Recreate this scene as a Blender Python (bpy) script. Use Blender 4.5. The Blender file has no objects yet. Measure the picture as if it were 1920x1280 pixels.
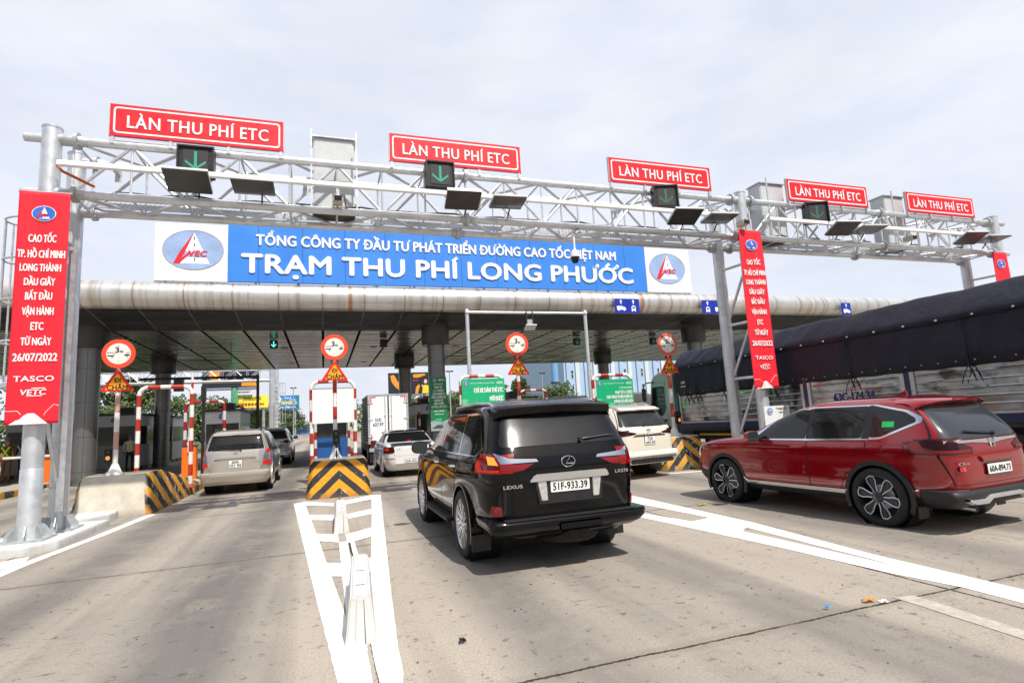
import bpy, bmesh, math, random
import numpy as np
from mathutils import Vector, Matrix
random.seed(7)
R = math.radians
SC = bpy.context.scene
COL = SC.collection

# ---------------------------------------------------------------- camera
cam_d = bpy.data.cameras.new("camera")
cam_d.sensor_width = 36.0
cam_d.lens = 36.0 * 1045.0 / 1920.0
cam_d.clip_start = 0.05
cam_d.clip_end = 3000
cam_o = bpy.data.objects.new("camera", cam_d)
COL.objects.link(cam_o)

def cam_axes():
    f = 1045.0
    yc = np.array([607 - 960, 803 - 640, f]); yc /= np.linalg.norm(yc)      # road direction seen by the lens
    hd = np.array([1, -0.055, 0]); hd /= np.linalg.norm(hd)                  # the horizon's tilt
    zc = np.cross(hd, yc); zc /= np.linalg.norm(zc)
    if zc[1] > 0: zc = -zc
    xc = np.cross(yc, zc)
    return np.stack([xc, yc, zc])
_A = cam_axes()                      # rows: world x, y, z in lens axes (x right, y down, z forward)
cam_o.matrix_world = Matrix(((_A[0][0], -_A[0][1], -_A[0][2], 0.0),
                             (_A[1][0], -_A[1][1], -_A[1][2], 0.0),
                             (_A[2][0], -_A[2][1], -_A[2][2], 1.61),
                             (0, 0, 0, 1)))
SC.camera = cam_o

# ---------------------------------------------------------------- sky, sun, exposure
SUN = Vector((0.17, -0.62, 1.0)).normalized()
sun_el = math.asin(SUN.z)
sun_az = math.atan2(SUN.x, SUN.y)
W = bpy.data.worlds.new("World"); SC.world = W; W.use_nodes = True
wn = W.node_tree; wn.nodes.clear()
def wnode(t, **k):
    n = wn.nodes.new(t)
    for a, v in k.items(): setattr(n, a, v)
    return n
w_out = wnode('ShaderNodeOutputWorld'); w_bg = wnode('ShaderNodeBackground')
w_sky = wnode('ShaderNodeTexSky', sky_type='NISHITA', sun_disc=False)
w_sky.sun_elevation = sun_el; w_sky.sun_rotation = sun_az
w_sky.air_density = 1.2; w_sky.dust_density = 3.0; w_sky.ozone_density = 1.5
w_tc = wnode('ShaderNodeTexCoord'); w_map = wnode('ShaderNodeMapping')
w_map.inputs['Scale'].default_value = (1.2, 1.2, 3.6)
w_n = wnode('ShaderNodeTexNoise'); w_n.inputs['Scale'].default_value = 2.3; w_n.inputs['Detail'].default_value = 7; w_n.inputs['Roughness'].default_value = .55
w_r = wnode('ShaderNodeValToRGB')
w_r.color_ramp.elements[0].position = .30; w_r.color_ramp.elements[0].color = (.84, .84, .84, 1)
w_r.color_ramp.elements[1].position = .66; w_r.color_ramp.elements[1].color = (1, 1, 1, 1)
w_mix = wnode('ShaderNodeMix', data_type='RGBA')
w_n2 = wnode('ShaderNodeTexNoise'); w_n2.inputs['Scale'].default_value = 5.0; w_n2.inputs['Detail'].default_value = 6
w_r2 = wnode('ShaderNodeValToRGB')
w_r2.color_ramp.elements[0].position = .35; w_r2.color_ramp.elements[0].color = (8.3, 8.85, 10.2, 1)
w_r2.color_ramp.elements[1].position = .65; w_r2.color_ramp.elements[1].color = (9.1, 9.45, 10.3, 1)
L = wn.links.new
L(w_tc.outputs['Generated'], w_map.inputs[0]); L(w_map.outputs[0], w_n.inputs['Vector']); L(w_map.outputs[0], w_n2.inputs['Vector'])
L(w_n.outputs['Fac'], w_r.inputs[0]); L(w_n2.outputs['Fac'], w_r2.inputs[0])
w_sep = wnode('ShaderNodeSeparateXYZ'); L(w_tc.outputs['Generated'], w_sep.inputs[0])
w_back = wnode('ShaderNodeMapRange'); w_back.interpolation_type = 'SMOOTHSTEP'  # unseen sky behind the camera: clouds thinned to lower ambient and deepen shadows
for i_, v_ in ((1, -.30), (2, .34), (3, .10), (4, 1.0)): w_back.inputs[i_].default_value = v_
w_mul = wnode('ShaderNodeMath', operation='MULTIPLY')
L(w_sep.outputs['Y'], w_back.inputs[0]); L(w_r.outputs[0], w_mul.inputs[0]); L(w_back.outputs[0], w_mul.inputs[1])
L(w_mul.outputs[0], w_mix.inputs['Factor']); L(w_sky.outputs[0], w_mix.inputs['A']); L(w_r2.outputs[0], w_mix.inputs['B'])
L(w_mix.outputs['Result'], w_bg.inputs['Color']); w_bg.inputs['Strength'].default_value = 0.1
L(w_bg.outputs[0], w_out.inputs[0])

sun_d = bpy.data.lights.new("sun", 'SUN'); sun_d.energy = 5.0; sun_d.angle = R(0.6); sun_d.color = (1.0, .955, .90)
sun_o = bpy.data.objects.new("sun", sun_d); COL.objects.link(sun_o)
sun_o.rotation_euler = SUN.to_track_quat('Z', 'Y').to_euler(); sun_o.location = (0, -10, 30)
SC.view_settings.view_transform = 'Standard'; SC.view_settings.look = 'None'
SC.view_settings.exposure = 0.0; SC.view_settings.gamma = 1.0; SC.view_settings.use_curve_mapping = False

# ---------------------------------------------------------------- materials
def lin(r, g, b):
    f = lambda c: (c / 255.0) / 12.92 if c <= 10 else (((c / 255.0) + .055) / 1.055) ** 2.4
    return (f(r), f(g), f(b))
def new_mat(name):
    m = bpy.data.materials.new(name); m.use_nodes = True
    return m, m.node_tree, m.node_tree.nodes['Principled BSDF']
def nd(nt, t, **k):
    n = nt.nodes.new(t)
    for a, v in k.items(): setattr(n, a, v)
    return n
def noise(nt, scale, detail=5, rough=.55, stretch=(1, 1, 1), coord='Object'):
    tc = nd(nt, 'ShaderNodeTexCoord'); mp = nd(nt, 'ShaderNodeMapping'); mp.inputs['Scale'].default_value = stretch
    nt.links.new(tc.outputs[coord], mp.inputs[0])
    n = nd(nt, 'ShaderNodeTexNoise'); n.inputs['Scale'].default_value = scale; n.inputs['Detail'].default_value = detail; n.inputs['Roughness'].default_value = rough
    nt.links.new(mp.outputs[0], n.inputs['Vector'])
    return n.outputs['Fac']
def ramp(nt, src, stops):
    r = nd(nt, 'ShaderNodeValToRGB'); e = r.color_ramp.elements
    while len(e) < len(stops): e.new(.5)
    for x, (p, c) in zip(e, stops):
        x.position = p; x.color = (c[0], c[1], c[2], 1) if not isinstance(c, (int, float)) else (c, c, c, 1)
    nt.links.new(src, r.inputs[0]); return r.outputs[0]
def mix(nt, fac, a, b, blend='MIX'):
    m = nd(nt, 'ShaderNodeMix', data_type='RGBA', blend_type=blend)
    for s, v in (('Factor', fac), ('A', a), ('B', b)):
        if hasattr(v, 'links'): nt.links.new(v, m.inputs[s])
        elif s == 'Factor': m.inputs[s].default_value = v
        else: m.inputs[s].default_value = (v[0], v[1], v[2], 1)
    return m.outputs['Result']
def math_n(nt, op, a, b=None, c=None):
    m = nd(nt, 'ShaderNodeMath', operation=op)
    for i, v in enumerate((a, b, c)):
        if v is None: continue
        if hasattr(v, 'links'): nt.links.new(v, m.inputs[i])
        else: m.inputs[i].default_value = v
    return m.outputs[0]
def bump(nt, p, h, strength=.3, dist=.01):
    b = nd(nt, 'ShaderNodeBump'); b.inputs['Strength'].default_value = strength; b.inputs['Distance'].default_value = dist
    nt.links.new(h, b.inputs['Height']); nt.links.new(b.outputs[0], p.inputs['Normal'])
_MC = {}
def M(name, col, rough=.5, metal=0.0, var=.10, vs=3.0, bmp=0.0, bs=40.0, coat=0.0, spec=.5, dirt=None, stretch=(1, 1, 1), rv=.2):
    """One procedural material: base colour broken up by noise, roughness breakup, optional dirt colour (col, amount) and bump."""
    if name in _MC: return _MC[name]
    m, nt, p = new_mat(name)
    n = noise(nt, vs, 6, .6, stretch)
    dark = tuple(c * (1 - var) for c in col); lite = tuple(min(1, c * (1 + var)) for c in col)
    c = ramp(nt, n, [(.3, dark), (.7, lite)])
    if dirt:
        n2 = noise(nt, vs * 2.7, 8, .65, stretch)
        c = mix(nt, ramp(nt, n2, [(.62 - dirt[1] * .3, 0), (.72, dirt[1])]), c, dirt[0])
    nt.links.new(c, p.inputs['Base Color'])
    p.inputs['Metallic'].default_value = metal; p.inputs['Specular IOR Level'].default_value = spec
    rr = ramp(nt, noise(nt, vs * 4, 3), [(.3, max(0, rough * (1 - rv))), (.7, min(1, rough * (1 + rv)))])
    nt.links.new(rr, p.inputs['Roughness'])
    if coat: p.inputs['Coat Weight'].default_value = coat; p.inputs['Coat Roughness'].default_value = .03
    if bmp: bump(nt, p, noise(nt, bs, 4), bmp, .01)
    _MC[name] = m; return m
def E(name, col, strength):
    if name in _MC: return _MC[name]
    m, nt, p = new_mat(name)
    p.inputs['Base Color'].default_value = (*[c * .4 for c in col], 1)
    nt.links.new(ramp(nt, noise(nt, 60, 2), [(.3, tuple(c * .8 for c in col)), (.7, col)]), p.inputs['Emission Color'])
    p.inputs['Emission Strength'].default_value = strength
    _MC[name] = m; return m

GALV = M('galvanised_steel', (.66, .68, .70), .40, .55, .12, 2.2, .05, 60, dirt=((.42, .43, .45), .5))
GALVD = M('galvanised_dull', (.50, .52, .53), .5, .6, .15, 3, dirt=((.25, .26, .27), .5))
WHITE = M('white_paint', lin(232, 232, 230), .4, 0, .05, 3)
WHITE2 = M('white_lettering', lin(238, 236, 234), .5, 0, .04, 9)
OFFWHITE = M('off_white_cabinet', lin(196, 200, 201), .45, 0, .06, 2, dirt=(lin(160, 158, 150), .4))
BLACK = M('black_plastic', (.012, .012, .013), .45, 0, .2, 6)
DARK = M('dark_steel', (.03, .031, .033), .5, .2, .2, 4)
CABLE = M('black_cable', (.01, .01, .011), .5)
REDSIGN = M('red_sign_face', lin(222, 24, 38), .45, 0, .05, 2)
REDBAN = M('red_banner_cloth', lin(232, 26, 46), .7, 0, .06, 3, .1, 300)
RUBBER = M('tyre_rubber', (.014, .014, .014), .8, 0, .3, 9, .2, 80)
CHROME = M('chrome_trim', (.75, .76, .78), .12, 1.0, .05, 5)
SILVER = M('machined_alloy', (.62, .63, .65), .25, .9, .08, 6)
GUN = M('gunmetal_alloy', (.05, .052, .056), .35, .6, .1, 6)
GLASSD = M('tinted_glass', (.008, .009, .010), .05, 0, .1, 2, spec=.5, rv=.03)
GLASSM = M('grey_glass', (.03, .035, .037), .07, 0, .15, 2, spec=.7)
BLUEB = M('blue_booth_paint', lin(28, 88, 150), .4, 0, .08, 2, dirt=(lin(20, 55, 95), .4))
CONC = M('plain_concrete', lin(170, 165, 152), .85, 0, .12, 3, .35, 25, dirt=(lin(120, 114, 102), .5))
CONCW = M('pale_concrete', lin(198, 198, 195), .8, 0, .06, 4, .3, 30, dirt=(lin(168, 163, 152), .5))
ORANGE = M('orange_cabinet', lin(226, 108, 14), .4, 0, .05, 3)
GREEN = M('green_board', lin(8, 168, 112), .5, 0, .08, 1.5)
BLUESIGN = M('blue_traffic_sign', lin(10, 45, 165), .4, 0, .05, 3)
YELLOW = M('sign_yellow', lin(250, 165, 8), .45, 0, .05, 5)
SIGNRED = M('sign_rim_red', lin(215, 30, 14), .45, 0, .08, 5)
SIGNORNG = M('sign_rim_faded', lin(232, 72, 40), .5, 0, .10, 6)
SIGNPINK = M('sign_rim_bleached', lin(216, 98, 84), .5, 0, .12, 6)
SIGNWHT = M('sign_face_white', lin(228, 226, 218), .45, 0, .05, 5)
INK = M('sign_black_ink', (.015, .015, .016), .5)

# ---------------------------------------------------------------- mesh builder
class MB:
    def __init__(s): s.v = []; s.f = []; s.m = []
    def add(s, vs, fs, mi=0):
        o = len(s.v); s.v += [tuple(v) for v in vs]; s.f += [tuple(i + o for i in f) for f in fs]; s.m += [mi] * len(fs); return s
    def box(s, x0, y0, z0, x1, y1, z1, mi=0):
        return s.add([(x0, y0, z0), (x1, y0, z0), (x1, y1, z0), (x0, y1, z0), (x0, y0, z1), (x1, y0, z1), (x1, y1, z1), (x0, y1, z1)],
                     [(0, 3, 2, 1), (4, 5, 6, 7), (0, 1, 5, 4), (1, 2, 6, 5), (2, 3, 7, 6), (3, 0, 4, 7)], mi)
    def cbox(s, c, d, mi=0, rot=None):
        hx, hy, hz = d[0] / 2, d[1] / 2, d[2] / 2; o = len(s.v)
        s.box(-hx, -hy, -hz, hx, hy, hz, mi)
        mt = rot or Matrix.Identity(3)
        for i in range(o, o + 8): s.v[i] = tuple(mt @ Vector(s.v[i]) + Vector(c))
        return s
    def tube(s, pts, r, n=10, mi=0, caps=True, r2=None):
        pts = [Vector(p) for p in pts]; rings = []; o = len(s.v); k = len(pts)
        up = None
        for i, p in enumerate(pts):
            d = (pts[min(i + 1, k - 1)] - pts[max(i - 1, 0)]).normalized()
            if up is None: up = Vector((0, 0, 1)) if abs(d.z) < .9 else Vector((0, 1, 0))
            a = d.cross(up).normalized(); b = a.cross(d).normalized(); up = b
            rr = r if r2 is None else r + (r2 - r) * i / (k - 1)
            for j in range(n):
                t = 2 * math.pi * j / n
                s.v.append(tuple(p + a * math.cos(t) * rr + b * math.sin(t) * rr))
        for i in range(k - 1):
            for j in range(n):
                a0 = o + i * n + j; a1 = o + i * n + (j + 1) % n
                s.f.append((a0, a1, a1 + n, a0 + n)); s.m.append(mi)
        if caps:
            s.f.append(tuple(o + j for j in reversed(range(n)))); s.m.append(mi)
            s.f.append(tuple(o + (k - 1) * n + j for j in range(n))); s.m.append(mi)
        return s
    def prism(s, poly, axis, a, b, mi=0):
        """extrude a 2-D polygon; axis 'y': poly is (x,z) from y=a to y=b; 'x': (y,z); 'z': (x,y)"""
        mk = {'y': lambda p, t: (p[0], t, p[1]), 'x': lambda p, t: (t, p[0], p[1]), 'z': lambda p, t: (p[0], p[1], t)}[axis]
        n = len(poly)
        vs = [mk(p, a) for p in poly] + [mk(p, b) for p in poly]
        fs = [tuple(range(n)), tuple(reversed(range(n, 2 * n)))] + [(i, i + n, (i + 1) % n + n, (i + 1) % n) for i in range(n)]
        return s.add(vs, fs, mi)
    def lathe(s, prof, c=(0, 0, 0), n=24, mi=0, axis='z', caps=True):
        o = len(s.v); k = len(prof)
        for (r, z) in prof:
            for j in range(n):
                t = 2 * math.pi * j / n
                p = (r * math.cos(t), r * math.sin(t), z)
                if axis == 'y': p = (p[0], p[2], p[1])
                if axis == 'x': p = (p[2], p[0], p[1])
                s.v.append((p[0] + c[0], p[1] + c[1], p[2] + c[2]))
        for i in range(k - 1):
            for j in range(n):
                a0 = o + i * n + j; a1 = o + i * n + (j + 1) % n
                s.f.append((a0, a1, a1 + n, a0 + n)); s.m.append(mi)
        if caps and prof[0][0] > 1e-4: s.f.append(tuple(o + j for j in reversed(range(n)))); s.m.append(mi)
        if caps and prof[-1][0] > 1e-4: s.f.append(tuple(o + (k - 1) * n + j for j in range(n))); s.m.append(mi)
        return s
    def build(s, name, mats, parent=None, smooth=None, world=True, fix=True, bevel=0.0):
        me = bpy.data.meshes.new(name)
        off = Vector((0, 0, 0))
        if parent is not None and world:
            p = parent
            while p is not None: off += p.location; p = p.parent
        me.from_pydata([tuple(Vector(v) - off) for v in s.v], [], s.f)
        for m in (mats if isinstance(mats, (list, tuple)) else [mats]): me.materials.append(m)
        me.polygons.foreach_set('material_index', s.m)
        if fix or bevel:
            bm = bmesh.new(); bm.from_mesh(me)
            bmesh.ops.recalc_face_normals(bm, faces=bm.faces)
            if bevel:
                bmesh.ops.remove_doubles(bm, verts=bm.verts, dist=1e-5)
                ed = [e for e in bm.edges if len(e.link_faces) == 2 and e.calc_face_angle(0) > .6]
                bmesh.ops.bevel(bm, geom=ed, offset=bevel, segments=2, affect='EDGES', clamp_overlap=True)
            bm.to_mesh(me); bm.free()
        o = link(name, me, parent)
        if smooth is not None: shade(me, smooth)
        return o
def shade(me, ang=35):
    me.polygons.foreach_set('use_smooth', [True] * len(me.polygons))
    try: me.set_sharp_from_angle(angle=R(ang))
    except Exception: pass
def link(name, me, parent=None):
    o = bpy.data.objects.new(name, me); COL.objects.link(o)
    if parent is not None: o.parent = parent
    return o
def tag(o, label, cat, group=None, kind=None):
    if label: o['label'] = label
    if cat: o['category'] = cat
    if group: o['group'] = group
    if kind: o['kind'] = kind
    return o
def thing(name, label, cat, loc=(0, 0, 0), group=None, rz=0.0):
    o = link(name, None); o.location = loc; o.rotation_euler = (0, 0, rz); o.empty_display_size = .3
    return tag(o, label, cat, group)
def structure(o): o['kind'] = 'structure'; return o
def dup(root, loc, label=None, rz=None, group=None):
    r = root.copy(); COL.objects.link(r); r.location = loc
    if rz is not None: r.rotation_euler = (0, 0, rz)
    if label: r['label'] = label
    if group: r['group'] = group
    for ch in list(root.children):
        c = ch.copy(); COL.objects.link(c); c.parent = r
        for g in list(ch.children):
            d = g.copy(); COL.objects.link(d); d.parent = c
    return r

# ---------------------------------------------------------------- lettering (built-in font, solid letters)
import unicodedata
_GL = {}
def _curve(body):
    c = bpy.data.curves.new('lettering_tmp', 'FONT'); c.body = body; c.size = 1.0; c.extrude = .02; c.resolution_u = 3
    o = bpy.data.objects.new('lettering_tmp', c); COL.objects.link(o)
    me = bpy.data.meshes.new_from_object(o.evaluated_get(bpy.context.evaluated_depsgraph_get()))
    v = np.array([x.co[:] for x in me.vertices]) if len(me.vertices) else np.zeros((0, 3)); f = [tuple(p.vertices) for p in me.polygons]
    bpy.data.objects.remove(o); bpy.data.curves.remove(c); bpy.data.meshes.remove(me)
    return v, f
def glyph(ch):
    if ch not in _GL:
        if 'HH' not in _GL: _GL['HH'] = np.ptp(_curve('HH')[0][:, 0])
        if ch == ' ': _GL[ch] = (np.zeros((0, 3)), [], .26)
        else:
            v, f = _curve(ch); _GL[ch] = (v, f, np.ptp(_curve('H' + ch + 'H')[0][:, 0]) - _GL['HH'])
    return _GL[ch]
def raw_text(body, spacing=1.0):
    """letters laid out one by one; accents are drawn as strokes over, under or through their letter"""
    V = []; F = []; x = 0.0
    def stroke(pts, th=.075):
        for p, q in zip(pts, pts[1:]):
            d = np.array([q[0] - p[0], q[1] - p[1]]); l = np.hypot(*d) or 1; d /= l; nn = np.array([-d[1], d[0]]) * th / 2
            p_, q_ = np.array(p) - d * th * .25, np.array(q) + d * th * .25
            o = len(V)
            for z in (-.02, .02):
                for a in (p_ - nn, q_ - nn, q_ + nn, p_ + nn): V.append((a[0], a[1], z))
            F.extend([tuple(o + i for i in t) for t in ((4, 5, 6, 7), (0, 1, 5, 4), (1, 2, 6, 5), (2, 3, 7, 6), (3, 0, 4, 7))])
    for ch in body:
        bar = ch in 'Đđ'
        nf = ['D' if ch == 'Đ' else 'd'] if bar else list(unicodedata.normalize('NFD', ch))
        v, f, adv = glyph(nf[0]); o = len(V)
        V.extend([(a[0] + x, a[1], a[2]) for a in v]); F.extend([tuple(i + o for i in t) for t in f])
        if len(v):
            x0, x1, top = v[:, 0].min() + x, v[:, 0].max() + x, v[:, 1].max(); cx = (x0 + x1) / 2
            if bar: stroke([(x0 - .07, .36), (x0 + .24, .36)])
            circ = '\u0302' in nf or '\u0306' in nf
            for m in nf[1:]:
                if m == '\u0302': stroke([(cx - .13, top + .05), (cx, top + .15), (cx + .13, top + .05)], .065)
                elif m == '\u0306': stroke([(cx - .12, top + .15), (cx - .06, top + .07), (cx + .06, top + .07), (cx + .12, top + .15)], .06)
                elif m == '\u031b': stroke([(x1 - .06, top - .03), (x1 + .05, top + .01), (x1 + .09, top + .11)], .07)
                elif m == '\u0323': stroke([(cx - .035, -.14), (cx + .035, -.14)], .10)
                else:
                    ax, ay = (cx + .14, top + .13) if circ else (cx, top + .04)
                    if m == '\u0301': stroke([(ax - .04, ay), (ax + .08, ay + .12)], .07)
                    elif m == '\u0300': stroke([(ax + .04, ay), (ax - .08, ay + .12)], .07) if not circ else stroke([(cx - .10, ay), (cx - .22, ay + .10)], .07)
                    elif m == '\u0309': stroke([(ax - .06, ay + .13), (ax, ay + .16), (ax + .06, ay + .12), (ax + .04, ay + .06), (ax, ay + .04), (ax, ay)], .055)
                    elif m == '\u0303': stroke([(ax - .13, ay + .02), (ax - .06, ay + .09), (ax + .05, ay + .03), (ax + .13, ay + .10)], .06)
        x += adv * spacing + .02
    return np.array(V) if V else np.zeros((0, 3)), F
CAP = .70
def lettering(parent, body, cx, cz, y, h, mat, width=None, sx=1.0, bold=.0, face='S', depth=.012, name='lettering', skew=0.0, warp=None, spacing=1.0, align='C', world=True):
    """letters of cap height h centred at (cx, cz); face S looks to -y (y = plane), face W looks to -x (cx runs to -y, y = plane x)"""
    v, f = raw_text(body, spacing=spacing)
    if not len(v): return None
    mnx, mxx = v[:, 0].min(), v[:, 0].max()
    k = h / CAP
    kx = (width / (mxx - mnx)) if width else k * sx
    X = (v[:, 0] - (mnx + mxx) / 2) * kx if align == 'C' else (v[:, 0] - (mxx if align == 'R' else mnx)) * kx
    Zz = (v[:, 1] - CAP / 2) * k
    X = X + Zz * skew
    D = np.where(v[:, 2] > 0, -depth, -.001)
    offs = [(0, 0)]
    if bold: offs = [(-bold, 0), (bold, 0), (0, bold * .7), (0, -bold * .7), (0, 0)]
    if bold > .055: offs = [(bold * math.cos(t * math.pi / 4), bold * .75 * math.sin(t * math.pi / 4)) for t in range(8)] + [(0, 0)]
    mb = MB()
    for q, (dx, dz) in enumerate(offs):
        pts = []
        for a, b, d in zip(X, Zz, D):
            xx, zz, dd = cx + a + dx * h, cz + b + dz * h, d - .0005 * q
            if warp: dd += warp(xx, zz)
            pts.append((xx, y + dd, zz) if face == 'S' else (y + dd, -xx, zz))
        mb.add(pts, f)
    return mb.build(name, mat, parent, world=world, fix=False)

def ell(cx, cz, rx, rz, n=28, t0=0.0): return [(cx + rx * math.cos(2 * math.pi * i / n + t0), cz + rz * math.sin(2 * math.pi * i / n + t0)) for i in range(n)]
def rrect(x0, z0, x1, z1, r, n=4):
    p = []
    for (cx, cz, a) in ((x1 - r, z0 + r, -90), (x1 - r, z1 - r, 0), (x0 + r, z1 - r, 90), (x0 + r, z0 + r, 180)):
        for i in range(n + 1):
            t = R(a + 90 * i / n); p.append((cx + r * math.cos(t), cz + r * math.sin(t)))
    return p
EMB_BLUE = M('emblem_blue', lin(40, 110, 205), .5, 0, .06, 5)
EMB_SKY = M('emblem_sky', lin(150, 175, 215), .5, 0, .16, 1.2)
EMB_RED = M('emblem_red', lin(216, 30, 44), .5, 0, .05, 5)
def emblem(parent, cx, cz, y, rx, rz, blue=None, warp=None, rim=True, letters=True, world=True):
    """oval road emblem: white rim, blue oval, white road narrowing upward, red stroke and letters"""
    g = MB(); wf = warp or (lambda a, b: 0)
    def pl(poly, d, mi): 
        g.add([(p[0], y - d + wf(p[0], p[1]), p[1]) for p in poly], [tuple(range(len(poly)))], mi)
    if rim: pl(ell(cx, cz, rx * 1.07, rz * 1.07), .006, 0)
    pl(ell(cx, cz, rx, rz), .009, 1)
    top = (cx + .02 * rx, cz + rz * .9)
    def at(t, sgn):      # road edge at height t (0 top .. 1 bottom)
        return (top[0] + sgn * rx * .5 * t + .03 * rx * t, cz + rz * (.9 - 1.62 * t))
    pl([at(.02, -1), at(.62, -1), at(.62, 1), at(.02, 1)], .012, 0)
    pl([at(.80, -1), at(1.0, -1), at(1.0, 1), at(.80, 1)], .012, 0)
    pl([(top[0] - .01 * rx, top[1]), (top[0] - rx * .46, cz - rz * .1), (cx - rx * .66, cz - rz * .74), (cx - rx * .52, cz - rz * .74), (cx - rx * .30, cz - rz * .2)], .015, 2)
    pl([(cx - rx * .56, cz - rz * .72), (cx - rx * .44, cz - rz * .50), (cx - rx * .12, cz - rz * .10), (cx - rx * .12, cz - rz * .22), (cx - rx * .46, cz - rz * .74)], .0165, 2)
    for k in (.2, .42, .88): 
        c0 = at(k, 0); pl([(c0[0] - .018 * rx, c0[1] + rz * .10), (c0[0] + .018 * rx, c0[1] + rz * .10), (c0[0] + .018 * rx, c0[1] - rz * .05), (c0[0] - .018 * rx, c0[1] - rz * .05)], .0145, 3)
    e = g.build('emblem', [WHITE2, blue or EMB_BLUE, EMB_RED, INK], parent, world=world, fix=False)
    # faces must look to -y
    bm = bmesh.new(); bm.from_mesh(e.data); bm.normal_update()
    bmesh.ops.reverse_faces(bm, faces=[f for f in bm.faces if f.normal.y > 0]); bm.to_mesh(e.data); bm.free()
    if letters:
        off = Vector((0, 0, 0))
        l = lettering(e, 'VEC', cx + rx * .14, cz - rz * .19, y - .016, rz * .30, EMB_RED, width=rx * .62, bold=.05, depth=.006, warp=warp, skew=.15, world=world)
    return e
# ================================================================ ground, markings, islands
def ground_mat():
    m, nt, p = new_mat('concrete_pavement')
    tc = nd(nt, 'ShaderNodeTexCoord'); sep = nd(nt, 'ShaderNodeSeparateXYZ'); nt.links.new(tc.outputs['Object'], sep.inputs[0])
    X, Y = sep.outputs[0], sep.outputs[1]
    base = ramp(nt, noise(nt, .35, 8, .6), [(.25, lin(160, 151, 138)), (.5, lin(172, 162, 148)), (.75, lin(182, 171, 155))])
    # polished grey wheel tracks run along the lanes
    tr = noise(nt, 1.0, 4, .5, (.62, .035, 1))
    base = mix(nt, ramp(nt, tr, [(.42, 0), (.62, .5)]), base, lin(122, 118, 113))
    tr2 = noise(nt, 1.0, 3, .5, (2.2, .09, 1))
    base = mix(nt, ramp(nt, tr2, [(.50, 0), (.68, .5)]), base, lin(98, 95, 92))
    wob = math_n(nt, 'ADD', X, math_n(nt, 'MULTIPLY', math_n(nt, 'SUBTRACT', noise(nt, .22, 3), .5), .8))
    for k_, (xc, hw, amt) in enumerate(((-2.85, .38, .9), (-1.05, .42, 1.0), (1.6, .36, .7), (3.45, .34, .65), (6.3, .4, .6), (7.9, .4, .6), (-6.4, .4, .7), (-7.9, .4, .7))):
        d_ = math_n(nt, 'ABSOLUTE', math_n(nt, 'SUBTRACT', wob, xc))
        f_ = math_n(nt, 'MULTIPLY', ramp(nt, math_n(nt, 'DIVIDE', d_, hw * 2), [(.25, 1), (.75, 0)]), ramp(nt, noise(nt, .5, 6, .6, (1, .3, 1)), [(.30, amt * .6), (.60, amt)]))
        base = mix(nt, f_, base, lin(86, 85, 85))
    zone = ramp(nt, noise(nt, .45, 3, .5, (1, .35, 1)), [(.48, 0), (.58, 1)])
    base = mix(nt, math_n(nt, 'MULTIPLY', zone, ramp(nt, noise(nt, 5, 6, .7, (.7, 3.2, 1)), [(.58, 0), (.66, .7)])), base, lin(74, 70, 65))
    # blotches, speckle, oil
    base = mix(nt, ramp(nt, noise(nt, 1.3, 9, .72), [(.50, 0), (.72, .45)]), base, lin(178, 168, 152))
    base = mix(nt, ramp(nt, noise(nt, 60, 3, .6), [(.35, 0), (.7, .55)]), base, lin(104, 98, 90))
    base = mix(nt, ramp(nt, noise(nt, 150, 2, .6), [(.5, 0), (.75, .45)]), base, lin(196, 186, 170))
    base = mix(nt, ramp(nt, noise(nt, .9, 7, .65, (1.6, .25, 1)), [(.54, 0), (.74, .35)]), base, lin(108, 102, 95))
    base = mix(nt, ramp(nt, noise(nt, 9, 4, .7), [(.60, 0), (.66, .65)]), base, lin(76, 72, 67))
    base = mix(nt, ramp(nt, noise(nt, 2.6, 6, .75), [(.60, 0), (.72, .6)]), base, lin(92, 87, 80))
    # hairline cracks
    v = nd(nt, 'ShaderNodeTexVoronoi', feature='DISTANCE_TO_EDGE'); v.inputs['Scale'].default_value = 1.1
    wv = nd(nt, 'ShaderNodeVectorMath', operation='ADD'); nn = nd(nt, 'ShaderNodeTexNoise'); nn.inputs['Scale'].default_value = 3; nn.inputs['Detail'].default_value = 6
    nt.links.new(tc.outputs['Object'], nn.inputs['Vector']); nt.links.new(tc.outputs['Object'], wv.inputs[0]); nt.links.new(nn.outputs['Color'], wv.inputs[1]); nt.links.new(wv.outputs[0], v.inputs['Vector'])
    cr = ramp(nt, v.outputs[0], [(.0, 1), (.010, 0)])
    cr = math_n(nt, 'MULTIPLY', cr, ramp(nt, noise(nt, .5, 3), [(.50, 0), (.60, .40)]))
    base = mix(nt, cr, base, lin(84, 78, 70))
    # slab joints: across every 4.7 m, along between lanes; edges wander and the sealant is broken
    def joint(c, period, phase, width):
        w = math_n(nt, 'ADD', c, math_n(nt, 'MULTIPLY', math_n(nt, 'SUBTRACT', noise(nt, 1.6, 4, .6), .5), .05))
        w = math_n(nt, 'ADD', w, math_n(nt, 'MULTIPLY', math_n(nt, 'SUBTRACT', noise(nt, 30, 2, .6), .5), .03))
        fr = math_n(nt, 'FRACT', math_n(nt, 'DIVIDE', math_n(nt, 'SUBTRACT', w, phase), period))
        d = math_n(nt, 'MINIMUM', fr, math_n(nt, 'SUBTRACT', 1.0, fr))
        d = math_n(nt, 'MULTIPLY', d, period)
        return ramp(nt, math_n(nt, 'DIVIDE', d, width), [(.55, 1), (1.0, 0)])
    jy = joint(Y, 4.69, 3.5 + 469, .016)
    jx = joint(X, 4.6, .33 + 46, .018)
    j = math_n(nt, 'MAXIMUM', jy, jx)
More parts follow.
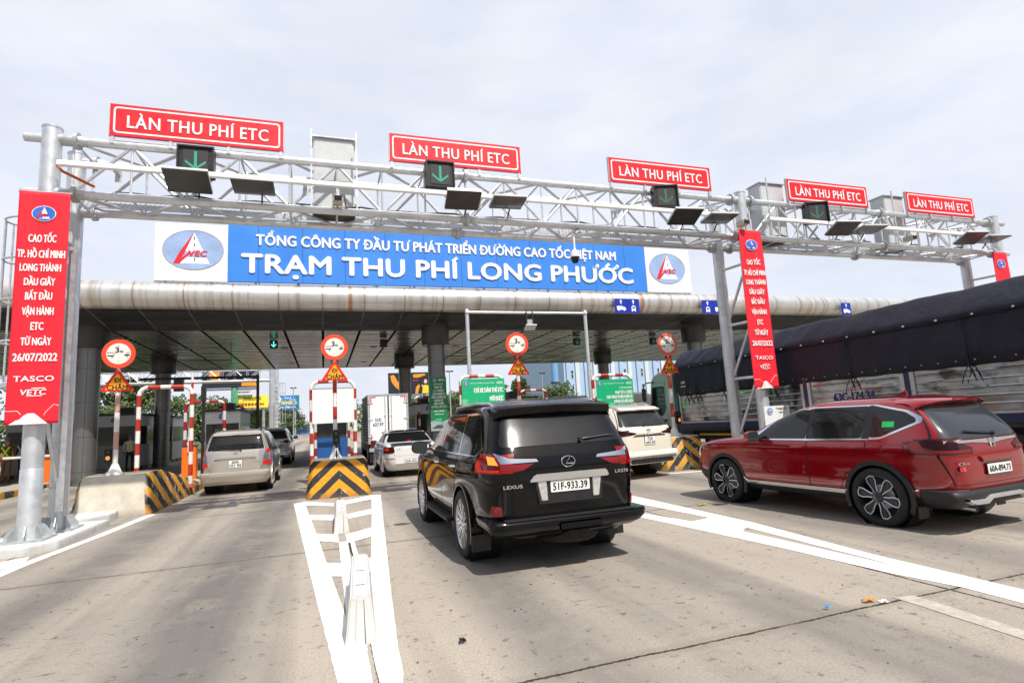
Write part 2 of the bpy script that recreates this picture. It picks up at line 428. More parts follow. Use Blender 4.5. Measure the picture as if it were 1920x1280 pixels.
    j = math_n(nt, 'MULTIPLY', j, ramp(nt, noise(nt, 3.5, 3), [(.30, .35), (.45, .95)]))
    halo = math_n(nt, 'MULTIPLY', joint(Y, 4.69, 3.5 + 469, .10), .30)
    base = mix(nt, halo, base, lin(120, 108, 94))
    base = mix(nt, j, base, (.02, .02, .021))
    nt.links.new(base, p.inputs['Base Color'])
    p.inputs['Specular IOR Level'].default_value = .3
    nt.links.new(ramp(nt, noise(nt, 2, 5), [(.3, .62), (.7, .9)]), p.inputs['Roughness'])
    hb = math_n(nt, 'SUBTRACT', math_n(nt, 'MULTIPLY', noise(nt, 90, 4, .7), .4), j)
    bump(nt, p, hb, .25, .008)
    return m
gm = MB()
xs = [-600, -60, -20, -8, 0, 8, 20, 60, 600]; ys = [-200, -20, 0, 8, 16, 30, 60, 200, 1200]
gm.v = [(x, y, 0) for y in ys for x in xs]
gm.f = [(j * 9 + i, j * 9 + i + 1, (j + 1) * 9 + i + 1, (j + 1) * 9 + i) for j in range(8) for i in range(8)]; gm.m = [0] * 64
structure(gm.build('ground', ground_mat(), None))

def mark_mat():
    m, nt, p = new_mat('road_marking_paint')
    c = ramp(nt, noise(nt, 2.5, 6), [(.3, lin(222, 220, 214)), (.7, lin(240, 239, 235))])
    c = mix(nt, ramp(nt, noise(nt, 14, 7, .75), [(.62, 0), (.70, .55)]), c, lin(176, 166, 150))
    c = mix(nt, ramp(nt, noise(nt, 2.2, 6, .7, (1.4, .3, 1)), [(.55, 0), (.75, .45)]), c, lin(186, 180, 170))
    c = mix(nt, ramp(nt, noise(nt, 40, 5, .75), [(.60, 0), (.66, .5)]), c, lin(150, 143, 134))
    nt.links.new(c, p.inputs['Base Color']); p.inputs['Roughness'].default_value = .7
    bump(nt, p, noise(nt, 60, 4), .25, .004); return m
MARK = mark_mat()
MARKOLD = M('worn_marking_paint', lin(186, 178, 166), .8, 0, .12, 6, dirt=(lin(150, 139, 124), .9))
def marking(polys, name='road_marking', mat=None, z=.004):
    g = MB()
    for i, po in enumerate(polys):
        n = len(po); out = []
        for k in range(n):               # edges wander a few millimetres, as hand-laid paint does
            a, b = Vector(po[k]), Vector(po[(k + 1) % n]); l = (b - a).length; s = max(1, int(l / .12))
            for q in range(s):
                p = a + (b - a) * (q / s); jit = .0028 if q else 0
                out.append((p.x + random.uniform(-jit, jit), p.y + random.uniform(-jit, jit)))
        g.add([(p[0], p[1], z + .0002 * i) for p in out], [tuple(range(len(out)))])
    o = g.build(name, mat or MARK, None, fix=False)
    bm = bmesh.new(); bm.from_mesh(o.data); bm.normal_update(); bmesh.ops.reverse_faces(bm, faces=[f for f in bm.faces if f.normal.z < 0]); bmesh.ops.triangulate(bm, faces=bm.faces, ngon_method='EAR_CLIP'); bm.to_mesh(o.data); bm.free()
    structure(o); return o
# striped triangle in front of the middle island
marking([[(-.64, 13.60), (-.43, 13.75), (-.12, 9.51), (.02, 7.43), (.17, 5.28), (.283, 4.4), (.285, 2.6), (.14, 2.8), (.07, 4.02), (-.08, 5.94)],
         [(1.25, 13.75), (1.05, 13.83), (.99, 13.05), (.83, 10.93), (.54, 7.37), (.40, 5.6), (.322, 4.7), (.318, 2.6), (.40, 2.6), (.46, 3.83), (.48, 3.95), (.50, 4.39), (.59, 5.58)]])
marking([[(-.43, 13.78), (.20, 13.02), (.19, 12.52), (-.39, 13.10)], [(-.30, 11.64), (.17, 11.30), (.16, 10.63), (-.24, 10.97)], [(-.14, 9.52), (.19, 9.20), (.19, 8.59), (-.09, 8.88)], [(.0, 7.43), (.30, 7.19), (.30, 6.58), (.05, 6.74)],
         [(.42, 13.25), (1.05, 13.83), (.99, 13.05), (.42, 12.60)], [(.40, 11.2), (.88, 11.60), (.83, 10.93), (.40, 10.63)], [(.30, 9.13), (.71, 9.51), (.66, 8.76), (.30, 8.45)], [(.30, 7.15), (.56, 7.42), (.5, 6.7), (.30, 6.45)],
         [(.19, 8.6), (.305, 8.6), (.287, 4.4), (.17, 5.1)], [(.345, 8.6), (.40, 8.5), (.41, 5.6), (.325, 4.8)]], z=.0056)
# triangle in front of the right island, its dashed continuation and the left island's edge line
marking([[(5.64, 13.0), (5.64, 9.46), (5.62, 6.55), (5.41, 4.54), (5.39, 3.22), (5.30, 1.5), (5.0, 1.5), (5.04, 3.04), (5.06, 3.44), (5.23, 4.40), (5.32, 6.36), (5.37, 7.11), (5.24, 8.9), (5.30, 13.0)],
         [(4.60, 12.0), (4.79, 8.07), (5.00, 7.08), (5.12, 6.18), (5.16, 5.43), (5.20, 4.38), (5.10, 3.3), (4.96, 3.98), (4.86, 5.37), (4.58, 7.79), (4.35, 12.0)]])
marking([[(4.98, 7.05), (5.38, 7.15), (5.34, 6.36), (5.11, 6.16)], [(4.74, 9.2), (5.28, 9.5), (5.26, 8.75), (4.77, 8.2)]], z=.0056)
marking([[(4.37, 3.57), (4.55, 3.53), (4.46, 2.5), (4.30, 2.45)]], 'worn_road_marking', MARKOLD)
marking([[(-3.56, 14.14), (-3.39, 14.02), (-3.56, 11.8), (-3.80, 9.64), (-3.86, 8.2), (-4.6, 6.6), (-4.9, 6.6), (-4.15, 8.76), (-3.97, 9.6), (-3.76, 11.4)], [(-4.05, 10.25), (-3.9, 9.7), (-4.2, 9.2), (-5.4, 9.4), (-5.4, 9.9), (-4.5, 9.92)]])
marking([[(10.0, 12.3), (8.3, 12.55), (8.3, 12.40), (10.0, 12.15)]])
for x in (-2.0,): pass

def kerb_mat():
    m, nt, p = new_mat('island_kerb')
    tc = nd(nt, 'ShaderNodeTexCoord'); sep = nd(nt, 'ShaderNodeSeparateXYZ'); nt.links.new(tc.outputs['Object'], sep.inputs[0])
    fr = math_n(nt, 'FRACT', math_n(nt, 'MULTIPLY', sep.outputs[1], .9))
    st = ramp(nt, fr, [(.49, lin(205, 150, 34)), (.51, (.02, .02, .02))]); 
    w = ramp(nt, noise(nt, 7, 7, .7), [(.45, 0), (.62, .9)])
    c = mix(nt, w, st, lin(120, 114, 102)); nt.links.new(c, p.inputs['Base Color']); p.inputs['Roughness'].default_value = .85
    bump(nt, p, noise(nt, 25, 5), .4, .01); return m
KERB = kerb_mat()
def island(x0, x1, y0, y1, z=.2):
    o = MB().box(x0, y0, -.02, x0 + .16, y1, z).box(x1 - .16, y0, -.02, x1, y1, z).box(x0 + .16, y0, -.02, x1 - .16, y0 + .16, z).build('kerb', KERB, None, bevel=.02); structure(o)
    o = MB().box(x0 + .16, y0 + .16, -.02, x1 - .16, y1, z - .004).build('island_pavement', CONC, None); structure(o)
island(-4.95, -3.48, 18.2, 46); island(-.40, 1.06, 18.2, 46); island(4.22, 5.70, 17.4, 46); island(8.60, 10.0, 16.2, 46); island(-10.9, -9.3, 17.5, 46); island(-15.4, -14.0, 17.5, 46); island(13.1, 14.6, 16.2, 46)
# concrete footings that carry the steel gantry's legs
def footing(x0, x1, y0, y1, h):
    return structure(MB().prism([(x0, y0 + .25), (x0 + .2, y0), (x1 - .25, y0), (x1, y0 + .35), (x1, y1), (x0, y1)], 'z', -.02, h).build('footing', CONCW, None, bevel=.015))
footing(-5.0, -3.88, 10.35, 12.9, .12); footing(9.6, 10.75, 10.4, 12.7, .12); footing(19.3, 20.6, 10.4, 12.7, .12)
structure(MB().prism([(-5.0, 12.902), (-4.25, 12.902), (-4.0, 13.25), (-4.0, 13.6), (-4.1, 14.2), (-5.0, 14.2)], 'z', -.02, .17).build('footing', CONCW, None, bevel=.015))

# ================================================================ striped impact blocks
def stripe_mat(name, cx, kx, ky, per, ph, worn, yel, face_worn=0.0):
    m, nt, p = new_mat(name)
    tc = nd(nt, 'ShaderNodeTexCoord'); sep = nd(nt, 'ShaderNodeSeparateXYZ'); nt.links.new(tc.outputs['Object'], sep.inputs[0])
    wob = math_n(nt, 'MULTIPLY', math_n(nt, 'SUBTRACT', noise(nt, 5, 4), .5), .04)
    ax = math_n(nt, 'ABSOLUTE', math_n(nt, 'SUBTRACT', sep.outputs[0], cx))
    u = math_n(nt, 'ADD', math_n(nt, 'ADD', math_n(nt, 'MULTIPLY', ax, kx), sep.outputs[2]), math_n(nt, 'MULTIPLY', sep.outputs[1], ky))
    u = math_n(nt, 'ADD', u, wob)
    fr = math_n(nt, 'FRACT', math_n(nt, 'DIVIDE', math_n(nt, 'ADD', u, ph), per))
    st = ramp(nt, fr, [(.0, yel), (.485, yel), (.515, (.022, .023, .026)), (.985, (.022, .023, .026)), (1.0, yel)])
    st = mix(nt, ramp(nt, noise(nt, 16, 6, .7), [(.35, 0), (.75, .4)]), st, lin(120, 92, 50), 'MULTIPLY')
    w = ramp(nt, noise(nt, 6, 9, .72), [(.60 - worn * .25, 0), (.66 - worn * .2, .95)])
    conc = ramp(nt, noise(nt, 4, 6), [(.3, lin(182, 175, 158)), (.7, lin(208, 201, 186))])
    c = mix(nt, w, st, conc)
    if face_worn:
        g = nd(nt, 'ShaderNodeNewGeometry'); sg = nd(nt, 'ShaderNodeSeparateXYZ'); nt.links.new(g.outputs['Normal'], sg.inputs[0])
        f = math_n(nt, 'MULTIPLY', ramp(nt, math_n(nt, 'MULTIPLY', sg.outputs[1], -1), [(.5, 0), (.7, 1)]), ramp(nt, noise(nt, 2.2, 6, .6), [(.22, 1 - face_worn), (.32, face_worn)]))
        c = mix(nt, f, c, conc)
    g2 = nd(nt, 'ShaderNodeNewGeometry'); s2 = nd(nt, 'ShaderNodeSeparateXYZ'); nt.links.new(g2.outputs['Normal'], s2.inputs[0])
    c = mix(nt, ramp(nt, s2.outputs[2], [(.8, 0), (.9, .92)]), c, lin(176, 168, 150))
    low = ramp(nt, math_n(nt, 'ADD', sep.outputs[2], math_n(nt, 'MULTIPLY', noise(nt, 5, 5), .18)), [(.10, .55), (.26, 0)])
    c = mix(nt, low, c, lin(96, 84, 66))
    nt.links.new(c, p.inputs['Base Color']); p.inputs['Roughness'].default_value = .75
    bump(nt, p, noise(nt, 18, 6, .65), .35, .02); return m
YB = lin(226, 158, 28)
def impact_block(label, x0, x1, y0, mat, y1=19.6, h=.87, lean=.16):
    """rounded nose that leans back, flat top, then a tail that slopes down to the kerb"""
    c = thing('impact_block', label, 'concrete block', ((x0 + x1) / 2, y0 + .5, 0), 'striped impact blocks ahead of the toll islands')
    ox, oy = (x0 + x1) / 2, y0 + .5
    hw = (x1 - x0) / 2; m = MB(); secs = []
    n = 9
    rows = [(0.0, h - .06, 0), (.05, h - .015, 0), (.14, h, 0), (1.3, h, 1), (2.1, h * .86, 1), (y1 - y0 - 1.4, .42, 1), (y1 - y0, .20, 1)]
    zs = [0, .25, .6, .9, 1.0]
    for (dy, hh, k) in rows:
        ring = []
        for s in (-1, 1):
            col = []
            for t in zs:
                inset = .10 * t + (.035 if t == 1 else 0)
                fr = (lean * t + .02 * (t == 1)) if dy < .2 else 0
                corner = .10 * max(0, 1 - dy / .16) if dy < .16 else 0
                col.append((s * (hw - inset - corner), dy + fr - .5, hh * t - .02 * (t == 0)))
            ring.append(col)
        secs.append(ring[0] + ring[1][::-1])
    k = len(secs[0])
    for s in secs: m.v += s
    for i in range(len(secs) - 1):
        for j in range(k): m.f.append((i * k + j, i * k + (j + 1) % k, (i + 1) * k + (j + 1) % k, (i + 1) * k + j)); m.m.append(0)
    nz = len(zs)
    for j in range(nz - 1): m.f.append((j, j + 1, k - 2 - j, k - 1 - j)); m.m.append(0)
    m.f.append(tuple((len(secs) - 1) * k + j for j in range(k))); m.m.append(0)
    o = m.build('nose', mat, c, world=False)
    bm = bmesh.new(); bm.from_mesh(o.data)
    bmesh.ops.subdivide_edges(bm, edges=[e for e in bm.edges if e.calc_length() > .3], cuts=3, use_grid_fill=True)
    for v in bm.verts:
        v.co += Vector((random.uniform(-1, 1), random.uniform(-1, 1), random.uniform(-1, 1))) * .006
    bm.to_mesh(o.data); bm.free(); shade(o.data, 32)
    return c
impact_block('scuffed yellow and black block with bare cream front by the tall red banner', -4.98, -3.48, 14.0, stripe_mat('block_stripes_bare', 0, .9, .55, .44, .1, .22, YB, .97))
impact_block('yellow and black chevron block under the blank white board', -.42, 1.09, 14.0, stripe_mat('block_stripes', 0, 1.0, .55, .44, .03, -.05, lin(232, 156, 20)))
impact_block('dusty yellow and black block between the pearl car and the red crossover', 8.45, 9.95, 12.9, stripe_mat('block_stripes_dusty', 0, 1.0, .55, .44, .03, .2, lin(214, 158, 58)))
impact_block('yellow and black block hidden ahead of the black car', 4.2, 5.7, 14.0, stripe_mat('block_stripes_far', 0, 1.0, .55, .44, .03, .2, YB))

# ================================================================ low concrete separators inside the white triangle
def separator():
    c = thing('concrete_separator', 'low white concrete separator nearest the lens, with a grooved end face', 'road barrier', (.25, 4.57, 0), 'low concrete separators in the white triangle', R(-3.2))
    m = MB(); L_ = 1.55; hz = .34
    sec = lambda k: [(-.118 * k, 0), (-.108 * k, .05), (-.080 * k, hz - .02), (-.070 * k, hz), (.070 * k, hz), (.080 * k, hz - .02), (.108 * k, .05), (.118 * k, 0)]
    ys_ = [(0, 1, 0), (.012, 1.0, 0), (L_ * .33, 1, 0), (L_ * .66, 1, 0), (L_ - .012, 1, 0), (L_, 1, 0)]
    for i, (y, k, _) in enumerate(ys_):
        for (x, z) in sec(k): m.v.append((x, y + (.05 * z / hz if i < 2 else (-.05 * z / hz if i > 3 else 0)), z))
    for i in range(5):
        for j in range(7): m.f.append((i * 8 + j, i * 8 + j + 1, (i + 1) * 8 + j + 1, (i + 1) * 8 + j)); m.m.append(0)
    m.f += [tuple(range(8)), tuple(40 + j for j in reversed(range(8)))]; m.m += [0, 0]
    o = m.build('barrier_body', CONCW, c, world=False, bevel=.012)
    # end tongue, slightly proud, with a dark gap each side
    t = MB().prism([(-.040, .004), (.030, .004), (.022, hz - .025), (-.028, hz - .025)], 'y', -.012, .04).build('end_tongue', CONCW, c, world=False, bevel=.004)
    for v in t.data.vertices: v.co.y += .05 * v.co.z / hz
    g = MB().prism([(.030, .004), (.038, .004), (.027, hz - .03), (.022, hz - .03)], 'y', -.002, .03).build('end_groove', M('barrier_groove', (.10, .10, .095), .9), c, world=False)
    for v in g.data.vertices: v.co.y += .05 * v.co.z / hz
    for y in (.35, .82): MB().cbox((0, y, hz + .0005), (.07, .012, .004)).build('lifting_slot', M('barrier_groove', (.10, .10, .095), .9), c, world=False)
    return c
sp0 = separator()
dup(sp0, (.245, 9.22, 0), 'low white concrete separator at the foot of the chevron block', R(-1.2))

# ================================================================ litter
def litter(name, label, cat, x, y, w, l, mat, z=.012):
    m = MB(); n = 5
    m.v = [(x + (i / (n - 1) - .5) * w + random.uniform(-.01, .01), y + (j / (n - 1) - .5) * l + random.uniform(-.01, .01), z + random.uniform(0, .025)) for j in range(n) for i in range(n)]
    m.f = [(j * n + i, j * n + i + 1, (j + 1) * n + i + 1, (j + 1) * n + i) for j in range(n - 1) for i in range(n - 1)]; m.m = [0] * 16
    o = m.build(name, mat, None, fix=False); shade(o.data, 80); return tag(o, label, cat)
litter('food_wrapper', 'crumpled orange and yellow wrapper on the slab joint', 'litter', 4.12, 3.58, .10, .05, M('orange_wrapper', lin(226, 130, 40), .4, 0, .5, 20))
litter('paper_scrap', 'small white paper scrap beside the orange wrapper', 'litter', 4.18, 3.50, .06, .03, WHITE2)
litter('plastic_scrap', 'flattened blue plastic scrap on the joint', 'litter', 3.70, 3.60, .035, .02, M('blue_scrap', lin(70, 150, 210), .4))
litter('rubber_scrap', 'torn black rubber scrap alone on the near slab', 'litter', .95, 4.27, .045, .06, CABLE)
litter('plastic_bottle', 'blue plastic scrap in the left lane behind the champagne car', 'litter', -2.04, 14.84, .16, .08, M('blue_bottle', lin(40, 110, 215), .3))
litter('snack_wrapper', 'green and orange wrapper by the red crossover front wheel', 'litter', 5.95, 8.1, .16, .08, M('green_wrapper', lin(150, 140, 50), .4, 0, .7, 20))
o = MB()
random.seed(11)
for i in range(170):
    x, y = random.uniform(-3.5, 7), random.choice([random.uniform(2.4, 8), random.uniform(2.4, 14)]); r = random.uniform(.004, .014)
    a = random.uniform(0, 6.28); k = random.randint(4, 6)
    o.add([(x + math.cos(a + 6.28 * j / k) * r * random.uniform(.5, 1.4), y + math.sin(a + 6.28 * j / k) * r * random.uniform(.5, 1.6), .003) for j in range(k)] + [(x, y, .006)], [(j, (j + 1) % k, k) for j in range(k)])
go = o.build('grit', M('dark_grit', (.03, .028, .026), .9), None); go['kind'] = 'stuff'
# ================================================================ steel gantry across the lanes
YN, YF, ZT, ZB = 11.1, 12.0, 6.84, 5.86
GX = [-4.36, 10.22, 19.97]
def gantry():
    c = thing('toll_gantry', 'galvanised lattice gantry carrying red lane signs in front of the canopy', 'gantry', (0, YN, 0))
    def pole(x, y, ztop, r, base):
        m = MB().tube([(x, y, .12), (x, y, ztop)], r, 28, caps=False).lathe([(.001, ztop), (r * 1.05, ztop), (r * 1.05, ztop + .03), (.001, ztop + .032)], (x, y, 0), 28)
        o = m.build('pole', GALV, c, smooth=40)
        if base:
            MB().lathe([(r * 1.04, .14), (r * 1.04, 1.22), (r * 1.01, 1.23)], (x, y, 0), 28, caps=False).build('base_sleeve', GALV, o, smooth=40)
        b = MB().box(x - .29, y - .29, .12, x + .29, y + .29, .15)
        b.build('base_plate', GALVD, o)
        for k in range(8):
            a = math.pi * k / 4 + .2; rot = Matrix.Rotation(a, 3, 'Z'); g = MB()
            pr = [(r * .9, .15), (r + .15, .15), (r + .15, .22), (r + .05, .36), (r * .9, .36)]
            g.prism(pr, 'y', -.006, .006)
            g.v = [tuple(rot @ Vector(v) + Vector((x, y, 0))) for v in g.v]
            g.build('gusset', GALVD, o)
        return o
    for i, x in enumerate(GX):
        xf = x - .02 if i == 0 else x - .10
        pole(x - (.07 if i == 0 else 0), YN, 7.02, .146, i == 0); pole(xf, YF, 6.98, .145, False)
        for (z0, z1) in ((.85, 2.3), (2.3, 3.7), (3.7, 5.1)):
            for k, (a, b) in enumerate(((z0, z0), (z0 + .1, z1 - .1))):
                MB().tube([(x + .0, YN + .13, a if k == 0 else b), (xf, YF - .13, a)], .036, 8).build('leg_brace', GALV, c, smooth=40)
        MB().tube([(x, YN + .1, 5.2), (xf, YF - .1, 5.2)], .036, 8).build('leg_brace', GALV, c, smooth=40)
    for (x, d) in ((GX[0], -1), (GX[2], 1)):
        for z in (ZT, ZB): MB().tube([(x + d * .1, YN, z), (x + d * .46, YN, z)], .076, 16).build('chord_end', GALV, c, smooth=40)
    spans = [(GX[0], GX[1]), (GX[1], GX[2])]
    for (a, b) in spans:
        for (y, z) in ((YN, ZT), (YN, ZB), (YF, ZT), (YF, ZB)):
            MB().tube([(a + .14, y, z), (b - .14, y, z)], .076, 16).build('chord', GALV, c, smooth=40)
        mid = a + (b - a) * .50
        for (y, z) in ((YN, ZT), (YN, ZB), (YF, ZT), (YF, ZB)):
            for (x, s) in ((a + .30, 1), (b - .30, 1), (mid, 1)):
                m = MB()
                m.lathe([(.078, -.16), (.10, -.03), (.15, -.03), (.15, -.004), (.15, .004), (.15, .03), (.10, .03), (.078, .16)], (x, y, z), 18, 0, 'x', caps=False)
                for k in range(8):
                    t = math.pi * k / 4; m.tube([(x - .045, y + .127 * math.cos(t), z + .127 * math.sin(t)), (x + .045, y + .127 * math.cos(t), z + .127 * math.sin(t))], .011, 6)
                if x != mid: xx = a + .14 if x < mid else b - .14; m.lathe([(.10, -.12), (.10, .12)], (xx, y, z), 16, 0, 'x')
                m.build('flange', GALVD, c, smooth=35)
        n = int(round((b - a - .5) / .905)); s = (b - a - .5) / n; x0 = a + .25
        for y in (YN, YF):                    # upright faces: a vertical every bay, zigzag diagonals
            m = MB()
            for i in range(n + 1): m.tube([(x0 + i * s, y, ZB + .05), (x0 + i * s, y, ZT - .05)], .021, 8)
            for i in range(n):
                p, q = (ZB, ZT) if i % 2 == 0 else (ZT, ZB)
                m.tube([(x0 + i * s + .05, y, p + (.07 if p == ZB else -.07)), (x0 + (i + 1) * s - .05, y, q + (.07 if q == ZB else -.07))], .031, 8)
            m.build('side_lattice', GALV, c, smooth=40)
        for z in (ZB, ZT):
            m = MB()
            for i in range(n + 1): m.tube([(x0 + i * s, YN + .05, z), (x0 + i * s, YF - .05, z)], .021, 8)
            for i in range(n):
                p, q = (YN, YF) if i % 2 == 0 else (YF, YN)
                m.tube([(x0 + i * s + .05, p + (.07 if p == YN else -.07), z), (x0 + (i + 1) * s - .05, q + (.07 if q == YN else -.07), z)], .034, 8)
            m.build('flat_lattice', GALV, c, smooth=40)
        # walkway: expanded metal sheet as real slanted strands between two angle bars
        m = MB(); zg = ZB + .10; w0, w1 = YN + .18, YF - .12; st = .085
        k = 0
        xx = a + .2
        while xx < b - .2:
            for sl in (-1, 1):
                e = .32 * sl
                m.add([(xx - .004, w0, zg), (xx + .004, w0, zg), (xx + e + .004, w1, zg), (xx + e - .004, w1, zg)], [(0, 1, 2, 3)])
            xx += st * .95
        m.build('walkway_mesh', GALVD, c, fix=False)
        MB().box(a + .15, w0 - .03, zg - .03, b - .15, w0 - .005, zg + .03).box(a + .15, w1 + .005, zg - .03, b - .15, w1 + .03, zg + .03).build('walkway_rail', GALV, c)
        MB().box(a + .15, w1 + .04, zg + .035, b - .15, w1 + .05, zg + .09).build('toe_board', GALV, c)
    # square crossbars carried in front of the truss on short arms
    for (xa, xb, arms) in ((-4.2, 9.7, (-3.4, -.9 + .6, 3.2, 6.5, 9.4)), (10.75, 18.9, (10.9, 14.2, 17.0))):
        MB().box(xa, YN - .40, 6.215, xb, YN - .31, 6.305).build('crossbar', WHITE, c, bevel=.006)
        for x in arms: MB().box(x - .035, YN - .31, 6.225, x + .035, YN - .02, 6.295).box(x - .05, YN - .10, 6.10, x + .05, YN - .09, 6.42).build('crossbar_arm', GALV, c)
    MB().tube([(GX[0] + .1, YN - .2, 6.28), (GX[0] + .2, YN - .25, 6.16), (GX[0] + .62, YN - .1, 5.98)], .024, 10).build('cable_conduit', M('orange_conduit', lin(190, 84, 26), .5), c, smooth=50)
    # caged ladder on the left leg
    lad = MB(); lx, ly = GX[0] - .42, YF - .1
    for s in (-.22, .22): lad.tube([(lx + .3, ly + s - .55, .5), (lx + .3, ly + s - .55, 5.6)], .022, 8)
    z = .6
    while z < 5.5: lad.tube([(lx + .3, ly - .77, z), (lx + .3, ly - .33, z)], .012, 6); z += .3
    lad.build('ladder', GALV, c, smooth=40)
    cg = MB()
    for z in (2.6, 3.3, 4.0, 4.7, 5.4):
        pts = [(lx + .3 - .62 * math.sin(math.pi * t / 12), ly - .55 + .36 * math.cos(math.pi * t / 12), z) for t in range(13)]
        cg.tube(pts, .018, 6)
    for t in (2, 4.5, 6, 7.5, 10): cg.tube([(lx + .3 - .62 * math.sin(math.pi * t / 12), ly - .55 + .36 * math.cos(math.pi * t / 12), zz) for zz in (2.6, 5.4)], .016, 6)
    cg.build('ladder_cage', GALV, c, smooth=40)
    rail = MB().box(GX[0] + .16, YF - .62, .5, GX[0] + .27, YF - .58, 5.0)
    rail.build('cable_tray', GALVD, c)
    # cable runs lying in the walkway
    cb = MB()
    for (xa, xb) in ((-3.5, 9.6), (10.8, 19)):
        pts = [(xa + (xb - xa) * i / 40, YN + .12 + .04 * math.sin(i * 1.3), ZB + .13 + .02 * math.sin(i * 2.1)) for i in range(41)]
        cb.tube(pts, .018, 6)
    cb.build('cable', CABLE, c, smooth=50)
    return c
gantry()

# ---- red lane signs on top
def red_sign():
    c = thing('lane_sign', 'leftmost red lane sign on the gantry, over the champagne car', 'sign', (-2.13, YN - .10, 6.92), 'red lane signs on the gantry')
    w, h = 2.86, .60
    MB().prism([(-w / 2, 0.06), (w / 2, .06), (w / 2, .06 + h), (-w / 2, .06 + h)], 'y', -.02, .02).build('panel', REDSIGN, c, world=False)
    MB().box(-w / 2 - .012, -.016, .05, -w / 2 - .001, .045, .07 + h).box(w / 2 + .001, -.016, .05, w / 2 + .012, .045, .07 + h).box(-w / 2, .022, .06, w / 2, .045, .10).box(-w / 2, .022, h, w / 2, .045, .05 + h).build('frame', GALVD, c, world=False)
    o = MB(); a = rrect(-w / 2 + .055, .06 + .05, w / 2 - .055, .06 + h - .05, .06); b = rrect(-w / 2 + .085, .06 + .08, w / 2 - .085, .06 + h - .08, .045); n = len(a)
    o.add([(p[0], -.024, p[1]) for p in a] + [(p[0], -.024, p[1]) for p in b], [(i, (i + 1) % n, n + (i + 1) % n, n + i) for i in range(n)])
    o.build('border', WHITE2, c, world=False, fix=True)
    lettering(c, 'LÀN THU PHÍ ETC', 0, .06 + h * .47, -.022, .235, WHITE2, width=2.32, bold=.022, world=False, depth=.008, spacing=1.06)
    for x in (-w / 2 + .04, -w / 6, w / 6, w / 2 - .04): MB().box(x - .025, -.01, -.10, x + .025, .05, .06).box(x - .035, -.03, -.09, x + .035, .0, -.05).build('bracket', GALV, c, world=False)
    return c
rs = red_sign()
for x, l in ((2.76, 'red lane sign above the lit green arrow in the gantry middle'), (7.84, 'red lane sign beside the gantry middle legs'), (13.15, 'red lane sign next to the white cabinets, over the truck'), (17.56, 'farthest red lane sign at the gantry right end')):
    o = dup(rs, (x, YN - .10, 6.92 if x < 12 else 6.86), l)
rs.location.z = 6.90

# ---- lane signal boxes
LED = E('green_led', (.05, .75, .46), .85)
LEDOFF = M('unlit_led', (.06, .05, .045), .6, 0, .3, 40)
def signal_box(lit, label, x, z, rz):
    c = thing('lane_signal', label, 'lane signal', (x, YN - .28, z), 'lane signal boxes on the gantry', rz)
    w, h, d = .60, .56, .17
    MB().box(-w / 2, -.02, -h / 2, w / 2, d, h / 2).build('housing', BLACK, c, world=False, bevel=.008)
    MB().box(-w / 2, -.06, -h / 2, -w / 2 + .03, -.02, h / 2).box(w / 2 - .03, -.06, -h / 2, w / 2, -.02, h / 2).box(-w / 2 + .03, -.06, h / 2 - .03, w / 2 - .03, -.02, h / 2).build('hood', BLACK, c, world=False)
    s = .19
    scr = MB().box(-s - .01, -.030, -s - .03, s + .01, -.0205, s + .01).build('screen', M('led_screen', (.028, .027, .028), .6, 0, .3, 90), c, world=False)
    g = MB(); st = .016
    def dots(pts, mi):
        for (x, z) in pts: g.add([(x - .0055, -.0325, z - .0055), (x + .0055, -.0325, z - .0055), (x + .0055, -.0325, z + .0055), (x - .0055, -.0325, z + .0055)], [(0, 1, 2, 3)], mi)
    P = lambda i, j: (i * st, -.01 + j * st)
    col = [P(i, j) for j in range(-7, 12) for i in (-1, 0, 1)]
    arm = []
    for t in range(0, 11):
        for k in range(0, 3): arm += [P(-t, -10 + t * .8 + k), P(t, -10 + t * .8 + k)]
    cross = [P(s_ * t, -9 + t + k + 9) for t in range(2, 11) for k in (0, 1) for s_ in (-1, 1)]
    dots(col + arm, 0 if lit else 2); dots(cross, 1)
    g.build('arrow', [LED, LEDOFF, M('dim_green_led', (.10, .30, .20), .4, 0, .3, 30)], scr, world=False, fix=False)
    MB().tube([(0, d, h * .2), (0, d + .1, h * .3)], .03, 8).cbox((0, d + .02, h * .22), (w * .9, .03, .06)).build('bracket', DARK, c, world=False)
    return c
signal_box(True, 'black signal box with bright green down arrow, leftmost on the gantry', -2.16, 6.53, 0)
signal_box(True, 'black signal box with bright green down arrow left of the name sign middle', 2.33, 6.69, 0)
signal_box(False, 'black signal box with dim arrow next to the gantry middle legs', 7.78, 6.64, R(-16))
signal_box(False, 'black signal box with dim crossed arrow past the middle banner', 12.45, 6.57, R(-22))

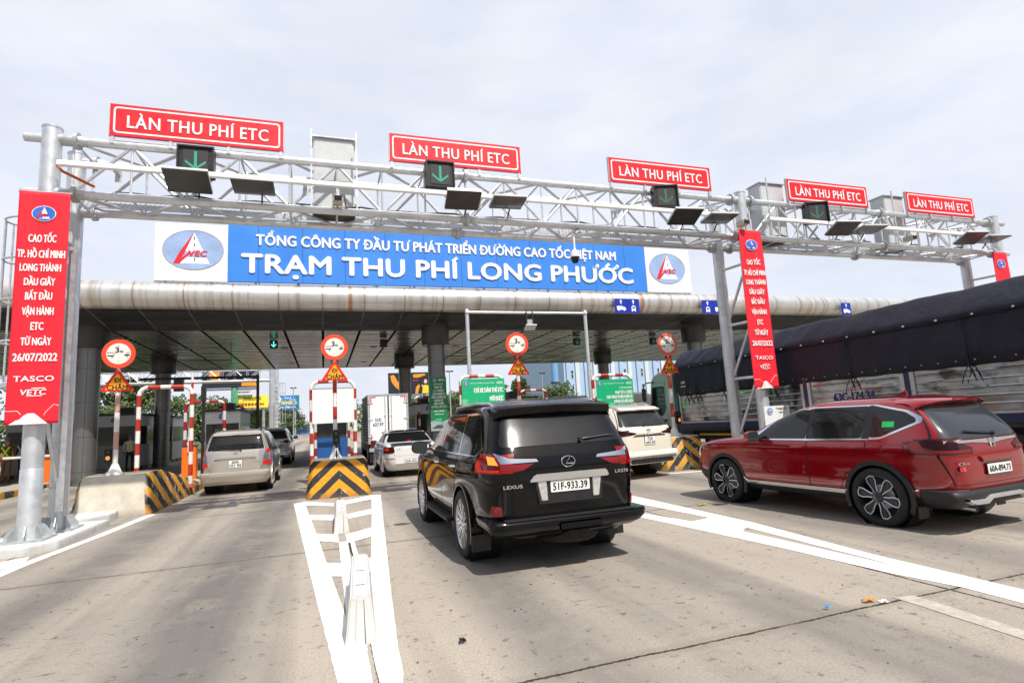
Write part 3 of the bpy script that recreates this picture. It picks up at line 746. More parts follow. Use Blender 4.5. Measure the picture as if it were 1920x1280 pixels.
# ---- toll reader antennas: dark flat plates in pairs hung on the crossbar
def antenna(tilt, label, x):
    c = thing('toll_antenna', label, 'toll antenna', (x, YN - .47, 6.08), 'flat toll antennas under the gantry')
    rot = Matrix.Rotation(R(tilt), 3, 'X')
    T = lambda p: tuple(rot @ Vector(p))
    w, l = .70, .55
    def bx(a, b): 
        m = MB().box(*a, *b); m.v = [T(v) for v in m.v]; return m
    bx((-w / 2, -l / 2, -.022), (w / 2, l / 2, .0)).build('plate', M('antenna_plate', (.045, .042, .042), .22, .3, .2, 3), c, world=False)
    bx((-w / 2 - .004, -l / 2 - .004, .001), (w / 2 + .004, l / 2 + .004, .045)).build('housing', OFFWHITE, c, world=False)
    m = MB()
    for s in (-1, 1):
        m.add([T((s * .22, -.05, .046)), T((s * .22 + .012, -.05, .046)), T((s * .22 + .012, .16, .046)), T((s * .22, .16, .046)), (s * .22, .10, .16), (s * .22 + .012, .10, .16), (s * .22 + .012, .17, .20), (s * .22, .17, .20)],
              [(0, 1, 2, 3), (4, 7, 6, 5), (0, 4, 5, 1), (1, 5, 6, 2), (2, 6, 7, 3), (3, 7, 4, 0)])
        m.lathe([(.001, -.02), (.05, -.02), (.05, .02), (.001, .02)], (s * .22, .10, .15), 14, 0, 'x')
    m.tube([(-.25, .10, .17), (.25, .10, .17)], .016, 8)
    m.build('bracket', GALV, c, world=False)
    m = MB().tube([T((.0, .05, .05)), (.06, .16, .20), (.12, .28, .02), (.1, .45, -.16)], .016, 8)
    m.build('cable', CABLE, c, world=False, smooth=50)
    return c
A1 = antenna(-21, 'steeply tilted antenna plate below the leftmost signal box', -2.24); A2 = antenna(-4, 'flatter antenna plate right of the leftmost pair', -1.18)
A1.location.z = 6.06; A2.location.z = 6.04
for (x1, x2, rz, la, lb) in ((2.75, 3.72, -4, 'steeply tilted antenna plate below the middle signal box', 'shinier antenna plate right of the middle signal box'), (8.14, 9.12, -8, 'antenna plate hung below the signal box by the middle legs', 'antenna plate touching the middle gantry leg'),
                             (13.08, 14.0, -10, 'antenna plate just right of the dim crossed arrow', 'antenna plate below the white cabinet past the crossed arrow'), (18.05, 19.0, -12, 'antenna plate one before the gantry right end', 'last antenna plate at the gantry right end')):
    dup(A1, (x1, YN - .47, 6.10), la, R(rz)); dup(A2, (x2, YN - .47, 6.12), lb, R(rz))

# ---- white cabinets and small cameras riding on the gantry
def cabinet():
    c = thing('equipment_cabinet', 'white cabinet between the first two red lane signs', 'cabinet', (.24, 11.55, 5.98), 'white cabinets on the gantry')
    MB().box(-.40, -.20, 0, .40, .22, 1.52).build('box', OFFWHITE, c, world=False, bevel=.008)
    MB().box(-.37, -.212, .04, .37, -.203, 1.48).build('door', OFFWHITE, c, world=False)
    MB().box(-.44, -.26, 1.524, .44, .26, 1.55).build('roof', GALV, c, world=False)
    for s in (-1, 1): MB().box(s * .43 - .015, -.50, -.2, s * .43 + .015, -.47, 1.56).build('post', GALV, c, world=False)
    MB().box(-.42, -.30, -.06, .42, .26, -.005).build('shelf', DARK, c, world=False)
    return c
cb0 = cabinet()
dup(cb0, (11.55, 11.55, 5.98), 'white cabinet beside the gantry middle legs'); dup(cb0, (16.1, 11.55, 5.98), 'white cabinet between the last two red lane signs')
def small_cam():
    c = thing('plate_camera', 'small boxed camera in front of the first white cabinet', 'camera', (.30, YN - .10, 6.02), 'small cameras on the gantry')
    MB().cbox((0, -.05, 0), (.18, .28, .12)).build('housing', M('camera_beige', lin(190, 180, 160), .5), c, world=False, bevel=.01)
    MB().cbox((0, -.20, -.005), (.14, .03, .09)).build('lens_window', GLASSD, c, world=False)
    MB().tube([(.03, .05, .05), (.06, .05, .16), (.13, -.02, .14), (.14, 0, -.05), (.18, .05, -.12)], .012, 8).build('cable', CABLE, c, world=False, smooth=50)
    MB().box(-.03, -.08, .06, .03, -.02, .22).build('bracket', GALV, c, world=False)
    return c
k0 = small_cam(); dup(k0, (9.95, YN - .25, 6.10), 'small boxed camera above the middle banner'); dup(k0, (15.75, YN - .25, 6.02), 'small boxed camera below the far white cabinet')
def dome():
    c = thing('dome_camera', 'white dome camera hanging over the name sign right half', 'camera', (5.42, YN, 5.78))
    MB().tube([(0, 0, .0), (0, 0, -.48)], .024, 12).build('drop_pipe', WHITE, c, world=False)
    MB().lathe([(.03, -.46), (.05, -.48), (.095, -.55), (.105, -.60), (.108, -.645), (.10, -.65)], n=24, caps=False).build('housing', WHITE, c, world=False, smooth=50)
    MB().lathe([(.100, -.64), (.092, -.70), (.065, -.765), (.03, -.79), (.001, -.795)], n=24).build('dome', M('dome_black', (.006, .006, .007), .05), c, world=False, smooth=60)
    MB().tube([(.03, -.02, -.04), (.09, -.08, .0), (.12, -.1, -.08), (.05, -.05, -.13), (.0, -.03, -.06)], .012, 6).build('cable', CABLE, c, world=False, smooth=50)
dome()

# ---- tall red banners tied to the gantry legs
LINES = ((.21, 'CAO TỐC', .39, .098), (.279, 'TP. HỒ CHÍ MINH', .66, .098), (.339, 'LONG THÀNH', .57, .094), (.401, 'DẦU GIÂY', .43, .094), (.463, 'BẮT ĐẦU', .37, .094), (.528, 'VẬN HÀNH', .43, .094), (.592, 'ETC', .17, .096), (.657, 'TỪ NGÀY', .41, .094), (.7235, '26/07/2022', .60, .096))
def banner(label, x, y, z0, z1, w, lean, fold, full=True):
    c = thing('hanging_banner', label, 'banner', (x, y, z0), 'tall red banners on the gantry legs')
    H_ = z1 - z0; ty = -.007 - fold * .65
    warp = lambda a, b: fold * (math.sin(a * 13 + b * .8) * .5 + math.sin(a * 7.1 - b * 1.7 + 1) * .5) * (.35 + .65 * min(1, (b) / H_ if False else 1))
    nx, nz = 28, 60; m = MB()
    sh = lambda b: lean * (1 - b / H_)
    for j in range(nz + 1):
        for i in range(nx + 1):
            a = (i / nx - .5) * w; b = j / nz * H_
            m.v.append((a + sh(b), warp(a, b), b))
    for j in range(nz):
        for i in range(nx): q = j * (nx + 1) + i; m.f.append((q, q + 1, q + nx + 2, q + nx + 1)); m.m.append(0)
    o = m.build('cloth', REDBAN, c, world=False, fix=False)
    md = o.modifiers.new('thick', 'SOLIDIFY'); md.thickness = .006; md.offset = 1; shade(o.data, 80)
    T = lambda s: None
    def txt(t, f, wd, h, skew=0):
        b = H_ * (1 - f)
        lettering(o, t, sh(b), b, ty, h * 1.30, WHITE2, width=wd * w / .72, bold=.035, depth=.003, world=False, warp=lambda xx, zz: warp(xx - sh(zz), zz), skew=skew - lean / H_)
    emblem(o, sh(H_ * .9), H_ * (1 - .0991), ty, w * .225, w * .18, warp=lambda xx, zz: warp(xx - sh(zz), zz), world=False)
    if full:
        for f, t, wd, h in LINES: txt(t, f, wd, h)
        txt('TASCO', .813, .54, .066); txt('VETC', .869, .34, .066, .15)
        g = MB(); b0 = .05
        tri = [(-w * .40, .03), (w * .30, .03), (w * .02, H_ * .048), (-w * .05, H_ * .048)]
        def flat(pts, d): return [(p[0] + sh(p[1]), -.008 - d + warp(p[0], p[1]), p[1]) for p in pts]
        g.add(flat([(-w * .42, .0), (-w * .2, .0), (0, .0), (w * .15, 0), (w * .30, .0), (w * .04, H_ * .044), (-w * .08, H_ * .044)], .002), [tuple(range(7))])
        for pl in ([(-w * .5, H_ * .055), (-w * .27, H_ * .055), (-w * .2, H_ * .04)], [(w * .22, H_ * .035), (w * .24, H_ * .045), (w * .40, H_ * .078), (w * .5, H_ * .072)]):
            g.tube(flat(pl, .0), .0045, 5)
        for zz, x0, x1 in ((.885, -.12, .16), (.853, -.03, .22)): g.tube(flat([(w * x0, H_ * (1 - zz)), (w * x1, H_ * (1 - zz))], .0), .007, 5)
        g.build('print', WHITE2, o, world=False)
    MB().tube([(-w / 2 - .02, .01, H_ + .0), (w / 2 + .02, .01, H_ + .0)], .013, 8).build('top_rod', GALVD, c, world=False)
    return c
banner('tall red banner tied to the left gantry leg', -4.37, 10.84, 1.93, 5.77, .70, .0, .010)
banner('creased red banner tied to the middle gantry leg beside the truck', 10.15, 10.82, 1.99, 5.95, .72, -.02, .024)
banner('red banner at the far right, mostly behind the truck tarpaulin', 19.5, 10.82, 2.0, 5.80, .70, 0, .02, False)

# ---- notice board at the foot of the middle leg
def notice():
    c = thing('notice_board', 'small white board at the middle gantry leg above the red crossover bonnet', 'sign', (10.3, 10.78, 0))
    MB().box(-.38, -.02, 1.05, .38, .0, 1.56).build('panel', WHITE, c, world=False)
    emblem(c, -.22, 1.44, -.022, .085, .085, blue=M('emblem_light_blue', lin(90, 175, 225), .5), world=False)
    lettering(c, 'TASCO', .13, 1.49, -.022, .05, INK, width=.30, bold=.03, world=False, depth=.003)
    lettering(c, 'VETC', .13, 1.40, -.022, .04, INK, width=.16, bold=.02, world=False, depth=.003)
    MB().box(-.02, .0, .1, .02, .04, 1.5).build('post', GALV, c, world=False)
notice()
# ================================================================ cars
def paint(name, col, metal=.0, rough=.22, coat=1.0, flake=.06, dirt=None):
    return M(name, col, rough, metal, flake, 90, coat=coat, dirt=dirt, spec=.5 if coat else .32, rv=.05)
P_BLACK = paint('black_car_paint', (.0028, .0029, .0036), 0, .06, 0)
P_RED = paint('red_car_paint', lin(136, 1, 15), .15, .14)
P_GOLD = paint('champagne_car_paint', lin(200, 192, 178), .6, .25)
P_WHITE = paint('white_car_paint', lin(222, 222, 220), 0, .28)
P_PEARL = paint('pearl_car_paint', lin(220, 214, 198), 0, .32, dirt=(lin(180, 170, 150), .3))
LAMP_RED = E('lit_tail_lamp', lin(255, 24, 10), .32)
LAMP_AMB = E('lit_indicator', lin(255, 170, 60), .9)
LENS_RED = M('red_lens', lin(126, 3, 8), .10, 0, .12, 8, spec=.7)
LENS_DARK = M('smoked_red_lens', lin(58, 4, 10), .1, 0, .2, 8, spec=.7)
LENS_CLR = M('clear_lens', lin(150, 146, 148), .1, 0, .1, 8, spec=.7)
CLAD = M('grey_plastic_cladding', (.014, .0145, .015), .55, 0, .15, 8, .08, 200)
PLATE = M('plate_white', lin(226, 226, 222), .45, 0, .04, 5)
SEAM = M('panel_gap', (.002, .002, .002), .9)

def key_levels(keys, n, win=3):
    k = np.array(keys, float)
    sc = np.array([1.4, 1, 1, 1.6])
    d = np.concatenate([[0], np.cumsum(np.linalg.norm(np.diff(k[:, :4] * sc, axis=0), axis=1))])
    t = np.linspace(0, d[-1], n)
    out = np.stack([np.interp(t, d, k[:, i]) for i in range(k.shape[1])], 1)
    g = np.exp(-.5 * (np.arange(-win, win + 1) / (win / 2)) ** 2); g /= g.sum()
    pad = np.concatenate([np.repeat(out[:1], win, 0), out, np.repeat(out[-1:], win, 0)])
    sm = np.stack([np.convolve(pad[:, i], g, 'valid') for i in range(k.shape[1])], 1)
    sm[0], sm[-1] = out[0], out[-1]
    return sm
def outline(n_exp, L, w, N):
    """points of a rounded-rectangle plan outline, closer together round the corners; quadrant order x+ y+"""
    th = np.linspace(0, np.pi / 2, 600)
    x = w * np.cos(th).clip(0) ** (2 / n_exp); y = L * np.sin(th).clip(0) ** (2 / n_exp)
    dx, dy = np.diff(x), np.diff(y); ds = np.hypot(dx, dy)
    ang = np.unwrap(np.arctan2(dy, dx)); turn = np.abs(np.concatenate([[0], np.diff(ang)]))
    m = np.concatenate([[0], np.cumsum(ds / (L + w) + .9 * turn)])
    t = np.linspace(0, m[-1], N + 1)
    return np.interp(t, m, x), np.interp(t, m, y)
def loft(keys, n_exp=9, nz=80, nq=22, taper=.05, win=3, ymid=None):
    """stacked plan outlines. keys: (z, y_rear, y_front, half_width[, exponent])"""
    lv = key_levels(keys, nz, win); V = []; F = []
    for r in lv:
        z, yr, yf, w = r[:4]; e = r[4] if len(r) > 4 else n_exp
        yc, Lh = (yr + yf) / 2, (yf - yr) / 2
        x, y = outline(e, Lh, w, nq)
        qx = np.concatenate([x[:-1], -x[::-1][:-1], -x[:-1], x[::-1][:-1]])
        qy = np.concatenate([y[:-1], y[::-1][:-1], -y[:-1], -y[::-1][:-1]])
        yy = yc + qy
        c = (ymid if ymid is not None else yc)
        s = 1 - taper * ((yy - c) / 2.3) ** 2
        V += [(a * k, b, z) for a, b, k in zip(qx, yy, s)]
    n = nq * 4
    for i in range(nz - 1):
        for j in range(n):
            a0 = i * n + j; a1 = i * n + (j + 1) % n
            F.append((a0, a1, a1 + n, a0 + n))
    F.append(tuple(reversed(range(n)))); F.append(tuple((nz - 1) * n + j for j in range(n)))
    return V, F
def apply_bool(o, cutters):
    for c in cutters:
        m = o.modifiers.new('cut', 'BOOLEAN'); m.operation = 'DIFFERENCE'; m.object = c; m.solver = 'EXACT'
    bpy.context.view_layer.update()
    dg = bpy.context.evaluated_depsgraph_get()
    me = bpy.data.meshes.new_from_object(o.evaluated_get(dg))
    o.modifiers.clear(); old = o.data; o.data = me; me.name = old.name
    for c in cutters: bpy.data.objects.remove(c)
    return me
def convex_ccw(poly):
    a = sum(p[0] * q[1] - q[0] * p[1] for p, q in zip(poly, poly[1:] + poly[:1]))
    return poly if a > 0 else poly[::-1]
def is_convex(poly):
    s = 0; m = len(poly)
    for i in range(m):
        a, b, c = poly[i], poly[(i + 1) % m], poly[(i + 2) % m]
        k = (b[0] - a[0]) * (c[1] - b[1]) - (b[1] - a[1]) * (c[0] - b[0])
        if abs(k) < 1e-7: continue
        if s and (k > 0) != (s > 0): return False
        s = k
    return True
def split_convex(poly):
    if is_convex(poly): return [poly]
    from mathutils.geometry import tessellate_polygon
    return [[poly[i] for i in t] for t in tessellate_polygon([[Vector((p[0], p[1], 0)) for p in poly]])]
def clip_faces(src, plane, side, poly, off, cond=None):
    """the piece of a car's skin inside a convex polygon seen from the side ('yz', side +-1) or the rear/front ('xz', side -1/+1)"""
    bm = bmesh.new(); bm.from_mesh(src)
    ia, ib = (1, 2) if plane == 'yz' else (0, 2)
    it = 0 if plane == 'yz' else 1
    lo = (min(p[0] for p in poly), min(p[1] for p in poly)); hi = (max(p[0] for p in poly), max(p[1] for p in poly))
    kill = []
    for f in bm.faces:
        a = [v.co[ia] for v in f.verts]; b = [v.co[ib] for v in f.verts]
        n = f.normal[it] * side
        if max(a) < lo[0] or min(a) > hi[0] or max(b) < lo[1] or min(b) > hi[1] or n < .12 or (cond and not cond(f)): kill.append(f)
    bmesh.ops.delete(bm, geom=kill, context='FACES')
    poly = convex_ccw(list(poly)); m = len(poly)
    for i in range(m):
        p, q = poly[i], poly[(i + 1) % m]
        d = (q[0] - p[0], q[1] - p[1]); l = math.hypot(*d)
        if l < 1e-6: continue
        nn = (d[1] / l, -d[0] / l)
        co = [0, 0, 0]; no = [0, 0, 0]; co[ia], co[ib] = p; no[ia], no[ib] = nn
        bmesh.ops.bisect_plane(bm, geom=bm.verts[:] + bm.edges[:] + bm.faces[:], plane_co=co, plane_no=no, clear_outer=True)
    return bm
def patch(src, name, specs, mat, parent, off=.004, cond=None):
    """specs: list of (plane, side, polygon); all become one mesh"""
    mb = MB()
    for (pl, sd, po) in specs:
        one = MB()
        for piece in split_convex(list(po)):
            bm = clip_faces(src, pl, sd, piece, off, cond)
            bm.verts.index_update()
            one.add([v.co[:] for v in bm.verts], [[v.index for v in f.verts] for f in bm.faces]); bm.free()
        me = bpy.data.meshes.new('tmp'); me.from_pydata(one.v, [], one.f); bm = bmesh.new(); bm.from_mesh(me); bpy.data.meshes.remove(me)
        bmesh.ops.remove_doubles(bm, verts=bm.verts, dist=2e-4); bm.normal_update(); bm.verts.index_update()
        mb.add([v.co + v.normal * off for v in bm.verts], [[v.index for v in f.verts] for f in bm.faces]); bm.free()
    o = mb.build(name, mat, parent, world=False, fix=False)
    shade(o.data, 40)
    return o
def grow(poly, d):
    cx = sum(p[0] for p in poly) / len(poly); cz = sum(p[1] for p in poly) / len(poly)
    out = []
    for p in poly:
        v = (p[0] - cx, p[1] - cz); l = math.hypot(*v); out.append((p[0] + v[0] / l * d, p[1] + v[1] / l * d))
    return out
def soften(poly, r=.04, n=3):
    """round a convex polygon's corners"""
    out = []; m = len(poly)
    for i in range(m):
        p0, p, p1 = Vector(poly[i - 1]), Vector(poly[i]), Vector(poly[(i + 1) % m])
        a = (p0 - p); b = (p1 - p); ra = min(r, a.length * .45); rb = min(r, b.length * .45)
        A = p + a.normalized() * ra; B = p + b.normalized() * rb
        for k in range(n + 1):
            t = k / n; out.append(tuple((1 - t) ** 2 * A + 2 * t * (1 - t) * p + t * t * B))
    return out

# ---- wheels: tyre lathe + rim in one of a few spoke patterns
_WH = {}
def wheel_mesh(style, r, w):
    k = (style, r, w)
    if k in _WH: return _WH[k]
    rr = r * {'loop': .755, 'multi': .735}.get(style, .68)
    t = MB()
    prof = [(rr, -w / 2 + .01), (rr + .012, -w / 2), (r - .03, -w / 2 + .002), (r - .008, -w / 2 + .018), (r, -w / 2 + .045), (r, -.02), (r - .008, -.016), (r - .008, .016), (r, .02), (r, w / 2 - .045), (r - .008, w / 2 - .018), (r - .03, w / 2 - .002), (rr + .012, w / 2), (rr, w / 2 - .01)]
    t.lathe(prof, n=48, axis='x', caps=False)
    m = MB()
    xo = -w / 2                       # outer face looks to -x
    m.lathe([(rr, xo + .012), (rr - .012, xo + .006), (rr - .022, xo + .03), (rr - .03, 0.06)], n=40, axis='x', mi=0 if style != 'loop' else 1, caps=False)
    m.lathe([(.001, .05), (rr - .03, .05), (rr - .03, .055), (.001, .056)], n=30, axis='x', mi=2)
    m.lathe([(.001, .0), (rr * .55, .0), (rr * .55, .03), (.001, .03)], n=26, axis='x', mi=3)
    def spoke(a, w0, w1, r0, r1, mi, x0=None, x1=None, th=.03):
        x0 = xo + .03 if x0 is None else x0; x1 = xo + .014 if x1 is None else x1
        ca, sa = math.cos(a), math.sin(a)
        P = lambda rad, off, x: (x, rad * ca - off * sa, rad * sa + off * ca)
        vs = [P(r0, -w0, x0), P(r0, w0, x0), P(r1, w1, x1), P(r1, -w1, x1), P(r0, -w0, x0 + th), P(r0, w0, x0 + th), P(r1, w1, x1 + th), P(r1, -w1, x1 + th)]
        m.add(vs, [(0, 1, 2, 3), (4, 7, 6, 5), (0, 4, 5, 1), (1, 5, 6, 2), (2, 6, 7, 3), (3, 7, 4, 0)], mi)
    if style == 'multi':
        for i in range(10):
            a = 2 * math.pi * i / 10
            for d in (-.11, .11): spoke(a + d, .009, .013, .05, rr - .012, 0)
    elif style == 'loop':
        for i in range(6):
            a = 2 * math.pi * i / 6 + .2
            ca, sa = math.cos(a), math.sin(a)
            P = lambda rad, off, x: (x, rad * ca - off * sa, rad * sa + off * ca)
            loop = [(.07, -.022), (.12, -.030), (rr * .72, -.055), (rr * .92, -.052), (rr * .985, -.0), (rr * .92, .052), (rr * .72, .055), (.12, .030), (.07, .022)]
            m.tube([P(q[0], q[1], xo + .012) for q in loop], .0085, 6, 0)
            inner = [P(q[0], q[1], xo + .022) for q in loop]
            m.add(inner, [tuple(range(len(inner)))], 1)
            spoke(a, .006, .01, .09, rr * .9, 1, th=.02)
    elif style == 'six':
        for i in range(6):
            a = 2 * math.pi * i / 6 + .3; spoke(a, .022, .032, .05, rr - .012, 0)
    else:
        for i in range(5):
            a = 2 * math.pi * i / 5 + .2
            for d in (-.16, .16): spoke(a + d, .012, .018, .05, rr - .012, 0)
    m.lathe([(.001, xo + .012), (.03, xo + .014), (.055, xo + .028), (.06, xo + .06)], n=20, axis='x', mi=1 if style == 'loop' else 0)
    for i in range(5):
        a = 2 * math.pi * i / 5; m.lathe([(.001, xo + .02), (.008, xo + .022), (.008, xo + .04)], (0, .044 * math.cos(a), .044 * math.sin(a)), 8, 2, 'x')
    rim = m.build('rim', [SILVER, GUN, DARK, GALVD]); shade(rim.data, 30); rm = rim.data; bpy.data.objects.remove(rim)
    _WH[k] = (tyre_data(t), rm)
    return _WH[k]
def tyre_data(mb):
    o = mb.build('wheel', RUBBER); shade(o.data, 30); d = o.data; bpy.data.objects.remove(o); return d
def add_wheels(car, style, r, w, wb, tw, front_steer=0.0):
    tm, rm = wheel_mesh(style, r, w)
    for y in (0, wb):
        for sx in (-1, 1):
            o = link('wheel', tm, car); o.location = (sx * (tw - w / 2), y, r - .004); o.rotation_euler = (0, 0, 0 if sx < 0 else math.pi)
            if y and front_steer: o.rotation_euler[2] += front_steer
            q = link('rim', rm, o)
def car_body(car, keys, mat, wb, warch, zc, n_exp=9, taper=.05, nz=84, win=3, ymid=1.3, inner=.36):
    V, F = loft(keys, n_exp, nz, 22, taper, win, ymid)
    o = MB().add(V, F).build('body', [mat, BLACK], car, world=False, fix=True)
    wmax = max(k[3] for k in keys); me = o.data
    bm = bmesh.new(); bm.from_mesh(me); NP = 26
    for y in (0, wb):
        for sx in (-1, 1):
            def near():
                out = []
                for f in bm.faces:
                    if f.calc_center_median().x * sx < wmax - inner: continue
                    ys_ = [v.co.y for v in f.verts]; zs_ = [v.co.z for v in f.verts]
                    if max(ys_) > y - warch * 1.02 and min(ys_) < y + warch * 1.02 and min(zs_) < zc + warch * 1.02: out.append(f)
                return out
            for i in range(NP):
                t = 2 * math.pi * (i + .5) / NP
                if math.sin(t) < -.75: continue
                no = (0, math.cos(t), math.sin(t)); co = (0, y + math.cos(t) * warch, zc + math.sin(t) * warch)
                g = set(near()); geom = list(g) + list({e for f in g for e in f.edges}) + list({v for f in g for v in f.verts})
                bmesh.ops.bisect_plane(bm, geom=geom, plane_co=co, plane_no=no, dist=1e-5)
            kill = [f for f in near() if math.hypot(f.calc_center_median().y - y, f.calc_center_median().z - zc) < warch * 1.001]
            bmesh.ops.delete(bm, geom=kill, context='FACES')
    bm.to_mesh(me); bm.free()
    shade(me, 38)
    for y in (0, wb):
        for sx in (-1, 1):
            x0, x1 = sorted((sx * (wmax - inner - .06), sx * (wmax - .055)))
            w = MB().lathe([(warch + .002, x0), (warch + .002, x1)], (0, y, zc), 40, 0, 'x', caps=False)
            k = len(w.v) // 2; ring = list(range(k)) if sx > 0 else list(range(k, 2 * k)); w.f.append(tuple(ring)); w.m.append(0)
            wl = w.build('wheel_well', BLACK, o, world=False, fix=False); shade(wl.data, 40)
    return o
def arch_trim(car, wb, warch, zc, x, mat, wd=.05, zmin=.30, name='wheel_arch', th=.03):
    for y in (0, wb):
        for sx in (-1, 1):
            m = MB(); pts = []
            for i in range(25):
                t = math.pi * i / 24 * 1.24 - math.pi * .12
                pts.append((y + math.cos(t), zc + math.sin(t), t))
            vs = []
            for (a, b, t) in pts:
                for rad, xx in ((warch - .012, x - .03), (warch - .012, x + th * .7), (warch + wd * .5, x + th), (warch + wd, x + th * .4), (warch + wd, x - .03)):
                    vs.append((sx * xx, y + math.cos(t) * rad, zc + math.sin(t) * rad))
            fs = [(i * 5 + j, i * 5 + j + 1, (i + 1) * 5 + j + 1, (i + 1) * 5 + j) for i in range(24) for j in range(4)]
            m.add(vs, fs); o = m.build(name, mat, car, world=False); shade(o.data, 40)
def mirror_part(car, x, y, z, mat, side, w=.20, h=.16):
    m = MB()
    for i, (yy, k) in enumerate(((.09, .35), (.05, .8), (0, 1.0), (-.045, 1.0), (-.055, .93))):
        p = ell(x + side * w * .5, z, w / 2 * k, h / 2 * k, 20)
        p = [(x + side * w * .5 + math.copysign(abs((q[0] - x - side * w * .5) / (w / 2 * k)) ** .65, q[0] - x - side * w * .5) * w / 2 * k, z + math.copysign(abs((q[1] - z) / (h / 2 * k)) ** .65, q[1] - z) * h / 2 * k) for q in p]
        m.v += [(q[0], y + yy, q[1]) for q in p]
    for i in range(4):
        for j in range(20): m.f.append((i * 20 + j, i * 20 + (j + 1) % 20, (i + 1) * 20 + (j + 1) % 20, (i + 1) * 20 + j)); m.m.append(0)
    m.f.append(tuple(range(20))); m.m.append(0); m.f.append(tuple(80 + j for j in range(20))); m.m.append(1)
    m.box(min(x - side * .08, x + side * .04), y - .02, z - .05, max(x - side * .08, x + side * .04), y + .03, z - .02, 2)
    o = m.build('wing_mirror', [mat, GLASSM, BLACK], car, world=False); shade(o.data, 40); return o
def door_set(src, car, polys, mat, sides=(-1, 1), name='door', handles=(), hmat=None, hz=0, bodyx=.93):
    for sd in sides:
        for i, po in enumerate(polys):
            d = patch(src, name, [('yz', sd, po)], mat, car, .0035)
            patch(src, 'door_seam', [('yz', sd, grow(po, .009))], SEAM, d, .0016)
            if i < len(handles):
                hy, hzz, hx = handles[i]
                h = MB(); h.tube([(sd * (hx - .01), hy - .10, hzz), (sd * (hx + .028), hy - .08, hzz), (sd * (hx + .03), hy + .06, hzz), (sd * (hx - .01), hy + .10, hzz)], .014, 8)
                o = h.build('handle', hmat or mat, d, world=False); shade(o.data)
def plate(car, cx, cz, y, w, h, lines, tilt=0.0, red=False, frame=True):
    m = MB().prism(rrect(cx - w / 2, cz - h / 2, cx + w / 2, cz + h / 2, .012), 'y', y - .006, y)
    if frame: m.prism(rrect(cx - w / 2 - .008, cz - h / 2 - .008, cx + w / 2 + .008, cz + h / 2 + .008, .014), 'y', y + .0005, y + .012, 1)
    o = m.build('number_plate', [PLATE, BLACK], car, world=False)
    if len(lines) == 1: lettering(o, lines[0], cx, cz, y - .007, h * .62, INK, width=w * .88, bold=.025, depth=.001, name='plate_number', world=False)
    else:
        lettering(o, lines[0], cx, cz + h * .24, y - .007, h * .36, INK, width=w * .5, bold=.03, depth=.001, name='plate_number', world=False)
        lettering(o, lines[1], cx, cz - h * .22, y - .007, h * .36, INK, width=w * .86, bold=.03, depth=.001, name='plate_number', world=False)
    return o
def wiper(car, y, z, x0, x1, dz, dy):
    m = MB().tube([(x0, y, z), (x0 + (x1 - x0) * .25, y + dy * .3 - .012, z + dz * .35), (x1, y + dy, z + dz)], .009, 6).tube([(x0 + (x1 - x0) * .15, y - .012, z + dz * .15), (x1 + (x1 - x0) * .12, y + dy - .012, z + dz * 1.0)], .006, 6)
    m.lathe([(.001, -.03), (.022, -.028), (.022, .01)], (x0, y, z), 12, 0, 'y')
    return m.build('rear_wiper', BLACK, car, world=False)
def fin(car, y, z, mat, l=.16, h=.06):
    return MB().prism([(y + l, z - .01), (y + l * .35, z + h * .7), (y + .01, z + h), (y, z - .01)], 'x', -.018, .018).build('antenna_fin', mat, car, world=False, bevel=.006)
def emblem_oval(car, cx, cz, y, rx, rz, kind):
    m = MB()
    def ring(cx, cz, rx, rz, r): 
        p = ell(cx, cz, rx, rz, 28); m.tube([(a, y - .004, b) for a, b in p + p[:1]], r, 6, caps=False)
    if kind == 'L': 
        ring(cx, cz, rx, rz, rz * .10)
        m.tube([(cx + rx * .25, y - .004, cz + rz * .72), (cx - rx * .35, y - .004, cz - rz * .42), (cx + rx * .72, y - .004, cz - rz * .42)], rz * .10, 6)
    elif kind == 'T':
        ring(cx, cz, rx, rz, rz * .08); ring(cx, cz + rz * .45, rx * .62, rz * .42, rz * .07); ring(cx, cz, rx * .28, rz * .92, rz * .07)
    else:
        for s in (-1, 1): m.tube([(cx + s * rx * .85, y - .006, cz + rz), (cx + s * rx * .55, y - .006, cz), (cx + s * rx * .5, y - .006, cz - rz)], rx * .18, 8)
        m.tube([(cx - rx * .55, y - .006, cz), (cx + rx * .55, y - .006, cz)], rx * .15, 8)
    o = m.build('badge', CHROME, car, world=False); shade(o.data); return o
def tail_text(car, s, cx, cz, y, h, w, mat=None): return lettering(car, s, cx, cz, y, h, mat or CHROME, width=w, bold=.04, depth=.006, name='badge_lettering', world=False)
def rear_y(me, x, z):
    """y of the rear skin at (x, z), by casting along +y"""
    from mathutils.bvhtree import BVHTree
    key = me.name
    if key not in _BV:
        bm = bmesh.new(); bm.from_mesh(me); _BV[key] = BVHTree.FromBMesh(bm); bm.free()
    h = _BV[key].ray_cast(Vector((x, -4, z)), Vector((0, 1, 0)))
    return h[0].y if h[0] else -1.0
_BV = {}
def side_x(me, y, z, sd):
    rear_y(me, 0, .9)
    h = _BV[me.name].ray_cast(Vector((sd * 4, y, z)), Vector((-sd, 0, 0)))
    return h[0].x if h[0] else sd * .9

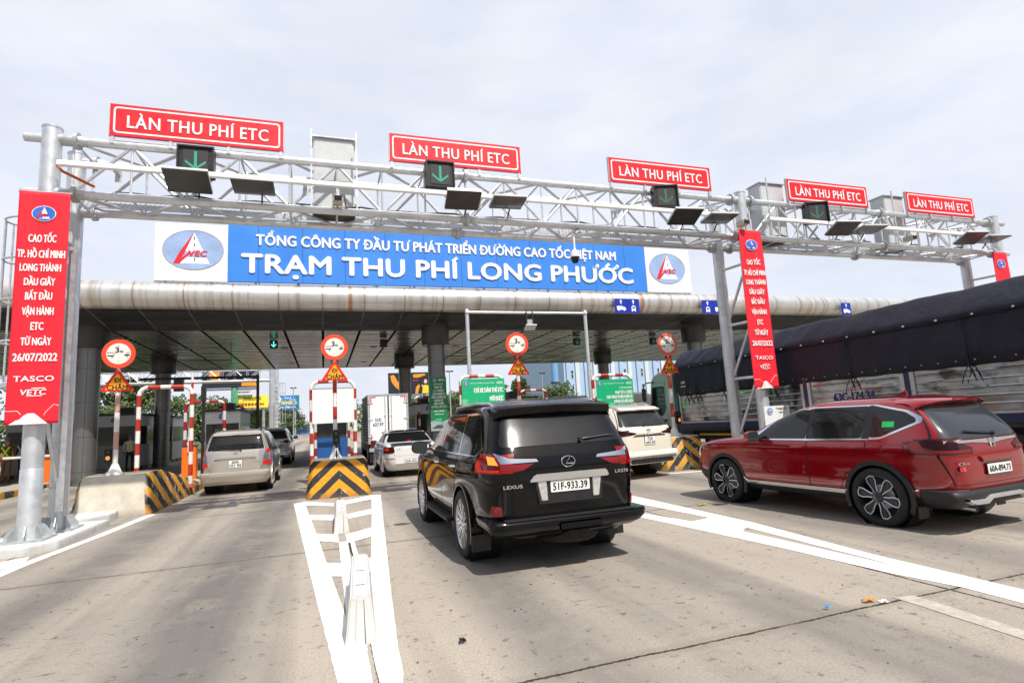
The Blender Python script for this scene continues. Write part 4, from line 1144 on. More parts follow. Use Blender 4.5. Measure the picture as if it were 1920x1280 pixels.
# ---------------------------------------------------------------- black SUV nearest the lens
def black_suv():
    c = thing('luxury_suv', 'glossy black sport utility vehicle with lit red tail lamps driving beside the white striped triangle', 'car', (2.50, 6.78, 0), 'cars queuing at the toll', 0)
    K = [(.32, -.96, 3.50, .82), (.40, -1.05, 3.66, .90), (.52, -1.11, 3.75, .945), (.62, -1.115, 3.78, .95), (.74, -1.12, 3.80, .950), (.90, -1.13, 3.79, .966), (1.0, -1.13, 3.75, .972), (1.07, -1.13, 3.69, .962),
         (1.13, -1.12, 3.40, .955), (1.19, -1.10, 2.62, .935), (1.28, -1.05, 2.22, .905), (1.48, -.93, 1.84, .845), (1.66, -.81, 1.48, .785), (1.75, -.73, 1.22, .73),
         (1.80, -.58, .95, .62), (1.825, -.35, .6, .42), (1.83, -.1, .3, .12)]
    b = car_body(c, K, P_BLACK, 2.85, .45, .40, 9, .05); me = b.data
    belt = 1.215
    # side glass: door windows, quarter window, chrome surround
    for sd in (-1, 1):
        patch(me, 'window_trim', [('yz', sd, soften([(2.20, belt - .015), (-.62, belt - .015), (-.78, belt + .06), (-.44, 1.68), (1.18, 1.70)], .05))], CHROME, c, .003)
        for po in ([(2.14, belt), (1.18, belt), (1.12, 1.675), (1.22, 1.675)], [(1.12, belt), (.16, belt), (.16, 1.68), (1.06, 1.68)]):
            patch(me, 'window', [('yz', sd, soften(po, .03))], GLASSD, c, .0055)
        patch(me, 'window', [('yz', sd, soften([(.09, belt), (-.58, belt), (-.72, belt + .07), (-.45, 1.65), (.09, 1.68)], .05))], GLASSD, c, .0055)
    patch(me, 'windscreen', [('xz', 1, soften([(-.78, 1.24), (.78, 1.24), (.66, 1.68), (-.66, 1.68)], .06))], GLASSD, c, .005)
    door_set(me, c, [[(2.05, .56), (1.12, .50), (1.12, belt - .03), (2.12, belt - .03)], [(1.10, .50), (.45, .50), (.30, .82), (.12, belt - .03), (1.10, belt - .03)]], P_BLACK, handles=[(1.30, 1.06, .955), (.30, 1.06, .955)], hmat=CHROME)
    # tailgate, rear window, spoiler
    tg = patch(me, 'tailgate', [('xz', -1, [(-.80, .78), (.80, .78), (.84, 1.20), (.66, 1.72), (-.66, 1.72), (-.84, 1.20)])], P_BLACK, c, .004)
    patch(me, 'tailgate_seam', [('xz', -1, grow([(-.80, .78), (.80, .78), (.84, 1.20), (.66, 1.72), (-.66, 1.72), (-.84, 1.20)], .011))], SEAM, tg, .0018)
    wn_ = patch(me, 'rear_window', [('xz', -1, soften([(-.74, 1.30), (.74, 1.30), (.62, 1.67), (-.62, 1.67)], .06))], M('rear_glass_black', (.010, .011, .013), .19, 0, .1, 2, spec=.38, rv=.03), c, .008)
    wiper(c, rear_y(me, 0, 1.34) - .02, 1.34, .20, .58, .03, .03)
    sp = MB(); yv = -.80
    sec = [(yv + .34, 1.785), (yv + .10, 1.775), (yv - .11, 1.745), (yv - .14, 1.725), (yv - .09, 1.645), (yv + .06, 1.635)]
    for i, (x, s, dz) in enumerate(((-.72, .55, -.05), (-.66, .9, -.015), (-.4, 1, 0), (0, 1.05, .01), (.4, 1, 0), (.66, .9, -.015), (.72, .55, -.05))):
        sp.v += [(x, yv + .15 + (q[0] - yv - .15) * s, q[1] + dz) for q in sec]
    n = len(sec)
    for i in range(6):
        for j in range(n): sp.f.append((i * n + j, i * n + (j + 1) % n, (i + 1) * n + (j + 1) % n, (i + 1) * n + j)); sp.m.append(0)
    sp.f += [tuple(range(n)), tuple(6 * n + j for j in reversed(range(n)))]; sp.m += [0, 0]
    so = sp.build('spoiler', P_BLACK, c, world=False); shade(so.data, 40)
    MB().cbox((0, yv - .118, 1.735), (.20, .02, .014)).build('brake_light', LENS_RED, so, world=False)
    for sd in (-1, 1):
        o = MB().tube([(sd * .66, 1.25, 1.75), (sd * .665, 1.10, 1.79), (sd * .665, .1, 1.81), (sd * .655, -.42, 1.79), (sd * .645, -.60, 1.745)], .018, 8).build('roof_rail', GALVD, c, world=False); shade(o.data)
        # tail lamp: outer L-shaped cluster wrapping the corner, chrome wedge and inner lens on the tailgate
        fl = lambda po: [(p[0] * sd * -1, p[1]) for p in po]
        lamp = patch(me, 'tail_lamp', [('xz', -1, fl([(-.95, 1.035), (-.745, 1.035), (-.745, 1.13), (-.80, 1.235), (-.95, 1.255)])), ('yz', sd, [(-1.2, 1.03), (-.88, 1.06), (-.97, 1.21), (-1.2, 1.255)])], LENS_RED, c, .012)
        patch(me, 'lamp_glow', [('xz', -1, fl([(-.89, 1.05), (-.76, 1.05), (-.76, 1.075), (-.89, 1.075)])), ('xz', -1, fl([(-.905, 1.05), (-.88, 1.05), (-.885, 1.21), (-.905, 1.21)]))], LAMP_RED, lamp, .016)
        if sd < 0: patch(me, 'indicator', [('xz', -1, fl([(-.84, 1.13), (-.765, 1.12), (-.79, 1.20), (-.84, 1.215)]))], LAMP_AMB, lamp, .016)
        patch(me, 'tail_lamp', [('xz', -1, fl([(-.738, 1.04), (-.52, 1.06), (-.385, 1.125), (-.738, 1.125)]))], LENS_RED, c, .010)
        patch(me, 'lamp_trim', [('xz', -1, fl([(-.79, 1.245), (-.742, 1.135), (-.34, 1.135), (-.36, 1.165), (-.66, 1.185)]))], CHROME, c, .013)
        # reflector low on the bumper corner
        patch(me, 'reflector', [('xz', -1, fl([(-.842, .60), (-.745, .60), (-.745, .70), (-.825, .71)]))], LENS_RED, c, .012)
        # flare of the rear wing and sill step
    arch_trim(c, 2.85, .45, .40, .945, P_BLACK, .03, th=.008)
    for sd in (-1, 1):
        s = MB().cbox((sd * .93, 1.42, .36), (.17, 1.75, .05)).build('side_step', CLAD, c, world=False, bevel=.015)
        MB().cbox((sd * .84, -.50, .25), (.22, .015, .18)).build('mud_flap', BLACK, c, world=False)
    # bumper with a step ledge and dark lower insert
    V, F = loft([(.37, -1.02, -.52, .83), (.42, -1.12, -.51, .885), (.48, -1.18, -.50, .918), (.535, -1.19, -.50, .925), (.56, -1.165, -.50, .918)], 9, 16, 22, .0, 1)
    o = MB().add(V, F).build('bumper', P_BLACK, c, world=False); shade(o.data, 30)
    MB().cbox((0, -1.135, .565), (1.50, .10, .012)).build('bumper_step', CLAD, o, world=False)
    MB().cbox((0.08, -1.185, .46), (.50, .03, .09)).build('bumper_panel', P_BLACK, o, world=False, bevel=.02)
    MB().lathe([(.20, -.09), (.33, -.09), (.37, -.05), (.37, .05), (.33, .09), (.20, .09)], (.12, -.66, .33), 32).build('spare_wheel', RUBBER, c, world=False, smooth=40)
    # chrome bar over the plate, plate lamps, plate
    yp = rear_y(me, 0, .86) - .012
    bar = MB()
    for (x0, x1, z0, z1, y0) in ((-.44, .44, .955, 1.01, yp - .03),):
        bar.prism([(-.47, .935), (.47, .935), (.44, 1.01), (-.40, 1.01)], 'y', yp - .035, yp + .03)
    bar.build('chrome_bar', CHROME, c, world=False, bevel=.012)
    MB().prism([(-.36, .70), (.36, .70), (.40, .935), (-.40, .935)], 'y', yp - .004, yp + .02).build('plate_recess', BLACK, c, world=False)
    for sd in (-1, 1):
        MB().prism([(sd * .265, .735), (sd * .335, .735), (sd * .37, .93), (sd * .27, .93)], 'y', yp - .014, yp).build('reversing_lamp', M('silver_reflector', (.7, .7, .7), .2, .7, .2, 30), c, world=False, bevel=.005)
    plate(c, 0, .87, yp - .008, .455, .118, ['51F-933.39'])
    emblem_oval(c, 0, 1.12, rear_y(me, 0, 1.12) - .012, .078, .056, 'L')
    tail_text(c, 'LEXUS', -.64, .90, rear_y(me, -.64, .90) - .008, .034, .21); tail_text(c, 'LX570', .64, .97, rear_y(me, .64, .97) - .008, .034, .16)
    mirror_part(c, -.985, 1.98, 1.245, P_BLACK, -1, .24, .19); mirror_part(c, .985, 1.98, 1.245, P_BLACK, 1, .24, .19)
    patch(me, 'headlamp', [('xz', 1, [(-.9, .85), (-.5, .85), (-.5, 1.0), (-.9, 1.03)]), ('xz', 1, [(.9, .85), (.5, .85), (.5, 1.0), (.9, 1.03)])], LENS_CLR, c, .006)
    add_wheels(c, 'multi', .395, .26, 2.85, .955)
    return c
black_suv()

# ---------------------------------------------------------------- red crossover
def red_suv():
    c = thing('crossover_suv', 'dark red crossover with chrome sills and six loop alloy wheels passing the truck', 'car', (7.57, 5.52, 0), 'cars queuing at the toll', R(3.6))
    K = [(.28, -0.660, 3.30, .79), (.34, -0.800, 3.46, .865), (.44, -0.860, 3.53, .893), (.52, -0.880, 3.55, .903), (.62, -0.890, 3.57, .897), (.76, -0.895, 3.56, .896), (.88, -0.890, 3.52, .908), (.93, -0.885, 3.48, .914), (.985, -0.870, 3.35, .902), (1.04, -0.850, 3.05, .89),
         (1.09, -0.830, 2.45, .87), (1.18, -0.780, 2.10, .835), (1.34, -0.650, 1.72, .775), (1.49, -0.500, 1.32, .715), (1.56, -0.390, 1.08, .65), (1.60, -0.230, .78, .52), (1.622, -0.100, .5, .32), (1.628, 0.100, .3, .1)]
    b = car_body(c, K, P_RED, 2.66, .415, .36, 8, .06); me = b.data
    for sd in (-1, 1):
        patch(me, 'window_trim', [('yz', sd, soften([(2.05, 1.055), (1.0, 1.06), (.98, 1.50), (1.14, 1.51), (1.34, 1.475), (1.62, 1.37)], .03)), ('yz', sd, soften([(1.05, 1.055), (.04, 1.08), (-.02, 1.525), (1.02, 1.525)], .02)), ('yz', sd, soften([(.09, 1.08), (-.10, 1.09), (-.56, 1.29), (-.55, 1.35), (-.40, 1.44), (.0, 1.525), (.09, 1.525)], .03))], CHROME, c, .003)
        for po in ([(1.96, 1.072), (1.0, 1.082), (.96, 1.487), (1.13, 1.492), (1.32, 1.458), (1.58, 1.355)], [(.95, 1.082), (.16, 1.095), (.10, 1.507), (.91, 1.507)], [(.04, 1.105), (-.10, 1.115), (-.50, 1.295), (-.49, 1.34), (-.37, 1.42), (.01, 1.507)]):
            patch(me, 'window', [('yz', sd, soften(po, .025))], GLASSD, c, .006)
        patch(me, 'window_pillar', [('yz', sd, [(.99, 1.08), (.92, 1.08), (.885, 1.507), (.985, 1.495)])], BLACK, c, .0045)
        patch(me, 'window_pillar', [('yz', sd, [(.155, 1.09), (.045, 1.09), (.01, 1.51), (.10, 1.51)])], BLACK, c, .0045)
        patch(me, 'lower_cladding', [('yz', sd, [(2.25, .2), (.45, .2), (.40, .40), (2.24, .36)]), ('yz', sd, [(-.43, .2), (-1.1, .2), (-1.1, .52), (-.42, .45)]), ('yz', sd, [(3.7, .2), (3.1, .2), (3.1, .50), (3.7, .55)])], CLAD, c, .012)
        patch(me, 'sill_trim', [('yz', sd, [(2.20, .375), (.41, .375), (.42, .425), (2.15, .42), (2.24, .46)])], CHROME, c, .02)
        patch(me, 'bumper_trim', [('yz', sd, [(-.44, .455), (-.95, .49), (-.95, .515), (-.44, .49)])], CHROME, c, .016)
        fl = lambda po: [(p[0] * sd * -1, p[1]) for p in po]
        lamp = patch(me, 'tail_lamp', [('yz', sd, [(-.36, 1.045), (-.44, 1.02), (-.80, .93), (-1.10, .915), (-1.10, 1.10), (-.60, 1.09)]), ('xz', -1, fl([(-.95, .905), (-.42, .91), (-.40, .98), (-.56, 1.03), (-.80, 1.09), (-.95, 1.09)]))], LENS_DARK, c, .010)
        patch(me, 'lamp_glow', [('xz', -1, fl([(-.83, .925), (-.45, .925), (-.44, .955), (-.83, .955)])), ('xz', -1, fl([(-.855, .93), (-.825, .93), (-.82, 1.06), (-.84, 1.07)]))], LENS_RED, lamp, .014)
        patch(me, 'reflector', [('xz', -1, fl([(-.84, .42), (-.56, .42), (-.55, .475), (-.84, .48)]))], LENS_RED, c, .03)
        MB().cbox((sd * .78, -.46, .22), (.18, .015, .14)).build('mud_flap', BLACK, c, world=False)
    patch(me, 'fuel_flap', [('yz', -1, soften([(-.10, .88), (-.37, .88), (-.38, 1.02), (-.12, 1.02)], .03))], P_RED, c, .004)
    patch(me, 'flap_seam', [('yz', -1, soften(grow([(-.10, .88), (-.37, .88), (-.38, 1.02), (-.12, 1.02)], .008), .03))], SEAM, c, .0016)
    patch(me, 'windscreen', [('xz', 1, soften([(-.72, 1.13), (.72, 1.13), (.58, 1.50), (-.58, 1.50)], .06))], GLASSD, c, .005)
    door_set(me, c, [[(2.08, .42), (.99, .42), (.98, 1.045), (2.10, 1.035)], [(.975, .42), (.52, .42), (.42, .62), (.10, .85), (.10, 1.06), (.965, 1.045)]], P_RED, handles=[(1.15, .97, .905), (.32, .985, .90)])
    tg = patch(me, 'tailgate', [('xz', -1, [(-.70, .56), (.70, .56), (.78, .88), (.775, 1.08), (.625, 1.49), (-.625, 1.49), (-.775, 1.08), (-.78, .88)])], P_RED, c, .004)
    patch(me, 'tailgate_seam', [('xz', -1, grow([(-.70, .56), (.70, .56), (.78, .88), (.775, 1.08), (.625, 1.49), (-.625, 1.49), (-.775, 1.08), (-.78, .88)], .011))], SEAM, tg, .0018)
    patch(me, 'rear_window', [('xz', -1, soften([(-.735, 1.08), (.735, 1.08), (.60, 1.47), (-.60, 1.47)], .04))], M('rear_glass_grey', (.035, .04, .045), .10, 0, .1, 2, spec=.7, rv=.03), c, .008)
    patch(me, 'rear_window_trim', [('xz', -1, [(.765, 1.07), (.73, 1.07), (.578, 1.45), (.60, 1.455)])], CHROME, c, .012)
    ych = rear_y(me, 0, 1.05)
    m = MB(); 
    for i in range(9):
        x = -.74 + i * .185; y0 = rear_y(me, x, 1.05) - .006
        zc = 1.045 - .035 * max(0, 1 - abs(x) / .3)
        m.v += [(x, y0, 1.075), (x, y0 - .022, 1.065), (x, y0 - .022, zc - .01), (x, y0, zc - .025)]
    for i in range(8):
        for j in range(3): m.f.append((i * 4 + j, i * 4 + j + 1, i * 4 + j + 5, i * 4 + j + 4)); m.m.append(0)
    o = m.build('chrome_bar', CHROME, c, world=False); shade(o.data)
    emblem_oval(c, 0, 1.015, ych - .03, .065, .055, 'H')
    wiper(c, rear_y(me, 0, 1.12) - .02, 1.115, .12, -.38, .05, .02)
    sp = MB(); yv = -.49
    sec = [(yv + .36, 1.60), (yv + .12, 1.59), (yv - .10, 1.555), (yv - .12, 1.535), (yv - .05, 1.50), (yv + .08, 1.49)]
    for (x, s, dz) in ((-.66, .5, -.07), (-.60, .85, -.03), (-.4, .98, -.005), (0, 1.05, .005), (.4, .98, -.005), (.60, .85, -.03), (.66, .5, -.07)):
        sp.v += [(x, yv + .15 + (q[0] - yv - .15) * s, q[1] + dz) for q in sec]
    n = 6
    for i in range(6):
        for j in range(n): sp.f.append((i * n + j, i * n + (j + 1) % n, (i + 1) * n + (j + 1) % n, (i + 1) * n + j)); sp.m.append(0)
    sp.f += [tuple(range(n)), tuple(6 * n + j for j in reversed(range(n)))]; sp.m += [0, 0]
    so = sp.build('spoiler', P_RED, c, world=False); shade(so.data, 40)
    MB().cbox((0, yv - .115, 1.55), (.26, .02, .014)).build('brake_light', LENS_RED, so, world=False)
    fin(c, .02, 1.622, P_RED, .2, .075)
    V, F = loft([(.29, -.79, -.43, .76), (.335, -.88, -.43, .83), (.40, -.93, -.44, .866), (.455, -.935, -.44, .874), (.495, -.905, -.44, .868)], 8, 16, 22, .0, 1)
    o = MB().add(V, F).build('bumper', CLAD, c, world=False); shade(o.data, 35)
    sk = MB()
    pts = [(-.74, .41, .015), (-.62, .375, .024), (-.40, .37, .024), (-.30, .415, .02), (.30, .415, .02), (.40, .37, .024), (.62, .375, .024), (.74, .41, .015)]
    for (x, z, t) in pts: sk.v += [(x, -.93, z + t), (x, -.97, z + t * .6), (x, -.965, z - t), (x, -.905, z - t * 1.6)]
    for i in range(7):
        for j in range(3): sk.f.append((i * 4 + j, i * 4 + j + 1, i * 4 + j + 5, i * 4 + j + 4)); sk.m.append(0)
    q = sk.build('skid_plate', M('silver_skid_plate', (.6, .61, .62), .35, .6, .06, 4), o, world=False); shade(q.data, 50)
    MB().tube([(-.52, -.90, .29), (-.52, -.65, .30)], .04, 14, caps=False).tube([(-.52, -.89, .29), (-.52, -.55, .30)], .036, 14, 1).build('exhaust_pipe', [CHROME, DARK], c, world=False)
    yp = rear_y(me, 0, .70) - .014
    MB().prism([(-.30, .80), (.30, .80), (.34, .87), (-.34, .87)], 'y', yp - .018, yp + .05).build('plate_hood', P_RED, c, world=False, bevel=.012)
    plate(c, 0, .715, yp - .01, .47, .115, ['60A-894.73'])
    tail_text(c, 'CR-V', -.60, .80, rear_y(me, -.6, .80) - .008, .034, .21)
    MB().cbox((-.60, rear_y(me, -.6, .74) - .006, .74), (.17, .003, .05)).build('sticker', M('red_white_sticker', lin(200, 60, 70), .5, 0, .6, 12), c, world=False)
    xs = side_x(me, -.2, 1.27, -1)
    patch(me, 'window_sticker', [('yz', -1, [(-.11, 1.235), (-.26, 1.235), (-.26, 1.305), (-.11, 1.305)])], M('green_sticker', lin(40, 190, 95), .5), c, .008)
    arch_trim(c, 2.66, .415, .36, .886, BLACK, .042, th=.010)
    mirror_part(c, -.90, 1.88, 1.115, P_RED, -1, .25, .17); mirror_part(c, .91, 1.88, 1.115, P_RED, 1, .21, .15)
    patch(me, 'headlamp', [('xz', 1, [(-.80, .80), (-.45, .80), (-.45, .90), (-.80, .94)]), ('xz', 1, [(.80, .80), (.45, .80), (.45, .90), (.80, .94)]), ('yz', -1, [(3.5, .86), (3.10, .945), (3.12, .975), (3.5, .93)])], LENS_CLR, c, .008)
    add_wheels(c, 'loop', .365, .235, 2.66, .905)
    return c
red_suv()

# ---------------------------------------------------------------- champagne people carrier
def minivan():
    c = thing('minivan', 'champagne people carrier with roof rails and lit tail lamps in the left lane', 'car', (-2.26, 17.85, 0), 'cars queuing at the toll', 0)
    K = [(.28, -.82, 3.40, .78), (.36, -.90, 3.52, .84), (.52, -.94, 3.58, .872), (.70, -.94, 3.58, .88), (.90, -.93, 3.50, .88), (1.0, -.92, 3.2, .872), (1.06, -.91, 2.75, .86), (1.14, -.89, 2.35, .84),
         (1.30, -.83, 2.0, .80), (1.50, -.73, 1.55, .735), (1.62, -.64, 1.2, .68), (1.68, -.5, .95, .58), (1.71, -.3, .6, .40), (1.715, 0, .3, .12)]
    b = car_body(c, K, P_GOLD, 2.75, .37, .32, 9, .04); me = b.data
    for sd in (-1, 1):
        for po in ([(2.1, 1.09), (1.05, 1.09), (1.02, 1.56), (1.35, 1.56)], [(.98, 1.09), (.05, 1.09), (.02, 1.58), (.95, 1.58)], [(-.02, 1.09), (-.62, 1.12), (-.50, 1.55), (-.04, 1.58)]):
            patch(me, 'window', [('yz', sd, soften(po, .03))], GLASSD, c, .005)
        fl = lambda po: [(p[0] * sd * -1, p[1]) for p in po]
        lamp = patch(me, 'tail_lamp', [('xz', -1, fl([(-.9, .72), (-.66, .73), (-.66, .90), (-.73, 1.16), (-.82, 1.20), (-.9, 1.2)])), ('yz', sd, [(-1.0, .74), (-.74, .78), (-.70, 1.12), (-1.0, 1.2)])], LENS_CLR, c, .01)
        patch(me, 'lamp_glow', [('xz', -1, fl([(-.9, .735), (-.67, .74), (-.67, .84), (-.9, .86)])), ('xz', -1, fl([(-.88, 1.05), (-.73, 1.05), (-.76, 1.16), (-.85, 1.18)]))], LAMP_RED, lamp, .013)
        patch(me, 'reflector', [('xz', -1, fl([(-.82, .385), (-.62, .385), (-.62, .425), (-.82, .43)]))], LENS_RED, c, .012)
        o = MB().tube([(sd * .60, 1.1, 1.66), (sd * .60, .9, 1.725), (sd * .60, -.3, 1.735), (sd * .58, -.48, 1.68)], .018, 8).build('roof_rail', DARK, c, world=False)
    door_set(me, c, [[(2.05, .42), (1.03, .42), (1.03, 1.07), (2.1, 1.07)], [(1.01, .42), (.42, .42), (.30, .68), (.02, 1.07), (1.01, 1.07)]], P_GOLD, handles=[(1.2, .98, .875), (.2, .98, .872)], hmat=CHROME)
    tg = patch(me, 'tailgate', [('xz', -1, [(-.58, .60), (.58, .60), (.68, .75), (.74, 1.12), (.60, 1.60), (-.60, 1.60), (-.74, 1.12), (-.68, .75)])], P_GOLD, c, .004)
    patch(me, 'tailgate_seam', [('xz', -1, grow([(-.58, .60), (.58, .60), (.68, .75), (.74, 1.12), (.60, 1.60), (-.60, 1.60), (-.74, 1.12), (-.68, .75)], .011))], SEAM, tg, .0018)
    patch(me, 'rear_window', [('xz', -1, soften([(-.70, 1.16), (.70, 1.16), (.60, 1.58), (-.60, 1.58)], .05))], GLASSD, c, .007)
    MB().prism([(-.42, 1.57), (-.72, 1.545), (-.74, 1.565), (-.60, 1.625), (-.35, 1.69)], 'x', -.58, .58).build('spoiler', P_GOLD, c, world=False, bevel=.012)
    MB().cbox((0, -.725, 1.56), (.2, .014, .018)).build('brake_light', LENS_RED, c, world=False)
    wiper(c, rear_y(me, 0, 1.16) - .02, 1.15, .12, -.35, .03, .02)
    yp = rear_y(me, 0, .9) - .012
    MB().prism(soften([(-.52, .945), (.52, .945), (.48, .99), (-.48, .99)], .02), 'y', yp - .025, yp + .02).build('chrome_bar', CHROME, c, world=False)
    MB().prism(soften([(-.36, .66), (.36, .66), (.38, .92), (-.38, .92)], .05), 'y', yp - .001, yp + .03).build('plate_recess', P_GOLD, c, world=False)
    plate(c, 0, .80, yp - .004, .33, .20, ['60A', '101 95'])
    emblem_oval(c, 0, 1.06, rear_y(me, 0, 1.06) - .008, .065, .045, 'T')
    tail_text(c, 'INNOVA', .50, .84, rear_y(me, .5, .84) - .008, .035, .2)
    V, F = loft([(.26, -.86, -.38, .76), (.34, -.95, -.38, .82), (.50, -.975, -.38, .858), (.58, -.97, -.38, .86), (.60, -.94, -.38, .85)], 9, 14, 20, .0, 1)
    o = MB().add(V, F).build('bumper', P_GOLD, c, world=False); shade(o.data, 35)
    arch_trim(c, 2.75, .37, .32, .868, P_GOLD, .04, th=.012)
    mirror_part(c, -.88, 1.95, 1.12, BLACK, -1, .19, .15); mirror_part(c, .88, 1.95, 1.12, BLACK, 1, .19, .15)
    add_wheels(c, 'six', .325, .21, 2.75, .865)
    return c
minivan()

# ---------------------------------------------------------------- two seven-seat SUVs (white far one, pearl near one)
def seven_seater(label, mat, loc, rz, lines, brand):
    c = thing('seven_seat_suv', label, 'car', loc, 'cars queuing at the toll', rz)
    K = [(.34, -.92, 3.35, .80), (.44, -1.02, 3.50, .87), (.60, -1.07, 3.58, .91), (.80, -1.07, 3.60, .925), (1.0, -1.06, 3.5, .925), (1.10, -1.05, 3.25, .915), (1.16, -1.03, 2.6, .895), (1.24, -.99, 2.2, .87),
         (1.40, -.88, 1.85, .81), (1.58, -.74, 1.45, .745), (1.70, -.60, 1.15, .68), (1.755, -.45, .9, .56), (1.78, -.2, .6, .36), (1.785, 0, .3, .12)]
    b = car_body(c, K, mat, 2.745, .43, .39, 9, .05); me = b.data
    for sd in (-1, 1):
        for po in ([(2.0, 1.22), (1.02, 1.22), (1.0, 1.63), (1.3, 1.63)], [(.96, 1.22), (.08, 1.22), (.05, 1.65), (.94, 1.65)], [(.0, 1.22), (-.55, 1.34), (-.50, 1.58), (-.02, 1.65)]):
            patch(me, 'window', [('yz', sd, soften(po, .03))], GLASSD, c, .005)
        fl = lambda po: [(p[0] * sd * -1, p[1]) for p in po]
        patch(me, 'tail_lamp', [('xz', -1, fl([(-.95, 1.04), (-.82, 1.02), (-.42, 1.06), (-.38, 1.09), (-.80, 1.17), (-.95, 1.18)])), ('yz', sd, [(-1.15, 1.03), (-.80, 1.08), (-.74, 1.13), (-1.15, 1.18)])], LENS_DARK if brand else LENS_RED, c, .012)
        patch(me, 'reflector', [('xz', -1, fl([(-.90, .55), (-.70, .54), (-.72, .59), (-.90, .61)]))], LENS_RED, c, .06)
        MB().tube([(sd * .62, 1.1, 1.72), (sd * .62, .9, 1.80), (sd * .62, -.25, 1.81), (sd * .60, -.45, 1.74)], .018, 8).build('roof_rail', SILVER, c, world=False)
    door_set(me, c, [[(2.0, .55), (1.0, .55), (1.0, 1.18), (2.05, 1.18)], [(.98, .55), (.5, .55), (.38, .75), (.05, 1.18), (.98, 1.18)]], mat, handles=[(1.15, 1.08, .91), (.2, 1.08, .905)], hmat=CHROME)
    tgp = [(-.70, .66), (.70, .66), (.80, 1.0), (.78, 1.2), (.64, 1.66), (-.64, 1.66), (-.78, 1.2), (-.80, 1.0)]
    tg = patch(me, 'tailgate', [('xz', -1, tgp)], mat, c, .004); patch(me, 'tailgate_seam', [('xz', -1, grow(tgp, .011))], SEAM, tg, .0018)
    patch(me, 'rear_window', [('xz', -1, soften([(-.76, 1.24), (.76, 1.24), (.63, 1.62), (-.63, 1.62)], .05))], M('dusty_rear_glass', (.03, .033, .035), .14, 0, .3, 3, spec=.6, rv=.06), c, .007)
    MB().prism([(-.42, 1.66), (-.80, 1.62), (-.83, 1.645), (-.66, 1.71), (-.35, 1.765)], 'x', -.62, .62).build('spoiler', mat, c, world=False, bevel=.012)
    MB().cbox((0, -.815, 1.64), (.22, .014, .018)).build('brake_light', LENS_RED, c, world=False)
    wiper(c, rear_y(me, 0, 1.26) - .02, 1.26, -.10, .42, .0, .0)
    yp = rear_y(me, 0, .9) - .01
    plate(c, 0, .90, yp - .004, .33, .20, lines)
    MB().prism([(-.50, 1.015), (.50, 1.015), (.46, 1.04), (-.46, 1.04)], 'y', rear_y(me, 0, 1.03) - .02, rear_y(me, 0, 1.03) + .02).build('chrome_bar', CHROME, c, world=False)
    emblem_oval(c, 0, 1.13, rear_y(me, 0, 1.13) - .008, .07, .05, 'T')
    if brand: tail_text(c, brand, 0, 1.055, rear_y(me, 0, 1.055) - .008, .03, .78)
    V, F = loft([(.36, -1.0, -.45, .83), (.42, -1.08, -.45, .86), (.50, -1.13, -.45, .89), (.60, -1.13, -.45, .90), (.66, -1.08, -.45, .89)], 9, 14, 20, .0, 1)
    o = MB().add(V, F).build('bumper', mat, c, world=False); shade(o.data, 35)
    MB().cbox((0, -1.14, .52), (1.5, .05, .06)).build('bumper_bar', SILVER, o, world=False, bevel=.02)
    MB().cbox((0, -1.12, .43), (1.3, .06, .09)).build('skid_plate', CLAD, o, world=False, bevel=.02)
    arch_trim(c, 2.745, .43, .39, .91, mat, .045, th=.014)
    for s in (-1, 1): mirror_part(c, s * .92, 1.95, 1.24, mat if brand else BLACK, s, .21, .17)
    add_wheels(c, 'six', .385, .25, 2.745, .915)
    return c
seven_seater('white sport utility vehicle ahead of the champagne people carrier under the canopy', P_WHITE, (-2.42, 30.0, 0), 0, ['51H', '736 20'], '')
seven_seater('dusty pearl white sport utility vehicle half hidden behind the black one', P_PEARL, (7.28, 12.95, 0), R(9), ['72A', '445.50'], 'FORTUNER')

